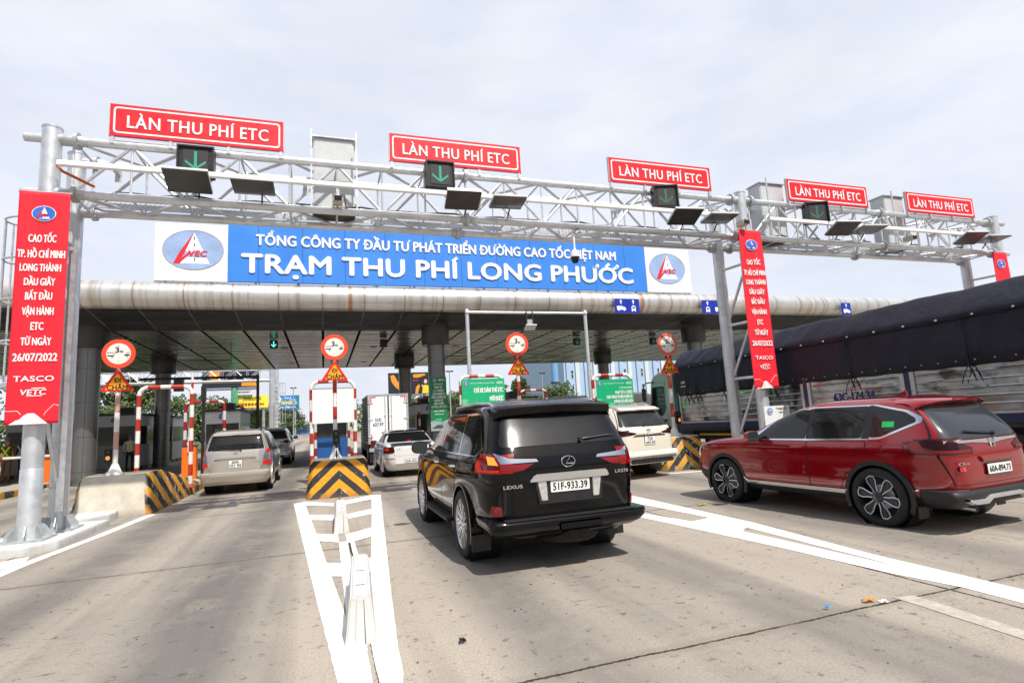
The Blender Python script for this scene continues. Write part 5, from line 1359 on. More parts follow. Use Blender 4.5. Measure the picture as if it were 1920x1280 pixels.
# ---------------------------------------------------------------- white saloon
def saloon():
    c = thing('saloon_car', 'white saloon with black roof stopped behind the small box truck', 'car', (2.57, 18.55, 0), 'cars queuing at the toll', 0)
    K = [(.20, -.72, 3.12, .74), (.28, -.86, 3.28, .80), (.45, -.93, 3.38, .845), (.65, -.95, 3.40, .855), (.82, -.95, 3.30, .855), (.90, -.95, 3.0, .85), (.96, -.93, 2.6, .845), (.995, -.88, 2.25, .835), (1.02, -.72, 2.10, .82), (1.05, -.48, 1.95, .79),
         (1.20, -.12, 1.58, .72), (1.33, .20, 1.25, .66), (1.39, .42, 1.05, .56), (1.42, .6, .9, .36), (1.425, .7, .8, .1)]
    b = car_body(c, K, P_WHITE, 2.57, .345, .31, 8, .06); me = b.data
    patch(me, 'roof_panel', [('xz', -1, [(-.62, 1.36), (.62, 1.36), (.62, 1.5), (-.62, 1.5)]), ('xz', 1, [(-.62, 1.36), (.62, 1.36), (.62, 1.5), (-.62, 1.5)])], P_BLACK, c, .004)
    for sd in (-1, 1):
        for po in ([(1.78, 1.03), (.85, 1.03), (.85, 1.34), (1.18, 1.34)], [(.80, 1.03), (-.12, 1.05), (.18, 1.33), (.80, 1.35)]):
            patch(me, 'window', [('yz', sd, soften(po, .03))], GLASSD, c, .005)
        fl = lambda po: [(p[0] * sd * -1, p[1]) for p in po]
        lamp = patch(me, 'tail_lamp', [('xz', -1, fl(soften([(-.9, .74), (-.58, .74), (-.50, .80), (-.56, .90), (-.84, .95), (-.9, .93)], .05))), ('yz', sd, [(-1.0, .75), (-.72, .80), (-.74, .91), (-1.0, .94)])], LENS_DARK, c, .01)
        patch(me, 'lamp_glow', [('xz', -1, fl(ell(-.73, .86, .06, .045, 14)))], LAMP_RED, lamp, .013)
        patch(me, 'bumper_trim', [('xz', -1, fl([(-.86, .56), (-.52, .57), (-.52, .585), (-.86, .58)]))], LENS_DARK, c, .008)
    door_set(me, c, [[(1.85, .34), (.84, .34), (.84, 1.0), (1.9, 1.0)], [(.82, .34), (.40, .34), (.28, .6), (-.05, 1.0), (.82, 1.0)]], P_WHITE, handles=[(1.0, .86, .84), (.1, .87, .84)], hmat=P_WHITE)
    patch(me, 'rear_window', [('xz', -1, soften([(-.70, 1.06), (.70, 1.06), (.56, 1.35), (-.56, 1.35)], .05))], GLASSD, c, .006)
    patch(me, 'boot_lid', [('xz', -1, [(-.52, .66), (.52, .66), (.58, .96), (-.58, .96)])], P_WHITE, c, .003)
    patch(me, 'boot_seam', [('xz', -1, grow([(-.52, .66), (.52, .66), (.58, .96), (-.58, .96)], .01))], SEAM, c, .0015)
    MB().prism([(-.78, 1.015), (-1.0, 1.035), (-1.0, 1.05), (-.78, 1.035)], 'x', -.62, .62).build('spoiler', BLACK, c, world=False)
    MB().cbox((0, -.40, 1.10), (.14, .02, .02)).build('brake_light', LAMP_RED, c, world=False)
    yp = rear_y(me, 0, .5) - .012
    MB().prism(soften([(-.52, .42), (.52, .42), (.46, .56), (-.40, .58)], .03), 'y', yp - .001, yp + .03).build('plate_recess', P_WHITE, c, world=False)
    plate(c, .02, .49, yp - .004, .50, .115, ['62A-352.31'])
    m = MB()
    for t in range(3): m.tube([(-.0 + t * .0, rear_y(me, 0, .86) - .006, .86), (.03 * math.cos(2.1 * t + .5), rear_y(me, 0, .86) - .006, .86 + .03 * math.sin(2.1 * t + .5))], .006, 6)
    m.build('badge', CHROME, c, world=False)
    tail_text(c, '1.4', -.40, .86, rear_y(me, -.4, .86) - .006, .03, .1)
    fin(c, .52, 1.42, P_WHITE, .14, .06)
    arch_trim(c, 2.57, .345, .31, .842, P_WHITE, .03, th=.008)
    for s in (-1, 1): mirror_part(c, s * .85, 1.72, 1.03, BLACK, s, .18, .13)
    add_wheels(c, 'five', .305, .19, 2.57, .835)
    return c
saloon()
# ================================================================ the canopy over the toll lanes
def tube_mat():
    m, nt, p = new_mat('stained_cladding')
    c = ramp(nt, noise(nt, 1.2, 6, .6), [(.3, lin(196, 195, 193)), (.7, lin(218, 217, 215))])
    # dirt runs down round the tube; rust where the sign leaks
    run = noise(nt, 3.0, 6, .65, (1.0, .04, .04))
    c = mix(nt, ramp(nt, run, [(.50, 0), (.66, .65)]), c, lin(158, 143, 124))
    run2 = noise(nt, 1.6, 7, .7, (1.0, .03, .03))
    c = mix(nt, ramp(nt, run2, [(.605, 0), (.66, .75)]), c, lin(178, 112, 52))
    tc = nd(nt, 'ShaderNodeTexCoord'); sep = nd(nt, 'ShaderNodeSeparateXYZ'); nt.links.new(tc.outputs['Object'], sep.inputs[0])
    fr = math_n(nt, 'FRACT', math_n(nt, 'DIVIDE', sep.outputs[0], 1.58)); d = math_n(nt, 'MINIMUM', fr, math_n(nt, 'SUBTRACT', 1.0, fr))
    c = mix(nt, ramp(nt, d, [(.006, 1), (.012, 0)]), c, lin(92, 86, 80))
    c = mix(nt, ramp(nt, d, [(.012, .5), (.06, 0)]), c, lin(172, 158, 138))
    nt.links.new(c, p.inputs['Base Color']); p.inputs['Roughness'].default_value = .36; p.inputs['Metallic'].default_value = .6
    bump(nt, p, noise(nt, 2, 3), .15, .03); return m
def soffit_mat(name, col, px, py, rough, metal, jc=(.008, .008, .008), jw=(.075, .13)):
    m, nt, p = new_mat(name)
    tc = nd(nt, 'ShaderNodeTexCoord'); sep = nd(nt, 'ShaderNodeSeparateXYZ'); nt.links.new(tc.outputs['Object'], sep.inputs[0])
    def j(c, per, w):
        fr = math_n(nt, 'FRACT', math_n(nt, 'DIVIDE', c, per)); d = math_n(nt, 'MULTIPLY', math_n(nt, 'MINIMUM', fr, math_n(nt, 'SUBTRACT', 1.0, fr)), per)
        return ramp(nt, math_n(nt, 'DIVIDE', d, w), [(.5, 1), (1, 0)])
    cellx = math_n(nt, 'FLOOR', math_n(nt, 'DIVIDE', sep.outputs[0], px)); celly = math_n(nt, 'FLOOR', math_n(nt, 'DIVIDE', sep.outputs[1], py))
    cv = nd(nt, 'ShaderNodeCombineXYZ'); nt.links.new(cellx, cv.inputs[0]); nt.links.new(celly, cv.inputs[1])
    wn2 = nd(nt, 'ShaderNodeTexWhiteNoise'); nt.links.new(cv.outputs[0], wn2.inputs['Vector'])
    c = ramp(nt, wn2.outputs['Value'], [(0, tuple(x * .6 for x in col)), (1, tuple(min(1, x * 1.4) for x in col))])
    c = mix(nt, ramp(nt, noise(nt, .6, 6, .6), [(.45, 0), (.7, .5)]), c, tuple(x * .6 for x in col))
    jj = math_n(nt, 'MAXIMUM', j(sep.outputs[0], px, jw[0]), math_n(nt, 'MULTIPLY', j(sep.outputs[1], py, jw[1]), ramp(nt, noise(nt, .8, 4), [(.3, .45), (.6, 1)])))
    c = mix(nt, jj, c, jc)
    c = mix(nt, ramp(nt, noise(nt, 1.0, 6, .65, (.35, 2.2, 1)), [(.45, 0), (.65, .6)]), c, tuple(x * .35 for x in col))
    nt.links.new(c, p.inputs['Base Color'])
    inv = math_n(nt, 'SUBTRACT', 1.0, jj)
    nt.links.new(math_n(nt, 'MULTIPLY', inv, metal), p.inputs['Metallic']); nt.links.new(math_n(nt, 'MULTIPLY', inv, .5), p.inputs['Specular IOR Level'])
    nt.links.new(math_n(nt, 'MAXIMUM', jj, ramp(nt, wn2.outputs['Value'], [(0, rough * .8), (1, rough * 1.3)])), p.inputs['Roughness'])
    # every panel sags a little, so reflections break from panel to panel
    wv = noise(nt, 1.1, 2, .5); b = math_n(nt, 'ADD', math_n(nt, 'MULTIPLY', wv, 1.0), math_n(nt, 'MULTIPLY', noise(nt, 7, 2), .10))
    b = math_n(nt, 'ADD', b, math_n(nt, 'MULTIPLY', math_n(nt, 'MULTIPLY', wn2.outputs['Value'], math_n(nt, 'FRACT', math_n(nt, 'DIVIDE', sep.outputs[1], py))), .35))
    bump(nt, p, b, .30, .12); return m
SOFF = soffit_mat('soffit_panels', (.25, .244, .238), 1.58, .62, .20, .7)
FASC = soffit_mat('fascia_panels', (.055, .055, .055), 1.58, 1.3, .35, .3, (.16, .16, .16), (.03, .02))
COLM = M('column_cladding', (.20, .20, .20), .30, .6, .05, .8, dirt=((.14, .14, .14), .2), stretch=(1, 1, .2))
CAPM = M('capital_cladding', (.055, .056, .058), .35, .5, .10, 1.5)
X0, X1 = -46, 60
def canopy():
    c = thing('toll_canopy', 'wide grey canopy with a rust stained rounded edge spanning the toll lanes', 'canopy', (0, 22, 0))
    m = MB(); n = 40; yc, zc, r = 22.75, 6.70, .50
    m.tube([(X0, yc, zc), (X1, yc, zc)], r, 40); m.build('edge_tube', tube_mat(), c, smooth=50)
    MB().add([(X0, 22.95, 6.25), (X1, 22.95, 6.25), (X1, 25.5, 5.87), (X0, 25.5, 5.87)], [(0, 1, 2, 3)]).build('fascia', FASC, c)
    MB().add([(X0, 25.5, 5.868), (X1, 25.5, 5.868), (X1, 41.5, 5.868), (X0, 41.5, 5.868)], [(0, 1, 2, 3)]).build('soffit', SOFF, c)
    MB().box(X0, 22.9, 6.9, X1, 41.5, 7.1).box(X0, 41.502, 5.85, X1, 41.62, 7.1).build('roof', OFFWHITE, c)
    for y in (25.4, 36.0):
        for x in (-22.0, -8.55, 4.95, 19.2, 33.0):
            o = MB().lathe([(.39, .0), (.39, 5.2)], (x, y, 0), 36, caps=False).build('column', COLM, c, smooth=50)
            MB().lathe([(.40, 5.14), (.63, 5.15), (.64, 5.17), (.64, 5.86 if y > 30 else 6.22)], (x, y, 0), 36, caps=False).build('capital', CAPM, o, smooth=40)
            g = MB()
            for z in np.arange(.5, 5.1, 1.28): g.lathe([(.391, z - .006), (.394, z - .006), (.394, z + .006), (.391, z + .006)], (x, y, 0), 36, caps=False)
            for k in range(3):
                a = 2 * math.pi * k / 3 + .9 + x; g.cbox((x + .391 * math.cos(a), y + .391 * math.sin(a), 2.6), (.012, .012, 5.1))
            g.build('cladding_joint', DARK, o)
    # slim ceiling lamps
    for x in (-6.3, -1.9, 2.6, 7.2, 11.6, 15.8):
        for y in (31.0, 38.5): 
            MB().lathe([(.001, 5.845), (.16, 5.845), (.19, 5.855), (.19, 5.866)], (x, y, 0), 20).build('ceiling_lamp', M('ceiling_lamp_grey', (.20, .20, .20), .4), c)
    # suspended rails of the old camera bars
    for x in (-5.6, 2.9 + 4.0): 
        MB().tube([(x - 1.2, 31, 5.3), (x + 1.2, 31, 5.3)], .02, 6).tube([(x - 1.2, 31, 5.3), (x - 1.2, 31, 5.86)], .015, 6).tube([(x + 1.2, 31, 5.1), (x + 1.2, 31, 5.86)], .015, 6).build('hanging_rail', DARK, c)
    return c
canopy()

# ---- name sign standing on the canopy edge
def sign_blue():
    m, nt, p = new_mat('name_sign_blue')
    c = ramp(nt, noise(nt, .7, 6), [(.3, lin(48, 124, 216)), (.7, lin(62, 138, 226))])
    tc = nd(nt, 'ShaderNodeTexCoord'); sep = nd(nt, 'ShaderNodeSeparateXYZ'); nt.links.new(tc.outputs['Object'], sep.inputs[0])
    fr = math_n(nt, 'FRACT', math_n(nt, 'DIVIDE', sep.outputs[0], 1.58)); d = math_n(nt, 'MINIMUM', fr, math_n(nt, 'SUBTRACT', 1.0, fr))
    c = mix(nt, ramp(nt, d, [(.004, .8), (.009, 0)]), c, lin(24, 62, 120))
    c = mix(nt, ramp(nt, noise(nt, 5, 7, .75), [(.66, 0), (.72, .35)]), c, lin(150, 180, 215))
    nt.links.new(c, p.inputs['Base Color']); p.inputs['Roughness'].default_value = .45; bump(nt, p, noise(nt, 1.5, 3), .15, .03); return m
def sign_white():
    m, nt, p = new_mat('name_sign_white')
    c = ramp(nt, noise(nt, .7, 5), [(.3, lin(222, 222, 222)), (.7, lin(234, 234, 234))])
    run = noise(nt, 3.2, 6, .65, (1.0, .1, .10))
    c = mix(nt, ramp(nt, run, [(.56, 0), (.72, .5)]), c, lin(172, 162, 148))
    nt.links.new(c, p.inputs['Base Color']); p.inputs['Roughness'].default_value = .5; return m
def name_sign():
    c = thing('name_sign', 'long blue and white toll plaza name sign with oval emblems on the canopy edge', 'sign', (5.6, 22.45, 7.2))
    y = 22.42
    MB().box(-3.34, y, 7.20, 14.62, y + .14, 9.42).build('blue_panel', sign_blue(), c)
    for (a, b) in ((-5.72, -3.345), (14.625, 17.12)): MB().box(a, y - .004, 7.18, b, y + .14, 9.34).build('white_panel', sign_white(), c)
    f = MB()
    for x in np.arange(-5.4, 17.2, 1.5): f.box(x - .03, y + .15, 7.1, x + .03, y + .22, 9.3).tube([(x, y + .2, 9.2), (x, y + 1.6, 7.1)], .03, 6)
    f.build('backing_frame', GALVD, c)
    for x in (-4.48, 15.82): emblem(c, x, 8.36, y - .008, .98, .73, blue=EMB_SKY, rim=False)
    for x in (-4.48, 15.82):
        g = MB(); p = ell(x, 8.36, .99, .74, 48); g.tube([(a, y - .012, b) for a, b in p + p[:1]], .016, 6, caps=False); g.build('emblem_rim', GALVD, c)
    lettering(c, 'TỔNG CÔNG TY ĐẦU TƯ PHÁT TRIỂN ĐƯỜNG CAO TỐC VIỆT NAM', 5.33, 8.86, y - .002, .41, WHITE2, width=15.4, bold=.045, depth=.03)
    lettering(c, 'TRẠM THU PHÍ LONG PHƯỚC', 5.50, 7.93, y - .002, .72, WHITE2, width=16.7, bold=.052, depth=.04)
name_sign()

# ---- blue lane pictogram signs on the tube
def lorry_icon(g, x, z, y, s):
    g.prism([(x - .22 * s, z - .07 * s), (x + .08 * s, z - .07 * s), (x + .08 * s, z + .11 * s), (x - .22 * s, z + .11 * s)], 'y', y - .006, y)
    g.prism([(x + .09 * s, z - .07 * s), (x + .24 * s, z - .07 * s), (x + .24 * s, z + .0 * s), (x + .17 * s, z + .07 * s), (x + .09 * s, z + .07 * s)], 'y', y - .006, y)
    for q in (-.14, .15): g.prism(ell(x + q * s, z - .08 * s, .04 * s, .04 * s, 12), 'y', y - .007, y)
def bus_icon(g, x, z, y, s, ink):
    g.prism(soften([(x - .11 * s, z - .10 * s), (x + .11 * s, z - .10 * s), (x + .11 * s, z + .07 * s), (x + .06 * s, z + .13 * s), (x - .06 * s, z + .13 * s), (x - .11 * s, z + .07 * s)], .02), 'y', y - .006, y)
    for q in (-.08, .08): g.prism([(x + (q - .03) * s, z - .14 * s), (x + (q + .03) * s, z - .14 * s), (x + (q + .03) * s, z - .10 * s), (x + (q - .03) * s, z - .10 * s)], 'y', y - .006, y)
    ink.prism([(x - .08 * s, z - .0 * s), (x + .08 * s, z - .0 * s), (x + .06 * s, z + .07 * s), (x - .06 * s, z + .07 * s)], 'y', y - .010, y - .007)
def lane_picto(label, x, kinds):
    c = thing('lane_type_sign', label, 'sign', (x, 22.1, 6.42), 'blue lane type signs on the canopy edge')
    n = len(kinds); w = .63
    for i, k in enumerate(kinds):
        xc = (i - (n - 1) / 2) * (w + .012)
        o = MB().box(xc - w / 2, -.02, -.33, xc + w / 2, .01, .33).build('panel', BLUESIGN, c, world=False)
        g = MB(); ink = MB()
        g.prism([(xc - .025, .08), (xc + .025, .08), (xc + .025, .20), (xc + .075, .20), (xc, .29), (xc - .075, .20), (xc - .025, .20)], 'y', -.026, -.021)
        (lorry_icon(g, xc, -.12, -.021, 1.0) if k == 'lorry' else bus_icon(g, xc, -.12, -.021, 1.0, ink))
        g.build('pictogram', WHITE2, o, world=False)
        if ink.v: ink.build('pictogram_detail', BLUESIGN, o, world=False)
    MB().box(-.3, .01, -.05, .3, .22, .0).build('bracket', GALV, c, world=False)
lane_picto('blue sign pair with lorry and bus pictograms below the name sign right half', 13.25, ['lorry', 'bus'])
lane_picto('blue sign pair with car pictograms behind the middle gantry leg', 18.0, ['bus', 'lorry'])
lane_picto('lone blue sign on the canopy edge just above the truck tarpaulin', 26.6, ['lorry'])

# ---- arrows hanging under the canopy
def hanging_signal(label, x, lit, y=28.0):
    c = thing('hanging_signal', label, 'lane signal', (x, y, 5.86), 'lane signals under the canopy')
    MB().box(-.17, -.1, -.42, .17, .12, -.04).build('housing', BLACK, c, world=False, bevel=.01)
    MB().tube([(0, 0, -.05), (0, 0, .0)], .02, 8).build('drop_pipe', DARK, c, world=False)
    y = -.102; g = MB()
    def bar(a, b, w=.018):
        a, b = Vector((a[0], 0, a[1])), Vector((b[0], 0, b[1])); d = (b - a).normalized(); nn = Vector((-d.z, 0, d.x)) * w
        g.add([(p.x, y - .004, p.z) for p in (a - nn, b - nn, b + nn, a + nn)], [(0, 1, 2, 3)])
    bar((0, -.10), (0, -.35)); bar((0, -.36), (-.10, -.25)); bar((0, -.36), (.10, -.25))
    g.build('arrow', {2: E('green_lane_led', (.10, 1.0, .72), 2.2), 1: E('dim_lane_led', (.03, .30, .18), .5), 0: DARK}[lit], c, world=False, fix=False)
hanging_signal('brightly lit green arrow under the canopy above the far white car', -2.18, 2)
hanging_signal('dark signal under the canopy left of the banner column', 2.85, 0)
hanging_signal('dim green arrow under the canopy inside the portal frame', 13.4, 1)
hanging_signal('dim green arrow under the canopy left of the faded height sign', 18.3, 1)

# ---- green notices on column and frames
def gtext(c, rows, x, z, y, h, w, gap, align='C'):
    for i, t in enumerate(rows):
        lettering(c, t[0], x, z - i * gap, y, h * t[1], WHITE2, width=t[2], bold=.05, depth=.003, world=False, align=align) if t[2] else lettering(c, t[0], x, z - i * gap, y, h * t[1], WHITE2, sx=.62, bold=.05, depth=.003, world=False, align=align)
def green_board(label, x, y, w, h, z, tilt, rows, foot):
    c = thing('toll_notice', label, 'notice board', (x, y, z), 'green toll notices', 0)
    o = MB().box(-w / 2, -.012, -h, w / 2, .008, 0).build('panel', GREEN, c, world=False)
    g = MB(); yy = -.0135
    g.add([(-w / 2, yy, -h), (w / 2, yy, -h), (w / 2, yy, -h * .93), (w * .1, yy, -h * .84), (-w * .12, yy, -h * .72), (-w * .3, yy, -h * .62), (-w / 2, yy, -h * .58)], [tuple(range(7))]).build('print', M('pale_green_print', lin(110, 190, 150), .5, 0, .15, 4), o, world=False, fix=False)
    emblem(o, -w * .41, -h * .13, -.014, w * .052, w * .052, world=False)
    lettering(o, 'CAO TỐC TP. HỒ CHÍ MINH - LONG THÀNH - DẦU GIÂY', -w * .02, -h * .13, -.013, .035, WHITE2, width=w * .56, bold=.03, depth=.002, world=False)
    lettering(o, 'VETC', w * .39, -h * .13, -.013, .075, WHITE2, width=w * .15, bold=.04, depth=.002, world=False, skew=.15)
    for (t, hh, zz, ww) in rows: lettering(o, t, w * .46, -h * zz, -.013, hh, WHITE2, width=ww * w, bold=.045, depth=.003, world=False, align='R')
    g = MB()
    g.add([(-w * .38, -.0145, -h * .80), (-w * .16, -.0145, -h * .80), (-w * .16, -.0145, -h * .62), (-w * .38, -.0145, -h * .62)], [(0, 1, 2, 3)]).build('print', M('mid_green_print', lin(40, 170, 110), .5), o, world=False, fix=False)
    MB().box(-w / 2, .01, -.06, w / 2, .03, -.03).box(-w / 2, .01, -h + .03, w / 2, .03, -h + .06).build('batten', GALVD, c, world=False)
green_board('wide green notice with few large words just above the black car roof', 5.12, 18.19, 1.50, 1.12, 2.98, 0, [('CHỈ XE DÁN THẺ ETC', .15, .34, .68), ('MỚI ĐƯỢC', .15, .60, .32), ('ĐI VÀO LÀN ETC', .15, .86, .54)], 0)
green_board('wide green notice with five text lines above the pearl car', 9.72, 17.49, 1.46, 1.12, 2.77, 0, [('(THEO NGHỊ ĐỊNH)', .05, .27, .34), ('PHẠT TỪ 1-2 TRIỆU', .105, .41, .46), ('CHO HÀNH VI ĐIỀU KHIỂN XE', .105, .55, .70), ('KHÔNG ĐỦ ĐIỀU KIỆN', .105, .69, .51), ('ĐI VÀO LÀN ETC', .105, .83, .40)], 0)
def green_vertical():
    c = thing('toll_notice', 'tall narrow green notice fixed to the front canopy column', 'notice board', (4.91, 24.98, 3.63), 'green toll notices')
    w, h = .76, 2.40
    o = MB().box(-w / 2, -.015, -h, w / 2, .01, 0).build('panel', M('deep_green_board', lin(16, 118, 72), .5, 0, .08, 1.5), c, world=False)
    g = MB(); yy = -.0165
    g.add([(-w / 2, yy, -h), (w / 2, yy, -h), (w / 2, yy, -h * .80), (w * .2, yy, -h * .84), (-w * .1, yy, -h * .80), (-w / 2, yy, -h * .82)], [tuple(range(6))]).build('print', M('photo_print_grey', lin(150, 165, 160), .5, 0, .25, 5), o, world=False, fix=False)
    MB().prism([(-.30, -h * .955), (.30, -h * .965), (.34, -h * .93), (.20, -h * .915), (.10, -h * .89), (-.10, -h * .89), (-.22, -h * .925), (-.32, -h * .935)], 'y', -.020, -.017).build('print', M('car_print_dark', lin(70, 76, 98), .4, 0, .3, 6), o, world=False)
    MB().box(-.16, -.019, -h * .83, .12, -.017, -h * .77).build('print', M('mid_green_print', lin(40, 170, 110), .5), o, world=False)
    emblem(o, -w * .2, -h * .055, -.018, .075, .075, world=False)
    lettering(o, 'VETC', w * .2, -h * .055, -.016, .085, WHITE2, width=.28, bold=.04, depth=.003, world=False, skew=.15)
    for i, (t, f) in enumerate((('(THEO NGHỊ ĐỊNH)', .13), ('PHẠT TỪ', .19), ('1-2 TRIỆU', .255), ('CHO HÀNH VI', .315), ('ĐIỀU KHIỂN XE', .375), ('KHÔNG ĐỦ', .435), ('ĐIỀU KIỆN', .495), ('ĐI VÀO LÀN ETC', .555), ('Hotline: 1900 6010', .635), ('www.vetc.com.vn', .69))):
        hh = .05 if f in (.13, .635, .69) else .095
        lettering(o, t, .01, -h * f, -.016, hh, WHITE2, width=min(w * .9, len(t) * hh * .52), bold=.035, depth=.003, world=False)
green_vertical()
# ================================================================ island furniture
def band_mat(name, red, white, per, ph, worn):
    m, nt, p = new_mat(name)
    tc = nd(nt, 'ShaderNodeTexCoord'); sep = nd(nt, 'ShaderNodeSeparateXYZ'); nt.links.new(tc.outputs['Object'], sep.inputs[0])
    # bands run along the pipe: up the legs, across the top bar
    top = math_n(nt, 'GREATER_THAN', sep.outputs[2], 2.80)
    u = math_n(nt, 'ADD', math_n(nt, 'MULTIPLY', sep.outputs[2], math_n(nt, 'SUBTRACT', 1.0, top)), math_n(nt, 'MULTIPLY', math_n(nt, 'SUBTRACT', math_n(nt, 'ABSOLUTE', sep.outputs[0]), .26), top))
    fr = math_n(nt, 'FRACT', math_n(nt, 'DIVIDE', math_n(nt, 'ADD', u, ph), per))
    c = ramp(nt, fr, [(.0, red), (.475, red), (.485, white), (.995, white), (1.0, red)])
    w = ramp(nt, noise(nt, 9, 8, .72), [(.60, 0), (.66, worn)])
    c = mix(nt, w, c, lin(150, 88, 62)); c = mix(nt, ramp(nt, noise(nt, 24, 6, .7), [(.62, 0), (.7, worn)]), c, lin(196, 178, 160))
    nt.links.new(c, p.inputs['Base Color']); p.inputs['Roughness'].default_value = .5; return m
BANDS = band_mat('red_white_bands', lin(172, 44, 26), lin(224, 222, 216), .65, .13, .5)
BANDSP = band_mat('red_white_post_bands', lin(170, 60, 44), lin(222, 220, 212), .80, .2, .85)
BANDSD = band_mat('dark_red_bands', lin(140, 22, 22), lin(196, 194, 188), .65, .13, .2)
def pipe_frame(name_label, x, y, w, ztop, z0=.2, r=.058, mat=None):
    c = thing('pipe_frame', name_label, 'guard frame', (x, y, 0), 'red and white guard frames on the islands')
    rad = .22; pts = [(-w / 2, 0, z0)] + [(-w / 2, 0, ztop - rad)]
    pts += [(-w / 2 + rad - rad * math.cos(math.pi / 2 * t / 6), 0, ztop - rad + rad * math.sin(math.pi / 2 * t / 6)) for t in range(1, 7)]
    pts += [(w / 2 - rad + rad * math.sin(math.pi / 2 * t / 6), 0, ztop - rad + rad * math.cos(math.pi / 2 * t / 6)) for t in range(0, 7)]
    pts += [(w / 2, 0, z0)]
    MB().tube(pts, r, 14).build('pipe', mat or BANDS, c, world=False, smooth=60)
    for s in (-1, 1):
        MB().lathe([(.17, z0), (.17, z0 + .02), (r + .005, z0 + .10)], (s * w / 2, 0, 0), 10).build('foot_flange', GALVD if mat else M('rusty_red_flange', lin(140, 60, 44), .7, 0, .2, 9), c, world=False)
    return c
pipe_frame('red and white guard frame standing on the bare cream block', -4.17, 17.9, 1.29, 3.0)
pipe_frame('red and white guard frame that holds the blank white board', .28, 17.9, 1.25, 3.02)
pipe_frame('guard frame behind the two line green notice', 5.10, 18.3, 1.48, 3.08)
pipe_frame('guard frame behind the five line green notice', 9.68, 17.6, 1.50, 2.93)

def white_board():
    c = thing('blank_board', 'blank white board tied to the guard frame over the chevron block', 'board', (.28, 17.8, 1.76), None)
    MB().box(-.60, -.012, 0, .60, .01, 1.03).build('panel', WHITE, c, world=False)
    MB().box(-.615, -.02, 1.032, .615, .03, 1.06).box(-.60, .012, .2, .60, .03, .24).build('batten', GALVD, c, world=False)
white_board()

BANDSF = band_mat('faded_post_bands', lin(196, 150, 136), lin(224, 222, 214), .80, .2, .95)
def road_sign(label, x, y, zc, rim, post_mat, z0, facing=0.0, squeeze=1.0):
    c = thing('height_sign_post', label, 'road sign', (x, y, 0), 'round spacing signs over slow signs on the blocks', facing)
    r = .325
    o = MB().tube([(0, .05, z0), (0, .05, zc - .2)], .05, 14).build('post', post_mat, c, world=False, smooth=60)
    MB().lathe([(.16, z0), (.15, z0 + .02), (.075, z0 + .20), (.06, z0 + .24)], (0, .05, 0), 10).build('foot_flange', WHITE, o, world=False)
    for q in (-.07, .07): MB().box(q - .02, .0, zc - .42, q + .02, .03, zc + .1).build('bracket', DARK, c, world=False)
    d = MB().prism(ell(0, zc, r, r, 44), 'y', -.012, .0).build('round_panel', rim, c, world=False)
    f = MB().prism(ell(0, zc, r * .715, r * .715, 44), 'y', -.016, -.0125).build('sign_face', SIGNWHT, d, world=False)
    lettering(d, '3', -.03, zc + .085, -.017, .125, INK, width=.07, bold=.045, depth=.002, world=False)
    lettering(d, 'm', .055, zc + .055, -.017, .065, INK, width=.06, bold=.05, depth=.002, world=False)
    g = MB(); Y0 = -.019; Y1 = -.0165
    # coach at the left, car at the right, both cut off by the rim
    def poly(p): g.prism(p, 'y', Y0, Y1)
    poly([(-.215, zc - .055), (-.09, zc - .055), (-.085, zc - .032), (-.215, zc - .032)]); g.tube([(-.215, Y0, zc + .025), (-.10, Y0, zc + .025), (-.082, Y0, zc - .01), (-.082, Y0, zc - .04)], .005, 5)
    p = ell(-.118, zc - .062, .018, .018, 12); g.tube([(a, Y0, b) for a, b in p + p[:1]], .0045, 5)
    poly([(.215, zc - .045), (.10, zc - .045), (.10, zc - .028), (.14, zc - .018), (.215, zc - .015)]); g.tube([(.14, Y0, zc - .018), (.175, Y0, zc + .025), (.215, Y0, zc + .027)], .005, 5)
    p = ell(.165, zc - .055, .017, .017, 12); g.tube([(a, Y0, b) for a, b in p + p[:1]], .0045, 5)
    for q in (.18, -.18): poly([(-.012, zc + q), (.012, zc + q), (0, zc + q + (.022 if q < 0 else -.022))])
    g.build('pictogram', INK, d, world=False)
    zt = zc - .325
    T = lambda k, dz=0: [(0 - .36 * k, zt - .27 - .27 * k + dz), (.36 * k, zt - .27 - .27 * k + dz), (0, zt - .27 + .30 * k + dz)]
    a = MB().prism(soften(T(.90), .05, 4), 'y', -.014, -.002).build('triangle_panel', SIGNRED, c, world=False)
    MB().prism(soften(T(.66, -.03), .03, 4), 'y', -.018, -.0145).build('sign_face', YELLOW, a, world=False)
    lettering(a, 'ĐI', 0, zt - .262, -.019, .10, INK, width=.12, bold=.045, depth=.002, world=False)
    lettering(a, 'CHẬM', 0, zt - .42, -.019, .105, INK, width=.385, bold=.045, depth=.002, world=False)
    return c
road_sign('round sign over slow sign on the bare cream block, slim post', -4.30, 14.42, 3.50, SIGNORNG, BANDSF, .86)
road_sign('round sign over slow sign in front of the blank white board', .27, 14.62, 3.62, SIGNORNG, BANDS, .86)
road_sign('round sign over slow sign between the portal posts', 5.02, 14.25, 3.60, SIGNORNG, BANDSP, .86)
road_sign('bleached pink round sign over slow sign beside the truck cab', 9.36, 13.6, 3.46, SIGNPINK, BANDSP, .86)

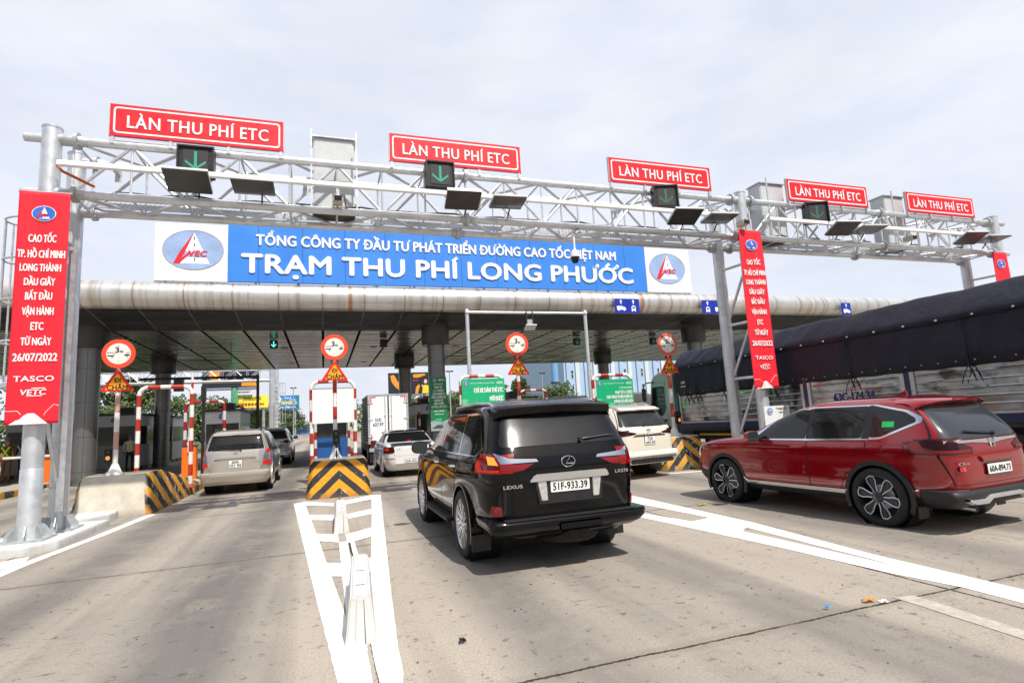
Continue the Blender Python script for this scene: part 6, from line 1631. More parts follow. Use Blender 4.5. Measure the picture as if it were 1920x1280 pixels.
def portal():
    c = thing('portal_frame', 'slim galvanised portal with a reader box, in front of the canopy edge', 'portal', (7.2, 19, 0))
    for x in (4.87, 9.52):
        o = MB().tube([(x, 19, .2), (x, 19, 5.50)], .068, 14).lathe([(.001, 5.5), (.072, 5.5), (.06, 5.54), (.001, 5.55)], (x, 19, 0), 14).build('post', GALV, c, smooth=50)
        MB().lathe([(.09, -.06), (.09, .06)], (x, 19, 5.42), 14, 0, 'x').build('clamp', GALVD, o)
    MB().tube([(4.9, 19, 5.43), (9.5, 19, 5.43)], .05, 12).build('top_bar', GALV, c, smooth=50)
    r = thing('toll_antenna', 'small tilted white reader box on the slim portal', 'toll antenna', (7.22, 18.95, 5.3), 'reader boxes')
    for s in (-.12, .12): MB().box(s - .015, -.05, -.34, s + .015, .08, .19).build('bracket', DARK, r, world=False)
    MB().cbox((0, .05, -.22), (.22, .16, .18)).build('housing', GALVD, r, world=False, bevel=.015)
    MB().cbox((0, -.05, -.43), (.42, .34, .05), rot=Matrix.Rotation(R(-28), 3, 'X')).build('plate', OFFWHITE, r, world=False, bevel=.01)
portal()

def traffic_light(label, x, y, z0, amber, legs):
    c = thing('traffic_light', label, 'traffic light', (x, y, z0), 'small traffic lights on the islands')
    o = MB().box(-.14, -.02, .55, .14, .16, 1.12).build('housing', BLACK, c, world=False, bevel=.02)
    for i, z in enumerate((.72, .97)):
        mt = E('amber_signal', (1.0, .42, .12), .9) if (amber and i == 0) else M('dark_lens', (.05, .055, .05), .25, 0, .3, 30)
        MB().lathe([(.001, -.035), (.08, -.03), (.095, -.02), (.095, .0)], (0, -.0, z), 20, 0, 'y').build('lamp', mt, o, world=False)
        MB().lathe([(.105, -.08), (.105, .0)], (0, -.015, z), 20, 0, 'y', caps=False).build('visor', BLACK, o, world=False)
    p = MB().tube([(0, .08, 0), (0, .08, .56)], .04, 10)
    p.build('post', DARK, c, world=False)
    if legs:
        for s in (-1, 1): MB().tube([(s * .02, .06, .40), (s * .07, .06, .16), (s * .19, .06, .0)], .028, 8).build('leg', WHITE, c, world=False)
    else: MB().lathe([(.15, 0), (.14, .02), (.05, .12)], (0, .08, 0), 8).build('foot_flange', GALVD, c, world=False)
    return c
traffic_light('two lens light with lit amber lamp on the bare cream block', -4.43, 14.45, .87, True, False).scale = (.5, .5, .5)
traffic_light('unlit two lens light on white splayed legs on the chevron block', .29, 14.50, .87, False, True).scale = (.6, .6, .62)
traffic_light('two lens light with lit amber lamp by the truck cab', 9.62, 13.75, .87, True, False).scale = (.55, .55, .6)

# ---- toll booths
def booth(label, x, y, w, l, blue, z=.2, h=2.35):
    c = thing('toll_booth', label, 'toll booth', (x, y, z), 'toll booths on the islands')
    MB().box(-w / 2, 0, 0, w / 2, l, 1.0).build('lower_wall', BLUEB if blue else M('booth_grey', lin(150, 150, 146), .5, 0, .1, 2), c, world=False)
    p = MB(); t = .05
    for (a, b) in ((-w / 2, 0), (w / 2 - t, 0), (-w / 2, l - t), (w / 2 - t, l - t)): p.box(a, b, 1.0, a + t, b + t, 1.85)
    p.box(-w / 2, 0, 1.0, w / 2, t, 1.10) if False else None
    p.build('corner_post', OFFWHITE, c, world=False)
    MB().box(-w / 2 + t, .01, 1.002, w / 2 - t, .03, 1.85).build('window', GLASSM, c, world=False); MB().box(-w / 2 + t, l - .03, 1.002, w / 2 - t, l - .01, 1.85).build('window', GLASSM, c, world=False)
    for s in (-1, 1): MB().box(s * (w / 2 - .02) - .01, t, 1.002, s * (w / 2 - .02) + .01, l - t, 1.85).build('window', GLASSM, c, world=False)
    MB().box(-w / 2, -.02, 1.852, w / 2, l + .02, h).build('upper_wall', OFFWHITE, c, world=False)
    MB().box(-w / 2 - .12, -.15, h + .002, w / 2 + .12, l + .15, h + .08).build('roof', DARK, c, world=False)
    emblem(c, 0, h - .22, -.024, .16, .16, world=False)
    MB().box(-.25, l * .4, h + .08, .25, l * .6, h + .42).build('air_unit', DARK, c, world=False)
    return c
booth('blue walled toll booth seen under the blank white board', .33, 25.5, 1.30, 3.0, True)
bl = booth('toll booth with round blue emblem behind the champagne car', -4.05, 26.5, 1.35, 3.4, False)
bs_ = dup(bl, (-10.0, 33.5, .2), 'toll booth in deep shade left of the bare cream block'); bs_.scale = (1.35, 1.2, 1.12)

dup(bl, (5.0, 28.0, .2), 'toll booth beside the banner column, behind the white saloon')
dup(bl, (9.3, 26.0, .2), 'toll booth hidden behind the five line green notice')
dup(bl, (-14.7, 27.0, .2), 'toll booth behind the tall red banner')
for (x_, y_, l_) in ((-10.0, 41.0, 'second toll booth in line behind the shaded left booth'), (-14.7, 36.0, 'toll booth on the next island beyond the attendants'), (-14.7, 43.5, 'far toll booth left of the second canopy columns')):
    dup(bl, (x_, y_, .2), l_).scale = (1.3, 1.2, 1.12)
random.seed(5)
for (x, y, l) in ((-4.2, 23.6, 'dark guard frame in front of the booth with the round emblem'), (.33, 24.3, 'guard frame in front of the blue walled booth'), (5.0, 27.0, 'guard frame right of the small box truck'), (-10.1, 26.8, 'guard frame in front of the shaded left booth'), (-4.2, 29.2, 'second guard frame along the booth roof behind the champagne car'), (9.3, 24.5, 'guard frame behind the pearl car')):
    f = pipe_frame(l, x, y, 1.3, 2.85, .2, .06, BANDSD)
# barrier machines
def barrier(label, x, y, arm):
    c = thing('boom_barrier', label, 'barrier', (x, y, .18), 'boom barriers')
    MB().box(-.21, -.16, 0, .21, .16, 1.08).build('cabinet', ORANGE, c, world=False, bevel=.02)
    MB().box(-.22, -.17, 1.082, .22, .17, 1.12).build('cabinet_lid', DARK, c, world=False)
    am = M('boom_white', lin(226, 224, 220), .4)
    if arm == 'down':
        MB().tube([(.1, -.2, .98), (-3.4, -.2, .98)], .05, 8).build('boom_arm', am, c, world=False)
        for i in range(4): MB().tube([(-.55 - i * .8, -.2, .98), (-.80 - i * .8, -.2, .98)], .053, 8).build('red_band', M('boom_red', lin(190, 30, 34), .4), c, world=False)
    elif arm == 'up':
        MB().tube([(.0, -.2, .9), (.07, -.2, 3.5)], .038, 8).build('boom_arm', am, c, world=False)
        for i in range(4): MB().tube([(.02 + i * .014, -.2, 1.3 + i * .55), (.025 + i * .014, -.2, 1.55 + i * .55)], .041, 8).build('red_band', M('boom_red', lin(190, 30, 34), .4), c, world=False)
    return c
barrier('orange barrier cabinet with its arm lowered, seen left of the gantry leg', -9.75, 25.8, 'down')
barrier('orange barrier cabinet close to the left canopy column', -9.75, 28.2, '')
barrier('orange barrier cabinet with its striped arm raised by the champagne car', -4.24, 21.4, 'up')
# tall black reader post and black portal near the left booth
o = MB().tube([(0, 0, 0), (0, 0, 2.95)], .05, 8).box(-.07, -.07, 2.5, .07, .07, 3.0).box(-.06, -.08, 1.2, .06, .05, 1.5)
t = thing('reader_post', 'slim black reader post left of the champagne car', 'post', (-3.72, 20.6, .2)); o.build('post', BLACK, t, world=False)
t = thing('camera_portal', 'black camera portal above the champagne car lane', 'portal', (-3.9, 27, .0))
MB().tube([(1.15, 0, 0), (1.15, 0, 4.1)], .06, 8).tube([(1.15, 0, 4.05), (-3.4, 0, 4.05)], .055, 8).build('frame', BLACK, t, world=False); MB().cbox((-1.9, -.1, 3.75), (.34, .3, .5)).build('camera_box', BLACK, t, world=False)

# ---- attendants
SKIN = M('skin', lin(150, 104, 80), .6)
def person(label, x, y, z0, h, shirt, trousers, vest, rz):
    c = thing('person', label, 'person', (x, y, z0), None, rz)
    k = h / 1.70
    J = [((0, 0, .93), .13), ((0, .0, 1.12), .125), ((0, .0, 1.34), .15), ((0, 0, 1.46), .06), ((0, -.01, 1.54), .06), ((0, -.01, 1.62), .088), ((0, 0, 1.69), .05),
         ((.10, 0, .88), .09), ((.11, -.01, .50), .062), ((.11, .02, .10), .045), ((.11, -.10, .03), .04), ((-.10, 0, .88), .09), ((-.11, .0, .50), .062), ((-.11, .03, .10), .045), ((-.11, -.09, .03), .04),
         ((.19, 0, 1.38), .06), ((.25, .02, 1.12), .043), ((.24, -.08, .90), .034), ((.24, -.11, .82), .03), ((-.19, 0, 1.38), .06), ((-.25, .03, 1.12), .043), ((-.24, -.06, .90), .034), ((-.24, -.09, .82), .03)]
    Ed = [(0, 1), (1, 2), (2, 3), (3, 4), (4, 5), (5, 6), (0, 7), (7, 8), (8, 9), (9, 10), (0, 11), (11, 12), (12, 13), (13, 14), (2, 15), (15, 16), (16, 17), (17, 18), (2, 19), (19, 20), (20, 21), (21, 22)]
    me = bpy.data.meshes.new('body'); me.from_pydata([tuple(a * k for a in p) for p, r in J], Ed, []); o = link('body', me, c)
    sk = o.modifiers.new('skin', 'SKIN'); ss = o.modifiers.new('sub', 'SUBSURF'); ss.levels = 2; ss.render_levels = 2
    for i, (p, r) in enumerate(J): me.skin_vertices[0].data[i].radius = (r * k, r * k * .8)
    me.skin_vertices[0].data[0].use_root = True
    bpy.context.view_layer.update(); ev = o.evaluated_get(bpy.context.evaluated_depsgraph_get())
    nm = bpy.data.meshes.new_from_object(ev); o.modifiers.clear(); o.data = nm
    nm.materials.clear()
    for m in (shirt, trousers, SKIN, INK): nm.materials.append(m)
    for p in nm.polygons:
        z = p.center.z / k; ax = abs(p.center.x) / k
        p.material_index = 3 if z < .07 or z > 1.655 else (2 if z > 1.45 or (ax > .19 and z < .90) else (1 if z < .96 else 0))
    shade(nm, 80)
    if vest:
        v = MB()
        for s in (-1, 1):
            v.tube([(s * .13 * k, .125 * k, 1.40 * k), (-s * .10 * k, .135 * k, 1.02 * k)], .028 * k, 6)
            v.tube([(s * .11 * k, -.125 * k, 1.40 * k), (s * .12 * k, -.135 * k, 1.02 * k)], .028 * k, 6)
        v.tube([(-.15 * k, .12 * k, 1.03 * k), (.15 * k, .12 * k, 1.03 * k)], .022 * k, 6)
        v.build('vest', vest, c, world=False)
    for s in (-1, 1): MB().lathe([(.001, 0), (.012 * k, .004), (.012 * k, .01)], (s * .032 * k, -.105 * k, 1.625 * k), 8, 0, 'y').build('eye', INK, c, world=False)
    MB().lathe([(.001, 1.745), (.07, 1.735), (.105, 1.69), (.11, 1.645), (.10, 1.64)], (0, .01, 0), 16).build('cap', M('cap_grey', (.12, .12, .13), .6), c, world=False, smooth=60)
    return c
LIME = M('lime_vest', lin(200, 225, 30), .6, 0, .1, 5)
person('attendant in brown uniform with lime safety straps seen from behind, left of the gantry leg', -11.6, 27.0, .2, 1.66, M('brown_cloth', lin(104, 66, 34), .8), M('brown_trousers', lin(110, 72, 38), .8), LIME, math.pi)
person('attendant in dark blue with pale straps behind the red banner foot', -11.25, 27.4, .2, 1.70, M('navy_cloth', lin(24, 34, 66), .8), M('navy_trousers', lin(20, 24, 40), .8), M('pale_vest', lin(170, 190, 210), .6), R(160))
person('attendant in white shirt and lime vest behind the bare cream block', -8.25, 29.6, .1, 1.70, M('white_shirt', lin(190, 190, 205), .8), M('black_trousers', lin(18, 18, 22), .8), LIME, math.pi)
# ================================================================ lorries
def tarp_mat():
    m, nt, p = new_mat('navy_tarpaulin')
    c = ramp(nt, noise(nt, 1.4, 7, .6), [(.3, (.0050, .0056, .014)), (.7, (.010, .0112, .026))])
    c = mix(nt, ramp(nt, noise(nt, .5, 8, .7), [(.52, 0), (.72, .55)]), c, (.026, .027, .036))
    nt.links.new(c, p.inputs['Base Color']); p.inputs['Roughness'].default_value = .55; p.inputs['Specular IOR Level'].default_value = .35
    n1 = noise(nt, 2.4, 6, .62, (1, .9, .45)); n2 = noise(nt, 9, 5, .6)
    bump(nt, p, math_n(nt, 'ADD', n1, math_n(nt, 'MULTIPLY', n2, .3)), .75, .06); return m
TARP = tarp_mat()
def stainless():
    m, nt, p = new_mat('wavy_stainless')
    p.inputs['Metallic'].default_value = 1.0
    nt.links.new(ramp(nt, noise(nt, 1.5, 5), [(.3, (.20, .197, .19)), (.7, (.40, .395, .38))]), p.inputs['Base Color'])
    nt.links.new(ramp(nt, noise(nt, 3, 5), [(.3, .06), (.7, .20)]), p.inputs['Roughness'])
    bump(nt, p, math_n(nt, 'ADD', noise(nt, 1.8, 1, .4, (1, .7, 1.3)), math_n(nt, 'MULTIPLY', noise(nt, 6, 1, .4), .06)), .34, .08); return m
STAIN = stainless()
NAVY = M('navy_frame_paint', (.010, .018, .07), .4, 0, .15, 3)
CABGREY = M('cab_grey_green', lin(150, 164, 162), .35, .2, .08, 3, coat=.5, dirt=(lin(120, 110, 95), .4))
ALU = M('aluminium_frame', (.48, .49, .50), .35, .7, .1, 4)
def big_truck():
    c = thing('tarpaulin_truck', 'long truck with navy tarpaulin over polished steel sides, beside the red crossover', 'truck', (12.0, 15.4, 0), None)
    c.rotation_euler = (-R(.55), 0, 0)
    Lb = 10.6; xs = -1.2
    # load bed
    MB().box(-1.18, -Lb, .92, 1.18, 0, 1.0).build('bed_floor', DARK, c, world=False)
    MB().box(xs - .02, -Lb, 1.0, xs + .05, 0, 1.15).box(-xs - .05, -Lb, 1.0, -xs + .02, 0, 1.15).build('side_rail', NAVY, c, world=False)
    posts = [0, -2.65, -5.1, -7.55, -Lb]
    for s in (-1, 1):
        for i, y in enumerate(posts):
            y0, y1 = (y - .10, y) if i == 0 else ((y, y + .10) if i == len(posts) - 1 else (y - .05, y + .05))
            MB().box(s * 1.20 - .025, y0, 1.152, s * 1.20 + .025, y1, 2.14).build('stake_post', NAVY, c, world=False)
        for i in range(len(posts) - 1):
            a, b = posts[i + 1] + (.05 if i < len(posts) - 2 else .10), posts[i] - (.05 if i else .10)
            n = MB(); x = s * 1.195
            n.box(x - .02, a + .004, 1.156, x + .02, a + .09, 2.10).box(x - .02, b - .09, 1.156, x + .02, b - .004, 2.10).box(x - .02, a + .09, 1.156, x + .02, b - .09, 1.20).box(x - .02, a + .09, 2.06, x + .02, b - .09, 2.10)
            fr = n.build('side_gate', ALU, c, world=False)
            g = MB(); prof = []; z = 1.20
            rows = 6; hgt = (2.06 - 1.20) / rows
            for k in range(rows):
                big = k == 3
                prof += [(0.0, z + .012), (.0, z + hgt - .03), (-.012, z + hgt - .02), (-.012, z + hgt - .006)]
                z += hgt
            ny = 14
            for (dx, zz) in prof:
                for q in range(ny + 1): g.v.append((x + s * -dx - s * .006, a + .09 + (b - a - .18) * q / ny, zz))
            for r_ in range(len(prof) - 1):
                for q in range(ny): o_ = r_ * (ny + 1) + q; g.f.append((o_, o_ + 1, o_ + ny + 2, o_ + ny + 1)); g.m.append(0)
            st = g.build('steel_panel', STAIN, fr, world=False, fix=False); shade(st.data, 12)
            if i == 2 and s < 0:
                lettering(fr, '63C-174.34', (-(a + b) / 2) , 1.62, x + .0045, .17, M('navy_lettering', lin(26, 44, 110), .5), width=.98, bold=.04, face='W', depth=.012, world=False)
    # front bulkhead
    MB().box(-1.17, -.05, 1.0, 1.17, -.005, 2.9).build('bulkhead', NAVY, c, world=False)
    # hoops under the cover
    # tarpaulin: side curtains + roof cover with overhanging flap
    rnd = random.Random(3)
    ny = 160
    def sheet(prof, yo, name, amp, hooks=False):
        m = MB(); k = len(prof)
        for j in range(ny + 1):
            y = .03 - (Lb + .06) * j / ny
            for i, (x, z) in enumerate(prof):
                sag = .018 * (math.cos(2 * math.pi * (y / 2.42)) - 1) * .5 * (1 if z > 2.95 else .25)
                w = amp * (math.sin(y * 5.1 + z * 3) * .5 + math.sin(y * 11.3 + z * 5.2 + 1.3) * .35 + math.sin(y * 2.3 - z * 7) * .5)
                edge = (.016 * abs(math.sin(y * math.pi / .62)) if hooks and i == 0 else 0)
                m.v.append((x + (w if abs(x) > .9 else 0) * (1 if x > 0 else -1) * -1 * -1, y, z + sag + edge + (w * .6 if abs(x) < 1.15 else 0)))
        for j in range(ny):
            for i in range(k - 1): q = j * k + i; m.f.append((q, q + 1, q + k + 1, q + k)); m.m.append(0)
        o = m.build(name, TARP, c, world=False, fix=False); shade(o.data, 60)
        md = o.modifiers.new('thick', 'SOLIDIFY'); md.thickness = .008
        return o
    for s in (-1, 1):
        sheet([(s * x, z) for x, z in ((1.232, 1.99), (1.225, 2.25), (1.222, 2.45), (1.222, 2.65), (1.222, 2.85), (1.21, 3.0))], 0, 'side_curtain', .024, True)
    sheet([(-1.262, 2.84), (-1.256, 2.94), (-1.20, 3.03), (-1.05, 3.19), (-.90, 3.35), (-.82, 3.42), (-.74, 3.445), (-.4, 3.465), (0, 3.48), (.4, 3.465), (.74, 3.445), (.82, 3.42), (.90, 3.35), (1.05, 3.19), (1.20, 3.03), (1.256, 2.94), (1.262, 2.84)], 0, 'roof_cover', .022, True)
    MB().add([(-1.2, .03, 2.1), (1.2, .03, 2.1), (1.2, .03, 3.0), (.85, .03, 3.36), (0, .03, 3.48), (-.85, .03, 3.36), (-1.2, .03, 3.0)], [tuple(range(7))]).build('front_curtain', TARP, c, world=False)
    MB().add([(-1.2, -Lb - .03, 1.0), (1.2, -Lb - .03, 1.0), (1.2, -Lb - .03, 3.0), (.85, -Lb - .03, 3.36), (0, -Lb - .03, 3.48), (-.85, -Lb - .03, 3.36), (-1.2, -Lb - .03, 3.0)], [tuple(range(7))]).build('rear_curtain', TARP, c, world=False)
    e = MB()
    y = -.25
    while y > -Lb: e.lathe([(.001, -1.30), (.016, -1.30), (.018, -1.27)], (0, y, 2.885), 8, 0, 'x'); y -= .62
    y = -.15
    while y > -Lb: e.lathe([(.001, -1.262), (.010, -1.262), (.012, -1.24)], (0, y, 2.10), 8, 0, 'x'); y -= .31
    e.build('eyelet', M('eyelet_metal', (.6, .6, .6), .4, .6), c, world=False)
    r_ = MB()
    for y in (-.6, -1.05, -2.3, -4.0, -6.35, -8.7):
        r_.tube([(-1.275, y, 2.86), (-1.27, y - .03, 2.4), (-1.262, y - .02, 2.04), (-1.25, y - .10, 1.80)], .010, 6)
        r_.tube([(-1.262, y - .02, 2.02), (-1.27, y + .08, 1.84), (-1.26, y + .13, 1.70)], .008, 6).tube([(-1.262, y - .02, 2.0), (-1.28, y - .07, 1.90), (-1.27, y - .12, 1.72)], .008, 6)
    r_.build('tie_rope', M('navy_rope', (.012, .016, .035), .8), c, world=False, smooth=60)
    lettering(c, 'QUỐC', .45, 2.42, -1.245, .06, WHITE2, face='W', bold=.04, depth=.004, world=False, sx=.8); lettering(c, 'CHẤT LƯỢNG UY TÍN', .45, 2.30, -1.245, .035, WHITE2, face='W', bold=.02, depth=.004, world=False, sx=.55)
    # chassis, tanks, wheels
    for s in (-1, 1): MB().box(s * .42 - .05, -Lb, .62, s * .42 + .05, 1.9, .90).build('chassis_rail', DARK, c, world=False)
    MB().box(-1.1, -4.4, .45, -.6, -3.4, .88).box(-1.1, -3.2, .5, -.62, -2.5, .86).build('fuel_tank', DARK, c, world=False, bevel=.03)
    for z in (.52, .78): MB().box(-1.16, -5.6, z, -1.12, -.9, z + .05).build('side_guard', M('yellow_guard', lin(190, 150, 40), .6), c, world=False)
    for s in (-1, 1):
        for y in (1.05, -6.7, -8.0):
            w = .28 if y > 0 else .55
            o = MB().lathe([(.29, -w / 2), (.46, -w / 2), (.50, -w / 2 + .05), (.50, w / 2 - .05), (.46, w / 2), (.29, w / 2)], (s * (1.02 - w / 2 + .1), y, .50), 32, 0, 'x', caps=False).build('wheel', RUBBER, c, world=False, smooth=40)
            MB().lathe([(.30, -w / 2 + .06), (.2, -w / 2 + .02), (.14, -w / 2 - .02 if y > 0 else -w / 2 + .15), (.001, -w / 2 - .03 if y > 0 else -w / 2 + .14)], (s * (1.02 - w / 2 + .1), y, .50), 24, 0, 'x', caps=False).build('rim', GALVD, o, world=False, smooth=40)
        MB().box(s * 1.12 - .04, -Lb + .3, .4, s * 1.12 + .02, -8.8, .8).build('mud_flap', BLACK, c, world=False)
    # cab: shaped side profile, windows, mirrors
    pr = [(.30, .62), (.42, .62), (.58, .95), (.85, 1.08), (1.25, 1.08), (1.52, .95), (1.66, .55), (1.92, .50), (1.98, .62), (1.98, 1.15), (1.90, 1.55), (1.66, 2.62), (1.52, 2.80), (1.2, 2.88), (.42, 2.88), (.30, 2.80)]
    cb = MB().prism(pr, 'x', -1.08, 1.08).build('cab', CABGREY, c, world=False, bevel=.05); shade(cb.data, 40)
    wpoly = [(1.62, 1.42), (1.74, 1.62), (1.56, 2.42), (.86, 2.42), (.86, 1.62), (1.05, 1.42)]
    for s in (-1, 1):
        MB().prism(soften(wpoly, .08), 'x', s * 1.082, s * 1.092).build('window', GLASSD, cb, world=False)
        d = MB().prism([(.80, .98), (1.60, 1.0), (1.72, 1.62), (1.60, 2.52), (.80, 2.52)], 'x', s * 1.0805, s * 1.0815).build('door', CABGREY, cb, world=False)
        sm = MB(); pp = [(.80, 1.10), (.80, 2.55), (1.58, 2.55)]; sm.tube([(s * 1.081, a, b) for a, b in pp], .006, 5); sm.build('door_seam', SEAM, d, world=False)
        MB().tube([(s * 1.06, 1.45, 2.6), (s * 1.24, 1.72, 2.58), (s * 1.30, 1.78, 2.45), (s * 1.30, 1.78, 1.62), (s * 1.08, 1.70, 1.55)], .022, 8).build('mirror_arm', BLACK, cb, world=False, smooth=60)
        MB().box(s * 1.28 - .10, 1.74, 1.95, s * 1.28 + .06, 1.83, 2.40).box(s * 1.28 - .09, 1.74, 1.66, s * 1.28 + .05, 1.82, 1.90).build('wing_mirror', BLACK, cb, world=False, bevel=.03)
        MB().box(s * 1.085 - .03, .86, 1.22, s * 1.085 + .03, 1.06, 1.30).build('handle', BLACK, cb, world=False, bevel=.01)
        MB().cbox((s * 1.09, 1.70, 1.28), (.02, .10, .10)).build('decal', M('orange_decal', lin(190, 90, 40), .5, 0, .5, 20), cb, world=False)
        sw = MB()
        sw.tube([(s * 1.088, 1.66 - t * .05, 1.22 + .10 * math.sin(t * .9) + t * .012) for t in range(10)], .014, 6); sw.build('decal', M('sand_decal', lin(190, 170, 120), .5), cb, world=False)
    MB().prism([(-.96, 1.62), (.96, 1.62), (.86, 2.56), (-.86, 2.56)], 'y', 1.80, 1.805).build('windscreen', GLASSD, cb, world=False)
    ws = cb.children[-1]
    for v in ws.data.vertices: v.co.y = 1.90 - (v.co.z - 1.55) * .2243 + (.012 if v.co.y > 1.802 else .004)
    MB().cbox((0, 1.99, .85), (1.7, .04, .35)).build('grille', BLACK, cb, world=False)
    MB().cbox((-.3, .12, 1.6), (.3, .2, 1.6)).build('air_intake', BLACK, c, world=False)
big_truck()

def box_truck():
    c = thing('box_truck', 'small white box truck with red door corners stopped at the booth', 'truck', (2.57, 24.0, 0), None)
    w, zb, zt, l = .80, .92, 2.86, 3.9
    b = MB().box(-w, .02, zb, w, l, zt).build('box', WHITE, c, world=False)
    f = MB()
    for s in (-1, 1): f.box(s * w - .035, -.03, zb - .05, s * w + .035, .03, zt + .04)
    f.box(-w + .035, -.03, zt - .02, w - .035, .03, zt + .04).box(-w + .035, -.03, zb - .06, w - .035, .03, zb + .02)
    for s in (-1, 1): f.box(s * w - .03, .03, zt - .02, s * w + .03, l, zt + .04).box(s * w - .03, .03, zb - .06, s * w + .03, l, zb)
    f.build('box_frame', GALVD, c, world=False)
    net = MB()
    for k in range(16): net.box(-w - .006, .05, zb + .03 + k * .118, -w - .001, l, zb + .125 + k * .118)
    net.build('side_panel', M('dark_side_panel', (.03, .032, .034), .5, .2, .4, 12), c, world=False)
    for s in (-1, 1):
        d = MB().box(min(s * .03, s * (w - .05)), -.035, zb + .04, max(s * .03, s * (w - .05)), .0, zt - .05).build('door', WHITE, c, world=False, bevel=.008)
        g = MB().tube([(s * .13, -.06, zb - .02), (s * .13, -.06, zt)], .017, 8)
        for z in (zb + .5, zb + 1.1): g.cbox((s * .13, -.06, z), (.07, .05, .05))
        g.cbox((s * .20, -.06, zb + .42), (.18, .03, .03)); g.build('lock_bar', GALV, d, world=False)
        h = MB()
        for z in (zb + .25, zb + .95, zt - .32): h.cbox((s * (w - .07), -.045, z), (.2, .03, .05))
        h.build('hinge', GALV, d, world=False)
        r = MB(); xo = s * (w - .075)
        for (z, sg) in ((zb + .05, 1), (zt - .06, -1)):
            r.box(min(xo, xo - s * .045), -.041, min(z, z + sg * .28), max(xo, xo - s * .045), -.0365, max(z, z + sg * .28)).box(min(xo - s * .046, xo - s * .22), -.041, min(z, z + sg * .045), max(xo - s * .046, xo - s * .22), -.0365, max(z, z + sg * .045))
        r.build('corner_marking', M('red_marking', lin(206, 34, 44), .4), d, world=False)
    MB().box(-.018, -.036, zb + .03, .018, -.02, zt - .04).build('door_gap', BLACK, c, world=False)
    nv = M('navy_lettering', lin(26, 44, 110), .5)
    lettering(c, '51D', -.42, zb + .92, -.037, .13, nv, width=.24, bold=.05, depth=.003, world=False); lettering(c, '627.97', -.42, zb + .73, -.037, .13, nv, width=.42, bold=.05, depth=.003, world=False)
    MB().box(-w, -.06, .55, w, .1, .70).build('rear_bumper', GALVD, c, world=False)
    for s in (-1, 1):
        MB().box(s * .62 - .13, -.07, .72, s * .62 + .13, .0, .82).build('tail_lamp', LENS_RED, c, world=False)
        MB().box(s * .60 - .18, .0, .10, s * .60 + .18, .02, .5).build('mud_flap', BLACK, c, world=False)
        for y in (.6, 4.9):
            MB().lathe([(.2, -.11), (.36, -.11), (.38, -.07), (.38, .07), (.36, .11), (.2, .11)], (s * .68, y, .38), 28, 0, 'x').build('wheel', RUBBER, c, world=False, smooth=40)
    MB().cbox((-.30, -.075, .60), (.28, .01, .18)).build('number_plate', PLATE, c, world=False)
    lettering(c, 'ISUZU', .0, .28, -.012, .09, WHITE2, width=.4, bold=.03, depth=.003, world=False)
    MB().box(-.5, .1, .5, .5, 5.2, .9).build('chassis', DARK, c, world=False)
    MB().prism([(4.05, .5), (5.7, .5), (5.75, 1.1), (5.4, 2.0), (5.2, 2.1), (4.05, 2.1)], 'x', -.78, .78).build('cab', WHITE, c, world=False, bevel=.05)
box_truck()

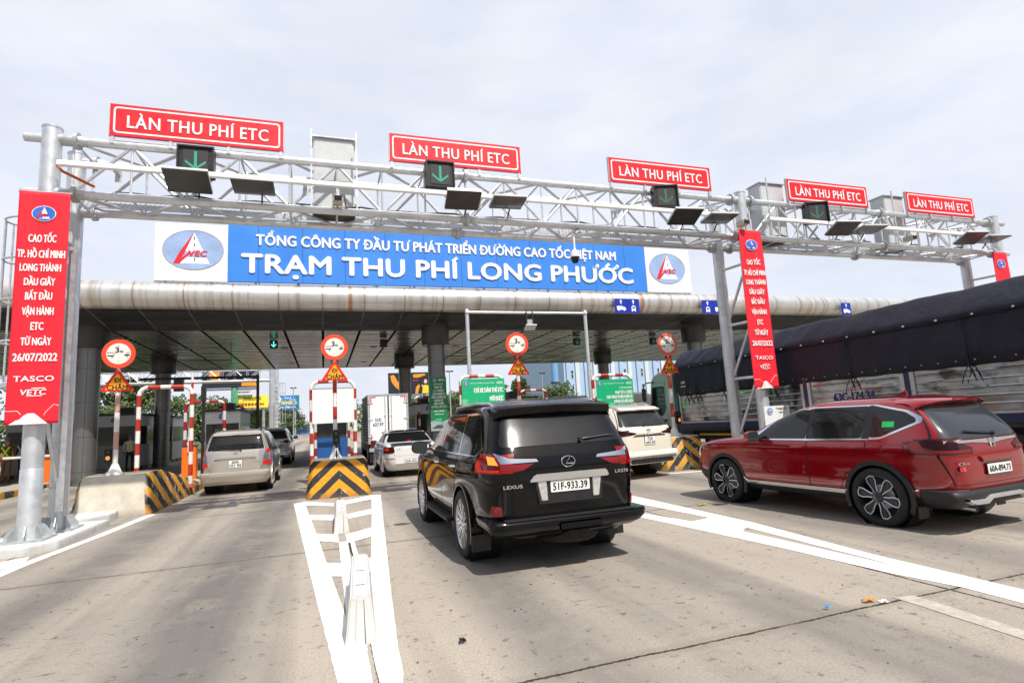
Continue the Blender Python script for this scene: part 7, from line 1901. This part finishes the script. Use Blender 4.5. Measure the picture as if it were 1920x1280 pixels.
def tanker():
    c = thing('tanker_truck', 'grey and red tank truck with a white hazard diamond ahead of the tarpaulin truck', 'truck', (12.25, 20.3, 0), None)
    m = MB(); n = 28
    for (y, k) in ((0, .9), (.06, .98), (.2, 1.0), (6.5, 1.0)):
        m.v += [(1.12 * k * math.copysign(abs(math.cos(2 * math.pi * i / n)) ** .7, math.cos(2 * math.pi * i / n)), y, 1.55 + .85 * k * math.copysign(abs(math.sin(2 * math.pi * i / n)) ** .7, math.sin(2 * math.pi * i / n))) for i in range(n)]
    for i in range(3):
        for j in range(n): m.f.append((i * n + j, i * n + (j + 1) % n, (i + 1) * n + (j + 1) % n, (i + 1) * n + j)); m.m.append(0)
    m.f += [tuple(range(n)), tuple(3 * n + j for j in range(n))]; m.m += [0, 0]
    m.build('tank', M('tank_grey', lin(92, 92, 90), .45, .1, .15, 2, dirt=(lin(60, 56, 52), .5)), c, world=False, smooth=40)
    MB().box(-1.1, -.06, .75, 1.1, .02, 1.25).build('rear_band', M('tank_red', lin(150, 44, 38), .5, 0, .15, 3), c, world=False)
    d = MB().prism([(-.46, 1.62), (-.16, 1.20 + .02), (.14, 1.62), (-.16, 2.04)], 'y', -.075, -.065).build('hazard_diamond', M('hazard_red', lin(206, 60, 60), .5), c, world=False)
    MB().prism([(-.405, 1.62), (-.16, 1.30), (.085, 1.62), (-.16, 1.96)], 'y', -.079, -.076).build('diamond_face', WHITE2, d, world=False)
    g = MB().prism([(-.26, 1.60), (-.10, 1.60), (-.10, 1.63), (-.26, 1.63)], 'y', -.083, -.080).tube([(-.27, -.082, 1.72), (-.20, -.082, 1.70)], .008, 5).tube([(-.04, -.082, 1.72), (-.11, -.082, 1.70)], .008, 5).prism([(-.19, 1.44), (-.12, 1.44), (-.13, 1.50), (-.19, 1.50)], 'y', -.083, -.080)
    g.build('pictogram', INK, d, world=False)
    la = MB()
    for s in (-1.0, -.62): la.tube([(s, -.12, .8), (s, -.12, 2.35)], .02, 6)
    la.tube([(-.81 + .19 * math.cos(t * math.pi / 8), -.12, 2.35 + .22 * math.sin(t * math.pi / 8)) for t in range(9)], .02, 6)
    for k in range(6): la.tube([(-1.0, -.12, .95 + k * .26), (-.62, -.12, .95 + k * .26)], .014, 6)
    la.build('ladder', GALVD, c, world=False)
    MB().box(-.9, -.02, .45, .9, .1, .70).build('rear_bumper', DARK, c, world=False)
    lettering(c, '140.33', -.75, 1.02, -.062, .18, WHITE2, width=.6, bold=.04, depth=.003, world=False)
    for s in (-1, 1):
        for y in (.9, 2.1, 7.2): MB().lathe([(.2, -.25), (.44, -.25), (.48, -.2), (.48, .2), (.44, .25), (.2, .25)], (s * .85, y, .48), 24, 0, 'x').build('wheel', RUBBER, c, world=False, smooth=40)
    MB().prism([(6.7, .55), (8.4, .55), (8.45, 1.3), (8.2, 2.5), (6.7, 2.6)], 'x', -1.1, 1.1).build('cab', CABGREY, c, world=False, bevel=.05)
    MB().box(-.45, .1, .55, .45, 8.2, .85).build('chassis', DARK, c, world=False)
tanker()
# ================================================================ beyond the canopy
VERGE = M('verge_grass', (.06, .085, .025), .9, 0, .35, .6, .3, 8)
structure(MB().add([(-400, 56, .006), (-9.5, 56, .006), (-6.0, 130, .006), (-12, 600, .006), (-400, 600, .006)], [(0, 1, 2, 3, 4)]).build('verge', VERGE, None))
structure(MB().add([(22, 60, .006), (400, 60, .006), (400, 600, .006), (40, 600, .006), (22, 130, .006)], [(0, 1, 2, 3, 4)]).build('verge', VERGE, None))
random.seed(21)
def leaf_mat(name, a, b):
    m, nt, p = new_mat(name)
    oi = nd(nt, 'ShaderNodeObjectInfo')
    g = nd(nt, 'ShaderNodeNewGeometry')
    c = ramp(nt, noise(nt, 1.6, 5, .6), [(.3, a), (.7, b)])
    c = mix(nt, math_n(nt, 'MULTIPLY', g.outputs['Random Per Island'], .55), c, tuple(min(1, x * 1.7) for x in b))
    c = mix(nt, math_n(nt, 'MULTIPLY', oi.outputs['Random'], .35), c, (.10, .11, .03))
    nt.links.new(c, p.inputs['Base Color']); p.inputs['Roughness'].default_value = .6
    p.inputs['Transmission Weight'].default_value = 0
    return m
LEAF = leaf_mat('foliage', (.020, .042, .010), (.060, .105, .022))
BARK = M('bark', (.10, .075, .05), .9, 0, .3, 6, .5, 20)
def tree(kind, label, h, spread, nclump, seed):
    r = random.Random(seed)
    c = thing(kind, label, 'tree', (0, 0, 0), 'trees beyond the canopy')
    t = MB(); t.tube([(0, 0, 0), (.05, .03, h * .25), (-.04, .06, h * .5), (.02, 0, h * .8)], .16 * h / 6, 8, r2=.03)
    cl = []
    for i in range(nclump):
        z = h * (.22 + .76 * r.random() ** .8); rad = spread * math.sqrt(max(.05, 1 - ((z / h - .52) / .52) ** 2)) * (.35 + .65 * r.random())
        a = r.uniform(0, 6.28); cl.append((rad * math.cos(a), rad * math.sin(a), z, spread * r.uniform(.22, .42)))
        if i % 3 == 0: t.tube([(0, 0, z * .6), (rad * .5 * math.cos(a), rad * .5 * math.sin(a), z * .85), (rad * math.cos(a), rad * math.sin(a), z)], .05, 5, r2=.012)
    t.build('trunk', BARK, c, world=False, smooth=60)
    m = MB()
    for (x, y, z, q) in cl:
        for k in range(46):
            d = Vector((r.gauss(0, 1), r.gauss(0, 1), r.gauss(0, .8))).normalized() * q * r.random() ** .4
            p = Vector((x, y, z)) + d; s = r.uniform(.10, .24) * (h / 6) ** .5
            u = Vector((r.gauss(0, 1), r.gauss(0, 1), r.gauss(0, 1))).normalized(); v = u.orthogonal().normalized()
            m.add([p - u * s, p + v * s * .55, p + u * s, p - v * s * .55], [(0, 1, 2, 3)])
    m.build('crown', LEAF, c, world=False, fix=False)
    return c
T1 = tree('broadleaf_tree', 'broad green tree left of the blue billboard, below the far gantry', 5.4, 2.5, 70, 1)
T2 = tree('broadleaf_tree', 'taller loose green tree far left behind the red banner', 8.0, 3.0, 90, 2)
T3 = tree('columnar_tree', 'narrow pointed tree between the round signs near the blue pipe', 6.6, 1.15, 50, 3)
T1.location = (-15, 66, 0); T2.location = (-31, 62, 0); T3.location = (22.6, 72, 0)
T3.rotation_euler[2] = .4
place = [(T2, -36, 66, 'loose green tree at the picture left edge'), (T2, -27, 70, 'tall tree seen between the two left canopy columns'), (T2, -23.5, 66, 'tall tree just left of the second left column'), (T2, -19.5, 72, 'tree behind the round emblem booth'),
         (T1, -18, 60, 'bushy tree behind the raised boom arm'), (T1, -12, 70, 'bushy tree under the yellow billboard'), (T1, -9.5, 78, 'bushy tree at the foot of the blue billboard'), (T1, -7.5, 84, 'bushy tree right of the blue billboard foot'), (T1, -5.6, 92, 'low tree above the blue railing'), (T1, -8.5, 96, 'low tree behind the blue billboard posts'), (T1, -5.0, 108, 'farthest bushy tree before the white board'),
         (T1, 15.5, 68, 'bushy tree right of the banner column'), (T1, 18, 76, 'bushy tree between the banner column and the lamp post'), (T1, 20.5, 70, 'bushy tree beside the two line green notice'), (T3, 25.6, 72, 'second narrow pointed tree right of the middle slow sign'), (T1, 26.5, 76, 'round tree right of the two narrow trees'), (T1, 29.5, 78, 'round tree at the foot of the blue pipe'), (T1, 24, 80, 'low tree behind the narrow pointed trees'), (T1, 32, 74, 'round tree right of the blue pipe'), (T1, 12.5, 84, 'bushy tree seen under the dancer billboard')]
for i, (s, x, y, l) in enumerate(place):
    o = dup(s, (x, y, 0), l, i * 1.7); k = .85 + .3 * random.random(); o.scale = (k, k, k * (1 if s is not T1 else .95))
# far row that reads as one mass
m = MB(); rr = random.Random(9)
for i in range(9000):
    x = rr.uniform(-160, 130); y = 170 + rr.uniform(0, 25)
    top = 6.0 + 2.2 * math.sin(x * .21) + 1.4 * math.sin(x * .57 + 1); z = rr.random() ** .7 * top
    p = Vector((x, y, z)); s = rr.uniform(.5, 1.1); u = Vector((rr.gauss(0, 1), rr.gauss(0, 1), rr.gauss(0, 1))).normalized(); v = u.orthogonal().normalized()
    m.add([p - u * s, p + v * s * .6, p + u * s, p - v * s * .6], [(0, 1, 2, 3)])
o = m.build('treeline', LEAF, None, fix=False); o['kind'] = 'stuff'

# ---- far gantry of the opposite carriageway
def far_gantry():
    c = thing('toll_gantry', 'far lattice gantry crossing behind the canopy at the left', 'gantry', (-4, 48, 0))
    xa, xb = -30, -3.9
    for (y, z) in ((48, 5.65), (48, 6.55), (48.9, 5.65), (48.9, 6.55)): MB().tube([(xa, y, z), (xb, y, z)], .07, 8).build('chord', GALV, c)
    for y in (48, 48.9):
        m = MB(); n = 29; s = (xb - xa) / n
        for i in range(n): m.tube([(xa + i * s, y, 5.65 if i % 2 else 6.55), (xa + (i + 1) * s, y, 6.55 if i % 2 else 5.65)], .035, 6).tube([(xa + i * s, y, 5.65), (xa + i * s, y, 6.55)], .02, 6)
        m.build('side_lattice', GALV, c)
    m = MB(); n = 29; s = (xb - xa) / n
    for i in range(n): m.tube([(xa + i * s, 48 if i % 2 else 48.9, 5.65), (xa + (i + 1) * s, 48.9 if i % 2 else 48, 5.65)], .03, 6)
    m.build('flat_lattice', GALV, c)
    for x in (-3.9, -17.0): 
        MB().tube([(x, 48, 0), (x, 48, 6.8)], .17, 12).build('pole', GALV, c); MB().tube([(x + .3, 48.9, 0), (x + .3, 48.9, 6.8)], .17, 12).build('pole', GALV, c)
    l = MB()
    for s in (-.2, .2): l.tube([(-3.5 + s, 48.4, 1.5), (-3.5 + s, 48.4, 5.5)], .025, 6)
    for k in range(12): l.tube([(-3.7, 48.4, 1.7 + k * .32), (-3.3, 48.4, 1.7 + k * .32)], .015, 5)
    for z in (2.2, 3.4, 4.6, 5.4): l.tube([(-3.7, 48.4, z), (-3.1, 48.2, z), (-2.9, 48.4, z), (-3.1, 48.7, z), (-3.7, 48.4, z)], .02, 5)
    for s in (-3.1, -2.9): l.tube([(s, 48.4, 2.2), (s, 48.4, 5.4)], .02, 5)
    l.build('ladder', GALV, c)
far_gantry()
# ---- advertising boards
def bars(o, x, z, y, w, h, mat, rows, seed=0):
    r = random.Random(seed); g = MB()
    for i in range(rows):
        zz = z - i * h; xx = x - w / 2
        while xx < x + w / 2:
            l = w * r.uniform(.04, .12); g.box(xx, y - .03, zz - h * .28, min(xx + l, x + w / 2), y - .02, zz + h * .28); xx += l + w * .025
    return g.build('print', mat, o, world=False)
def billboard(label, x, y, z0, w, h, mat, posts, pmat, pr=.14, legs=True):
    c = thing('billboard', label, 'billboard', (x, y, 0), 'advertising boards beyond the canopy')
    MB().box(-w / 2, -.02, z0, w / 2, .12, z0 + h).build('panel', mat, c, world=False)
    f = MB()
    for k in range(6): f.tube([(-w / 2 + w * (k + .5) / 6, -.1, z0 - .05), (-w / 2 + w * (k + .5) / 6, -.7, z0 - .2)], .025, 5)
    f.box(-w / 2, .12, z0 - .2, w / 2, .5, z0 - .05).build('lamp_rail', GALVD, c, world=False)
    for q in posts: MB().tube([(q, .3, 0), (q, .3, z0 + h * .8)], pr, 10).build('post', pmat, c, world=False)
    return c
B = billboard('blue fan advertising board on two posts above the tree tops', -4.95, 90, 4.78, 3.0, 2.02, M('ad_blue', lin(24, 130, 205), .5, 0, .15, .8), (-.9, .9), GALVD)
MB().prism([(-1.5, 4.78), (-1.05, 4.78), (-1.2, 5.6), (-.95, 6.3), (-1.3, 6.8), (-1.5, 6.8)], 'y', -.04, -.025).build('print', WHITE2, B, world=False)
MB().prism([(1.5, 4.85), (1.1, 4.9), (.95, 5.2), (1.3, 5.4), (1.5, 5.2)], 'y', -.04, -.025).prism([(1.5, 6.3), (1.2, 6.4), (1.0, 6.75), (1.5, 6.8)], 'y', -.04, -.025).build('print', M('ad_leaf', lin(40, 140, 60), .5), B, world=False)
lettering(B, 'SENKO', .05, 5.70, -.03, .48, M('ad_yellow', lin(248, 225, 60), .5), width=2.1, bold=.07, depth=.02, world=False)
lettering(B, 'Quạt là', -.1, 6.45, -.03, .28, WHITE2, width=1.0, bold=.04, depth=.02, world=False, skew=.2); lettering(B, 'Mát', -.1, 5.08, -.03, .34, WHITE2, width=.75, bold=.04, depth=.02, world=False, skew=.2)
bars(B, -.95, 5.06, -.01, .6, .22, WHITE2, 1, 1); bars(B, .85, 5.06, -.01, .9, .22, WHITE2, 1, 2); bars(B, .55, 6.15, -.01, .9, .2, WHITE2, 1, 3)
GP = M('green_pole', lin(96, 170, 120), .5)
B = billboard('dark advertising board with orange shapes on a green pole behind the far gantry', -8.5, 60, 6.0, 5.0, 2.9, M('ad_navy', lin(34, 36, 48), .5, 0, .2, .6), (.3,), GP, .32)
MB().prism([(-1.9, 6.9), (-1.1, 6.6), (-.9, 7.9), (-1.4, 8.6), (-1.9, 8.2)], 'y', -.04, -.025).prism([(.9, 6.15), (2.3, 6.1), (2.2, 6.5), (1.5, 6.9), (1.0, 6.6)], 'y', -.04, -.025).build('print', M('ad_orange', lin(226, 150, 40), .5, 0, .2, 2), B, world=False)
MB().prism([(.0, 7.9), (.5, 7.6), (.6, 8.5), (.1, 8.6)], 'y', -.04, -.025).build('print', M('ad_red', lin(190, 50, 50), .5), B, world=False)
B = billboard('yellow advertising board with red lettering below the dark one', -6.65, 60.5, 4.0, 2.9, 1.2, M('ad_pale_yellow', lin(240, 222, 70), .5, 0, .06, 1), (-1, 1), GALVD)
bars(B, 0, 5.0, -.01, 1.6, .18, INK, 2, 4); bars(B, -.1, 4.35, -.01, 2.3, .40, M('ad_red', lin(190, 50, 50), .5), 1, 5)
B = billboard('small white panel with blue lettering hung under the dark board', -7.4, 60.2, 5.35, 1.5, .40, WHITE2, (), GALVD); bars(B, 0, 5.55, -.01, 1.2, .26, M('navy_lettering', lin(26, 44, 110), .5), 1, 6)
# the large board with a woman in yellow
B = billboard('dark advertising board showing a woman in yellow behind the canopy columns', 12.6, 85, 6.0, 6.8, 3.3, M('ad_navy', lin(34, 36, 48), .5, 0, .2, .6), (-2, 2), GALVD, .2)
yl = M('ad_dress', lin(240, 205, 50), .5, 0, .12, 2); og = M('ad_orange', lin(226, 150, 40), .5, 0, .2, 2)
MB().prism([(-3.1, 8.9), (-2.6, 9.0), (-2.3, 8.6), (-2.0, 8.0), (-1.4, 7.6), (-1.3, 7.0), (-1.8, 6.7), (-2.4, 7.2), (-2.9, 7.9)], 'y', -.04, -.025).prism([(.3, 9.0), (2.0, 9.1), (2.3, 8.9), (1.2, 8.5), (.4, 8.5)], 'y', -.04, -.025).prism([(.6, 6.1), (1.0, 6.1), (1.35, 7.3), (1.1, 7.5), (.7, 7.0)], 'y', -.04, -.025).build('print', og, B, world=False)
MB().prism(ell(2.2, 7.9, .26, .34, 18), 'y', -.05, -.042).prism([(1.55, 7.35), (1.75, 7.45), (1.9, 7.0), (1.75, 6.9)], 'y', -.05, -.042).prism([(2.9, 7.3), (3.1, 7.2), (2.95, 6.8), (2.75, 6.95)], 'y', -.05, -.042).build('print', M('ad_skin', lin(225, 185, 165), .5), B, world=False)
MB().prism(ell(2.2, 7.75, .42, .72, 20), 'y', -.041, -.034).build('print', INK, B, world=False)
MB().prism([(1.9, 7.35), (2.5, 7.35), (2.7, 6.9), (2.9, 6.1), (1.6, 6.1), (1.75, 6.9)], 'y', -.058, -.051).build('print', yl, B, world=False)
bars(B, .7, 8.1, -.01, .9, .3, M('ad_red', lin(190, 50, 50), .5), 1, 8)

# ---- blue factory-like building at the right
def blue_building():
    c = thing('blue_building', 'pale blue ribbed building with small white windows behind the right lanes', 'building', (70, 112, 0))
    bl = M('pale_blue_wall', lin(172, 196, 222), .6, 0, .06, .3); wh = M('white_pilaster', lin(214, 220, 224), .6, 0, .05, .5)
    MB().box(-20, 0, 0, 45, 30, 22).build('wall', bl, c, world=False)
    MB().box(-20.5, -.5, 22.002, 45.5, 30.5, 22.8).build('roof', wh, c, world=False)
    x = -19.5; i = 0
    while x < 44:
        MB().box(x, -.35, 0, x + .9, -.003, 21.9).build('pilaster', wh if i % 2 else bl, c, world=False)
        if i % 2 == 0:
            for z in (2.5, 6, 9.5, 13, 16.5):
                w = MB().box(x + 1.15, -.08, z, x + 1.75, -.003, z + 1.9).build('window', wh, c, world=False)
                MB().box(x + 1.22, -.09, z + .1, x + 1.68, -.081, z + .9).box(x + 1.22, -.09, z + 1.0, x + 1.68, -.081, z + 1.8).build('pane', GLASSM, w, world=False)
        x += 2.2; i += 1
blue_building()
c = thing('blue_pipe_tower', 'pale blue tall pipe standing left of the blue building', 'tower', (38.4, 90, 0)); pb = M('pale_blue_pipe', lin(120, 168, 214), .5, 0, .08, .5)
MB().tube([(0, 0, 0), (0, 0, 16)], .62, 18).build('pipe', pb, c, world=False, smooth=60); MB().lathe([(.64, 7.2), (.82, 7.2), (.82, 7.45), (.64, 7.45)], n=18).build('flange', DARK, c, world=False)
# ---- lamp posts
def lamp_post(label, x, y, h):
    c = thing('lamp_post', label, 'lamp post', (x, y, 0), 'grey lamp posts beyond the canopy')
    MB().tube([(0, 0, 0), (0, 0, h)], .09, 8, r2=.05).build('post', GALVD, c, world=False)
    for s in (-1, 1): MB().cbox((s * .22, -.1, h + .05), (.34, .25, .14)).build('lamp_head', DARK, c, world=False)
    return c
p0 = lamp_post('grey lamp post right of the banner column', 13.1, 60, 7.0)
for (x, y, l) in ((-3.7, 78, 'grey lamp post in front of the blue fan board'), (26.4, 66, 'grey lamp post right of the middle slow sign'), (6.5, 120, 'distant lamp post above the small box truck')): dup(p0, (x, y, 0), l)
# ---- roadside rail, blue fence and concrete barrier units along the far left edge
c = thing('guard_rail', 'grey guard rail along the far road edge', 'guard rail', (-5, 80, 0))
MB().tube([(-4.9, 52, .75), (-4.6, 80, .75), (-3.2, 120, .75), (0, 170, .75)], .14, 6).build('rail', GALVD, c)
for y in range(54, 120, 4): x = -4.9 + .3 * (y - 52) / 28 if y < 80 else -4.6 + 1.4 * (y - 80) / 40; MB().box(x - .06, y - .06, 0, x + .06, y + .06, .74).build('rail_post', GALVD, c)
c = thing('blue_fence', 'low blue railing below the far trees', 'fence', (-7, 100, 0)); g = MB()
for i in range(60): g.box(-9 + i * .14, 99.97, 0, -8.93 + i * .14, 100.03, 1.7)
g.box(-9, 99.9, 1.55, -.6, 99.97, 1.68).build('railing', M('fence_blue', lin(30, 80, 160), .5), c)
def jb():
    c = thing('concrete_barrier', 'pale concrete barrier unit at the far road edge', 'road barrier', (-3.6, 62, 0), 'pale barrier units along the far road edge')
    MB().prism([(-.28, 0), (.28, 0), (.22, .2), (.10, .35), (.08, .85), (-.08, .85), (-.10, .35), (-.22, .2)], 'y', 0, 2.6).build('unit', M('far_concrete', lin(188, 176, 166), .85, 0, .1, 1, dirt=(lin(150, 110, 100), .4)), c, world=False)
    return c
J0 = jb()
for i in range(1, 14): dup(J0, (-3.6 + .012 * i * i, 62 + i * 2.9, 0), None)
# ---- a few vehicles beyond the booths, small in the picture
def far_car(label, x, y, mat, rz=0):
    c = thing('parked_car', label, 'car', (x, y, 0), 'small cars beyond the booths', rz)
    V, F = loft([(.22, -.8, 3.2, .78), (.45, -.95, 3.4, .85), (.75, -.95, 3.4, .86), (.92, -.94, 2.7, .85), (1.0, -.9, 2.2, .83), (1.3, -.55, 1.5, .70), (1.46, -.2, 1.0, .6), (1.5, .1, .7, .3)], 8, 40, 12, .04, 2)
    b = MB().add(V, F).build('body', mat, c, world=False); shade(b.data, 40)
    for sd in (-1, 1): patch(b.data, 'window', [('yz', sd, [(1.9, 1.02), (-.5, 1.02), (-.3, 1.36), (1.3, 1.38)])], GLASSD, c, .006)
    for sd in (-1, 1): patch(b.data, 'windscreen', [('xz', sd, [(-.72, 1.03), (.72, 1.03), (.58, 1.40), (-.58, 1.40)])], GLASSD, c, .006)
    for sd in (-1, 1): patch(b.data, 'lamp', [('xz', 1, [(sd * .55, .68), (sd * .84, .68), (sd * .84, .82), (sd * .55, .80)]), ('xz', -1, [(sd * .6, .75), (sd * .84, .75), (sd * .84, .9), (sd * .6, .88)])], LENS_CLR, c, .006)
    add_wheels(c, 'five', .31, .2, 2.5, .84)
far_car('white car facing the camera beyond the bare cream block', -12.0, 58, P_WHITE, math.pi)
far_car('dark car behind the dark guard frames at left', -12.6, 50, P_BLACK, math.pi)
far_car('white car far down the road beyond the blue walled booth', -1.0, 95, P_WHITE)
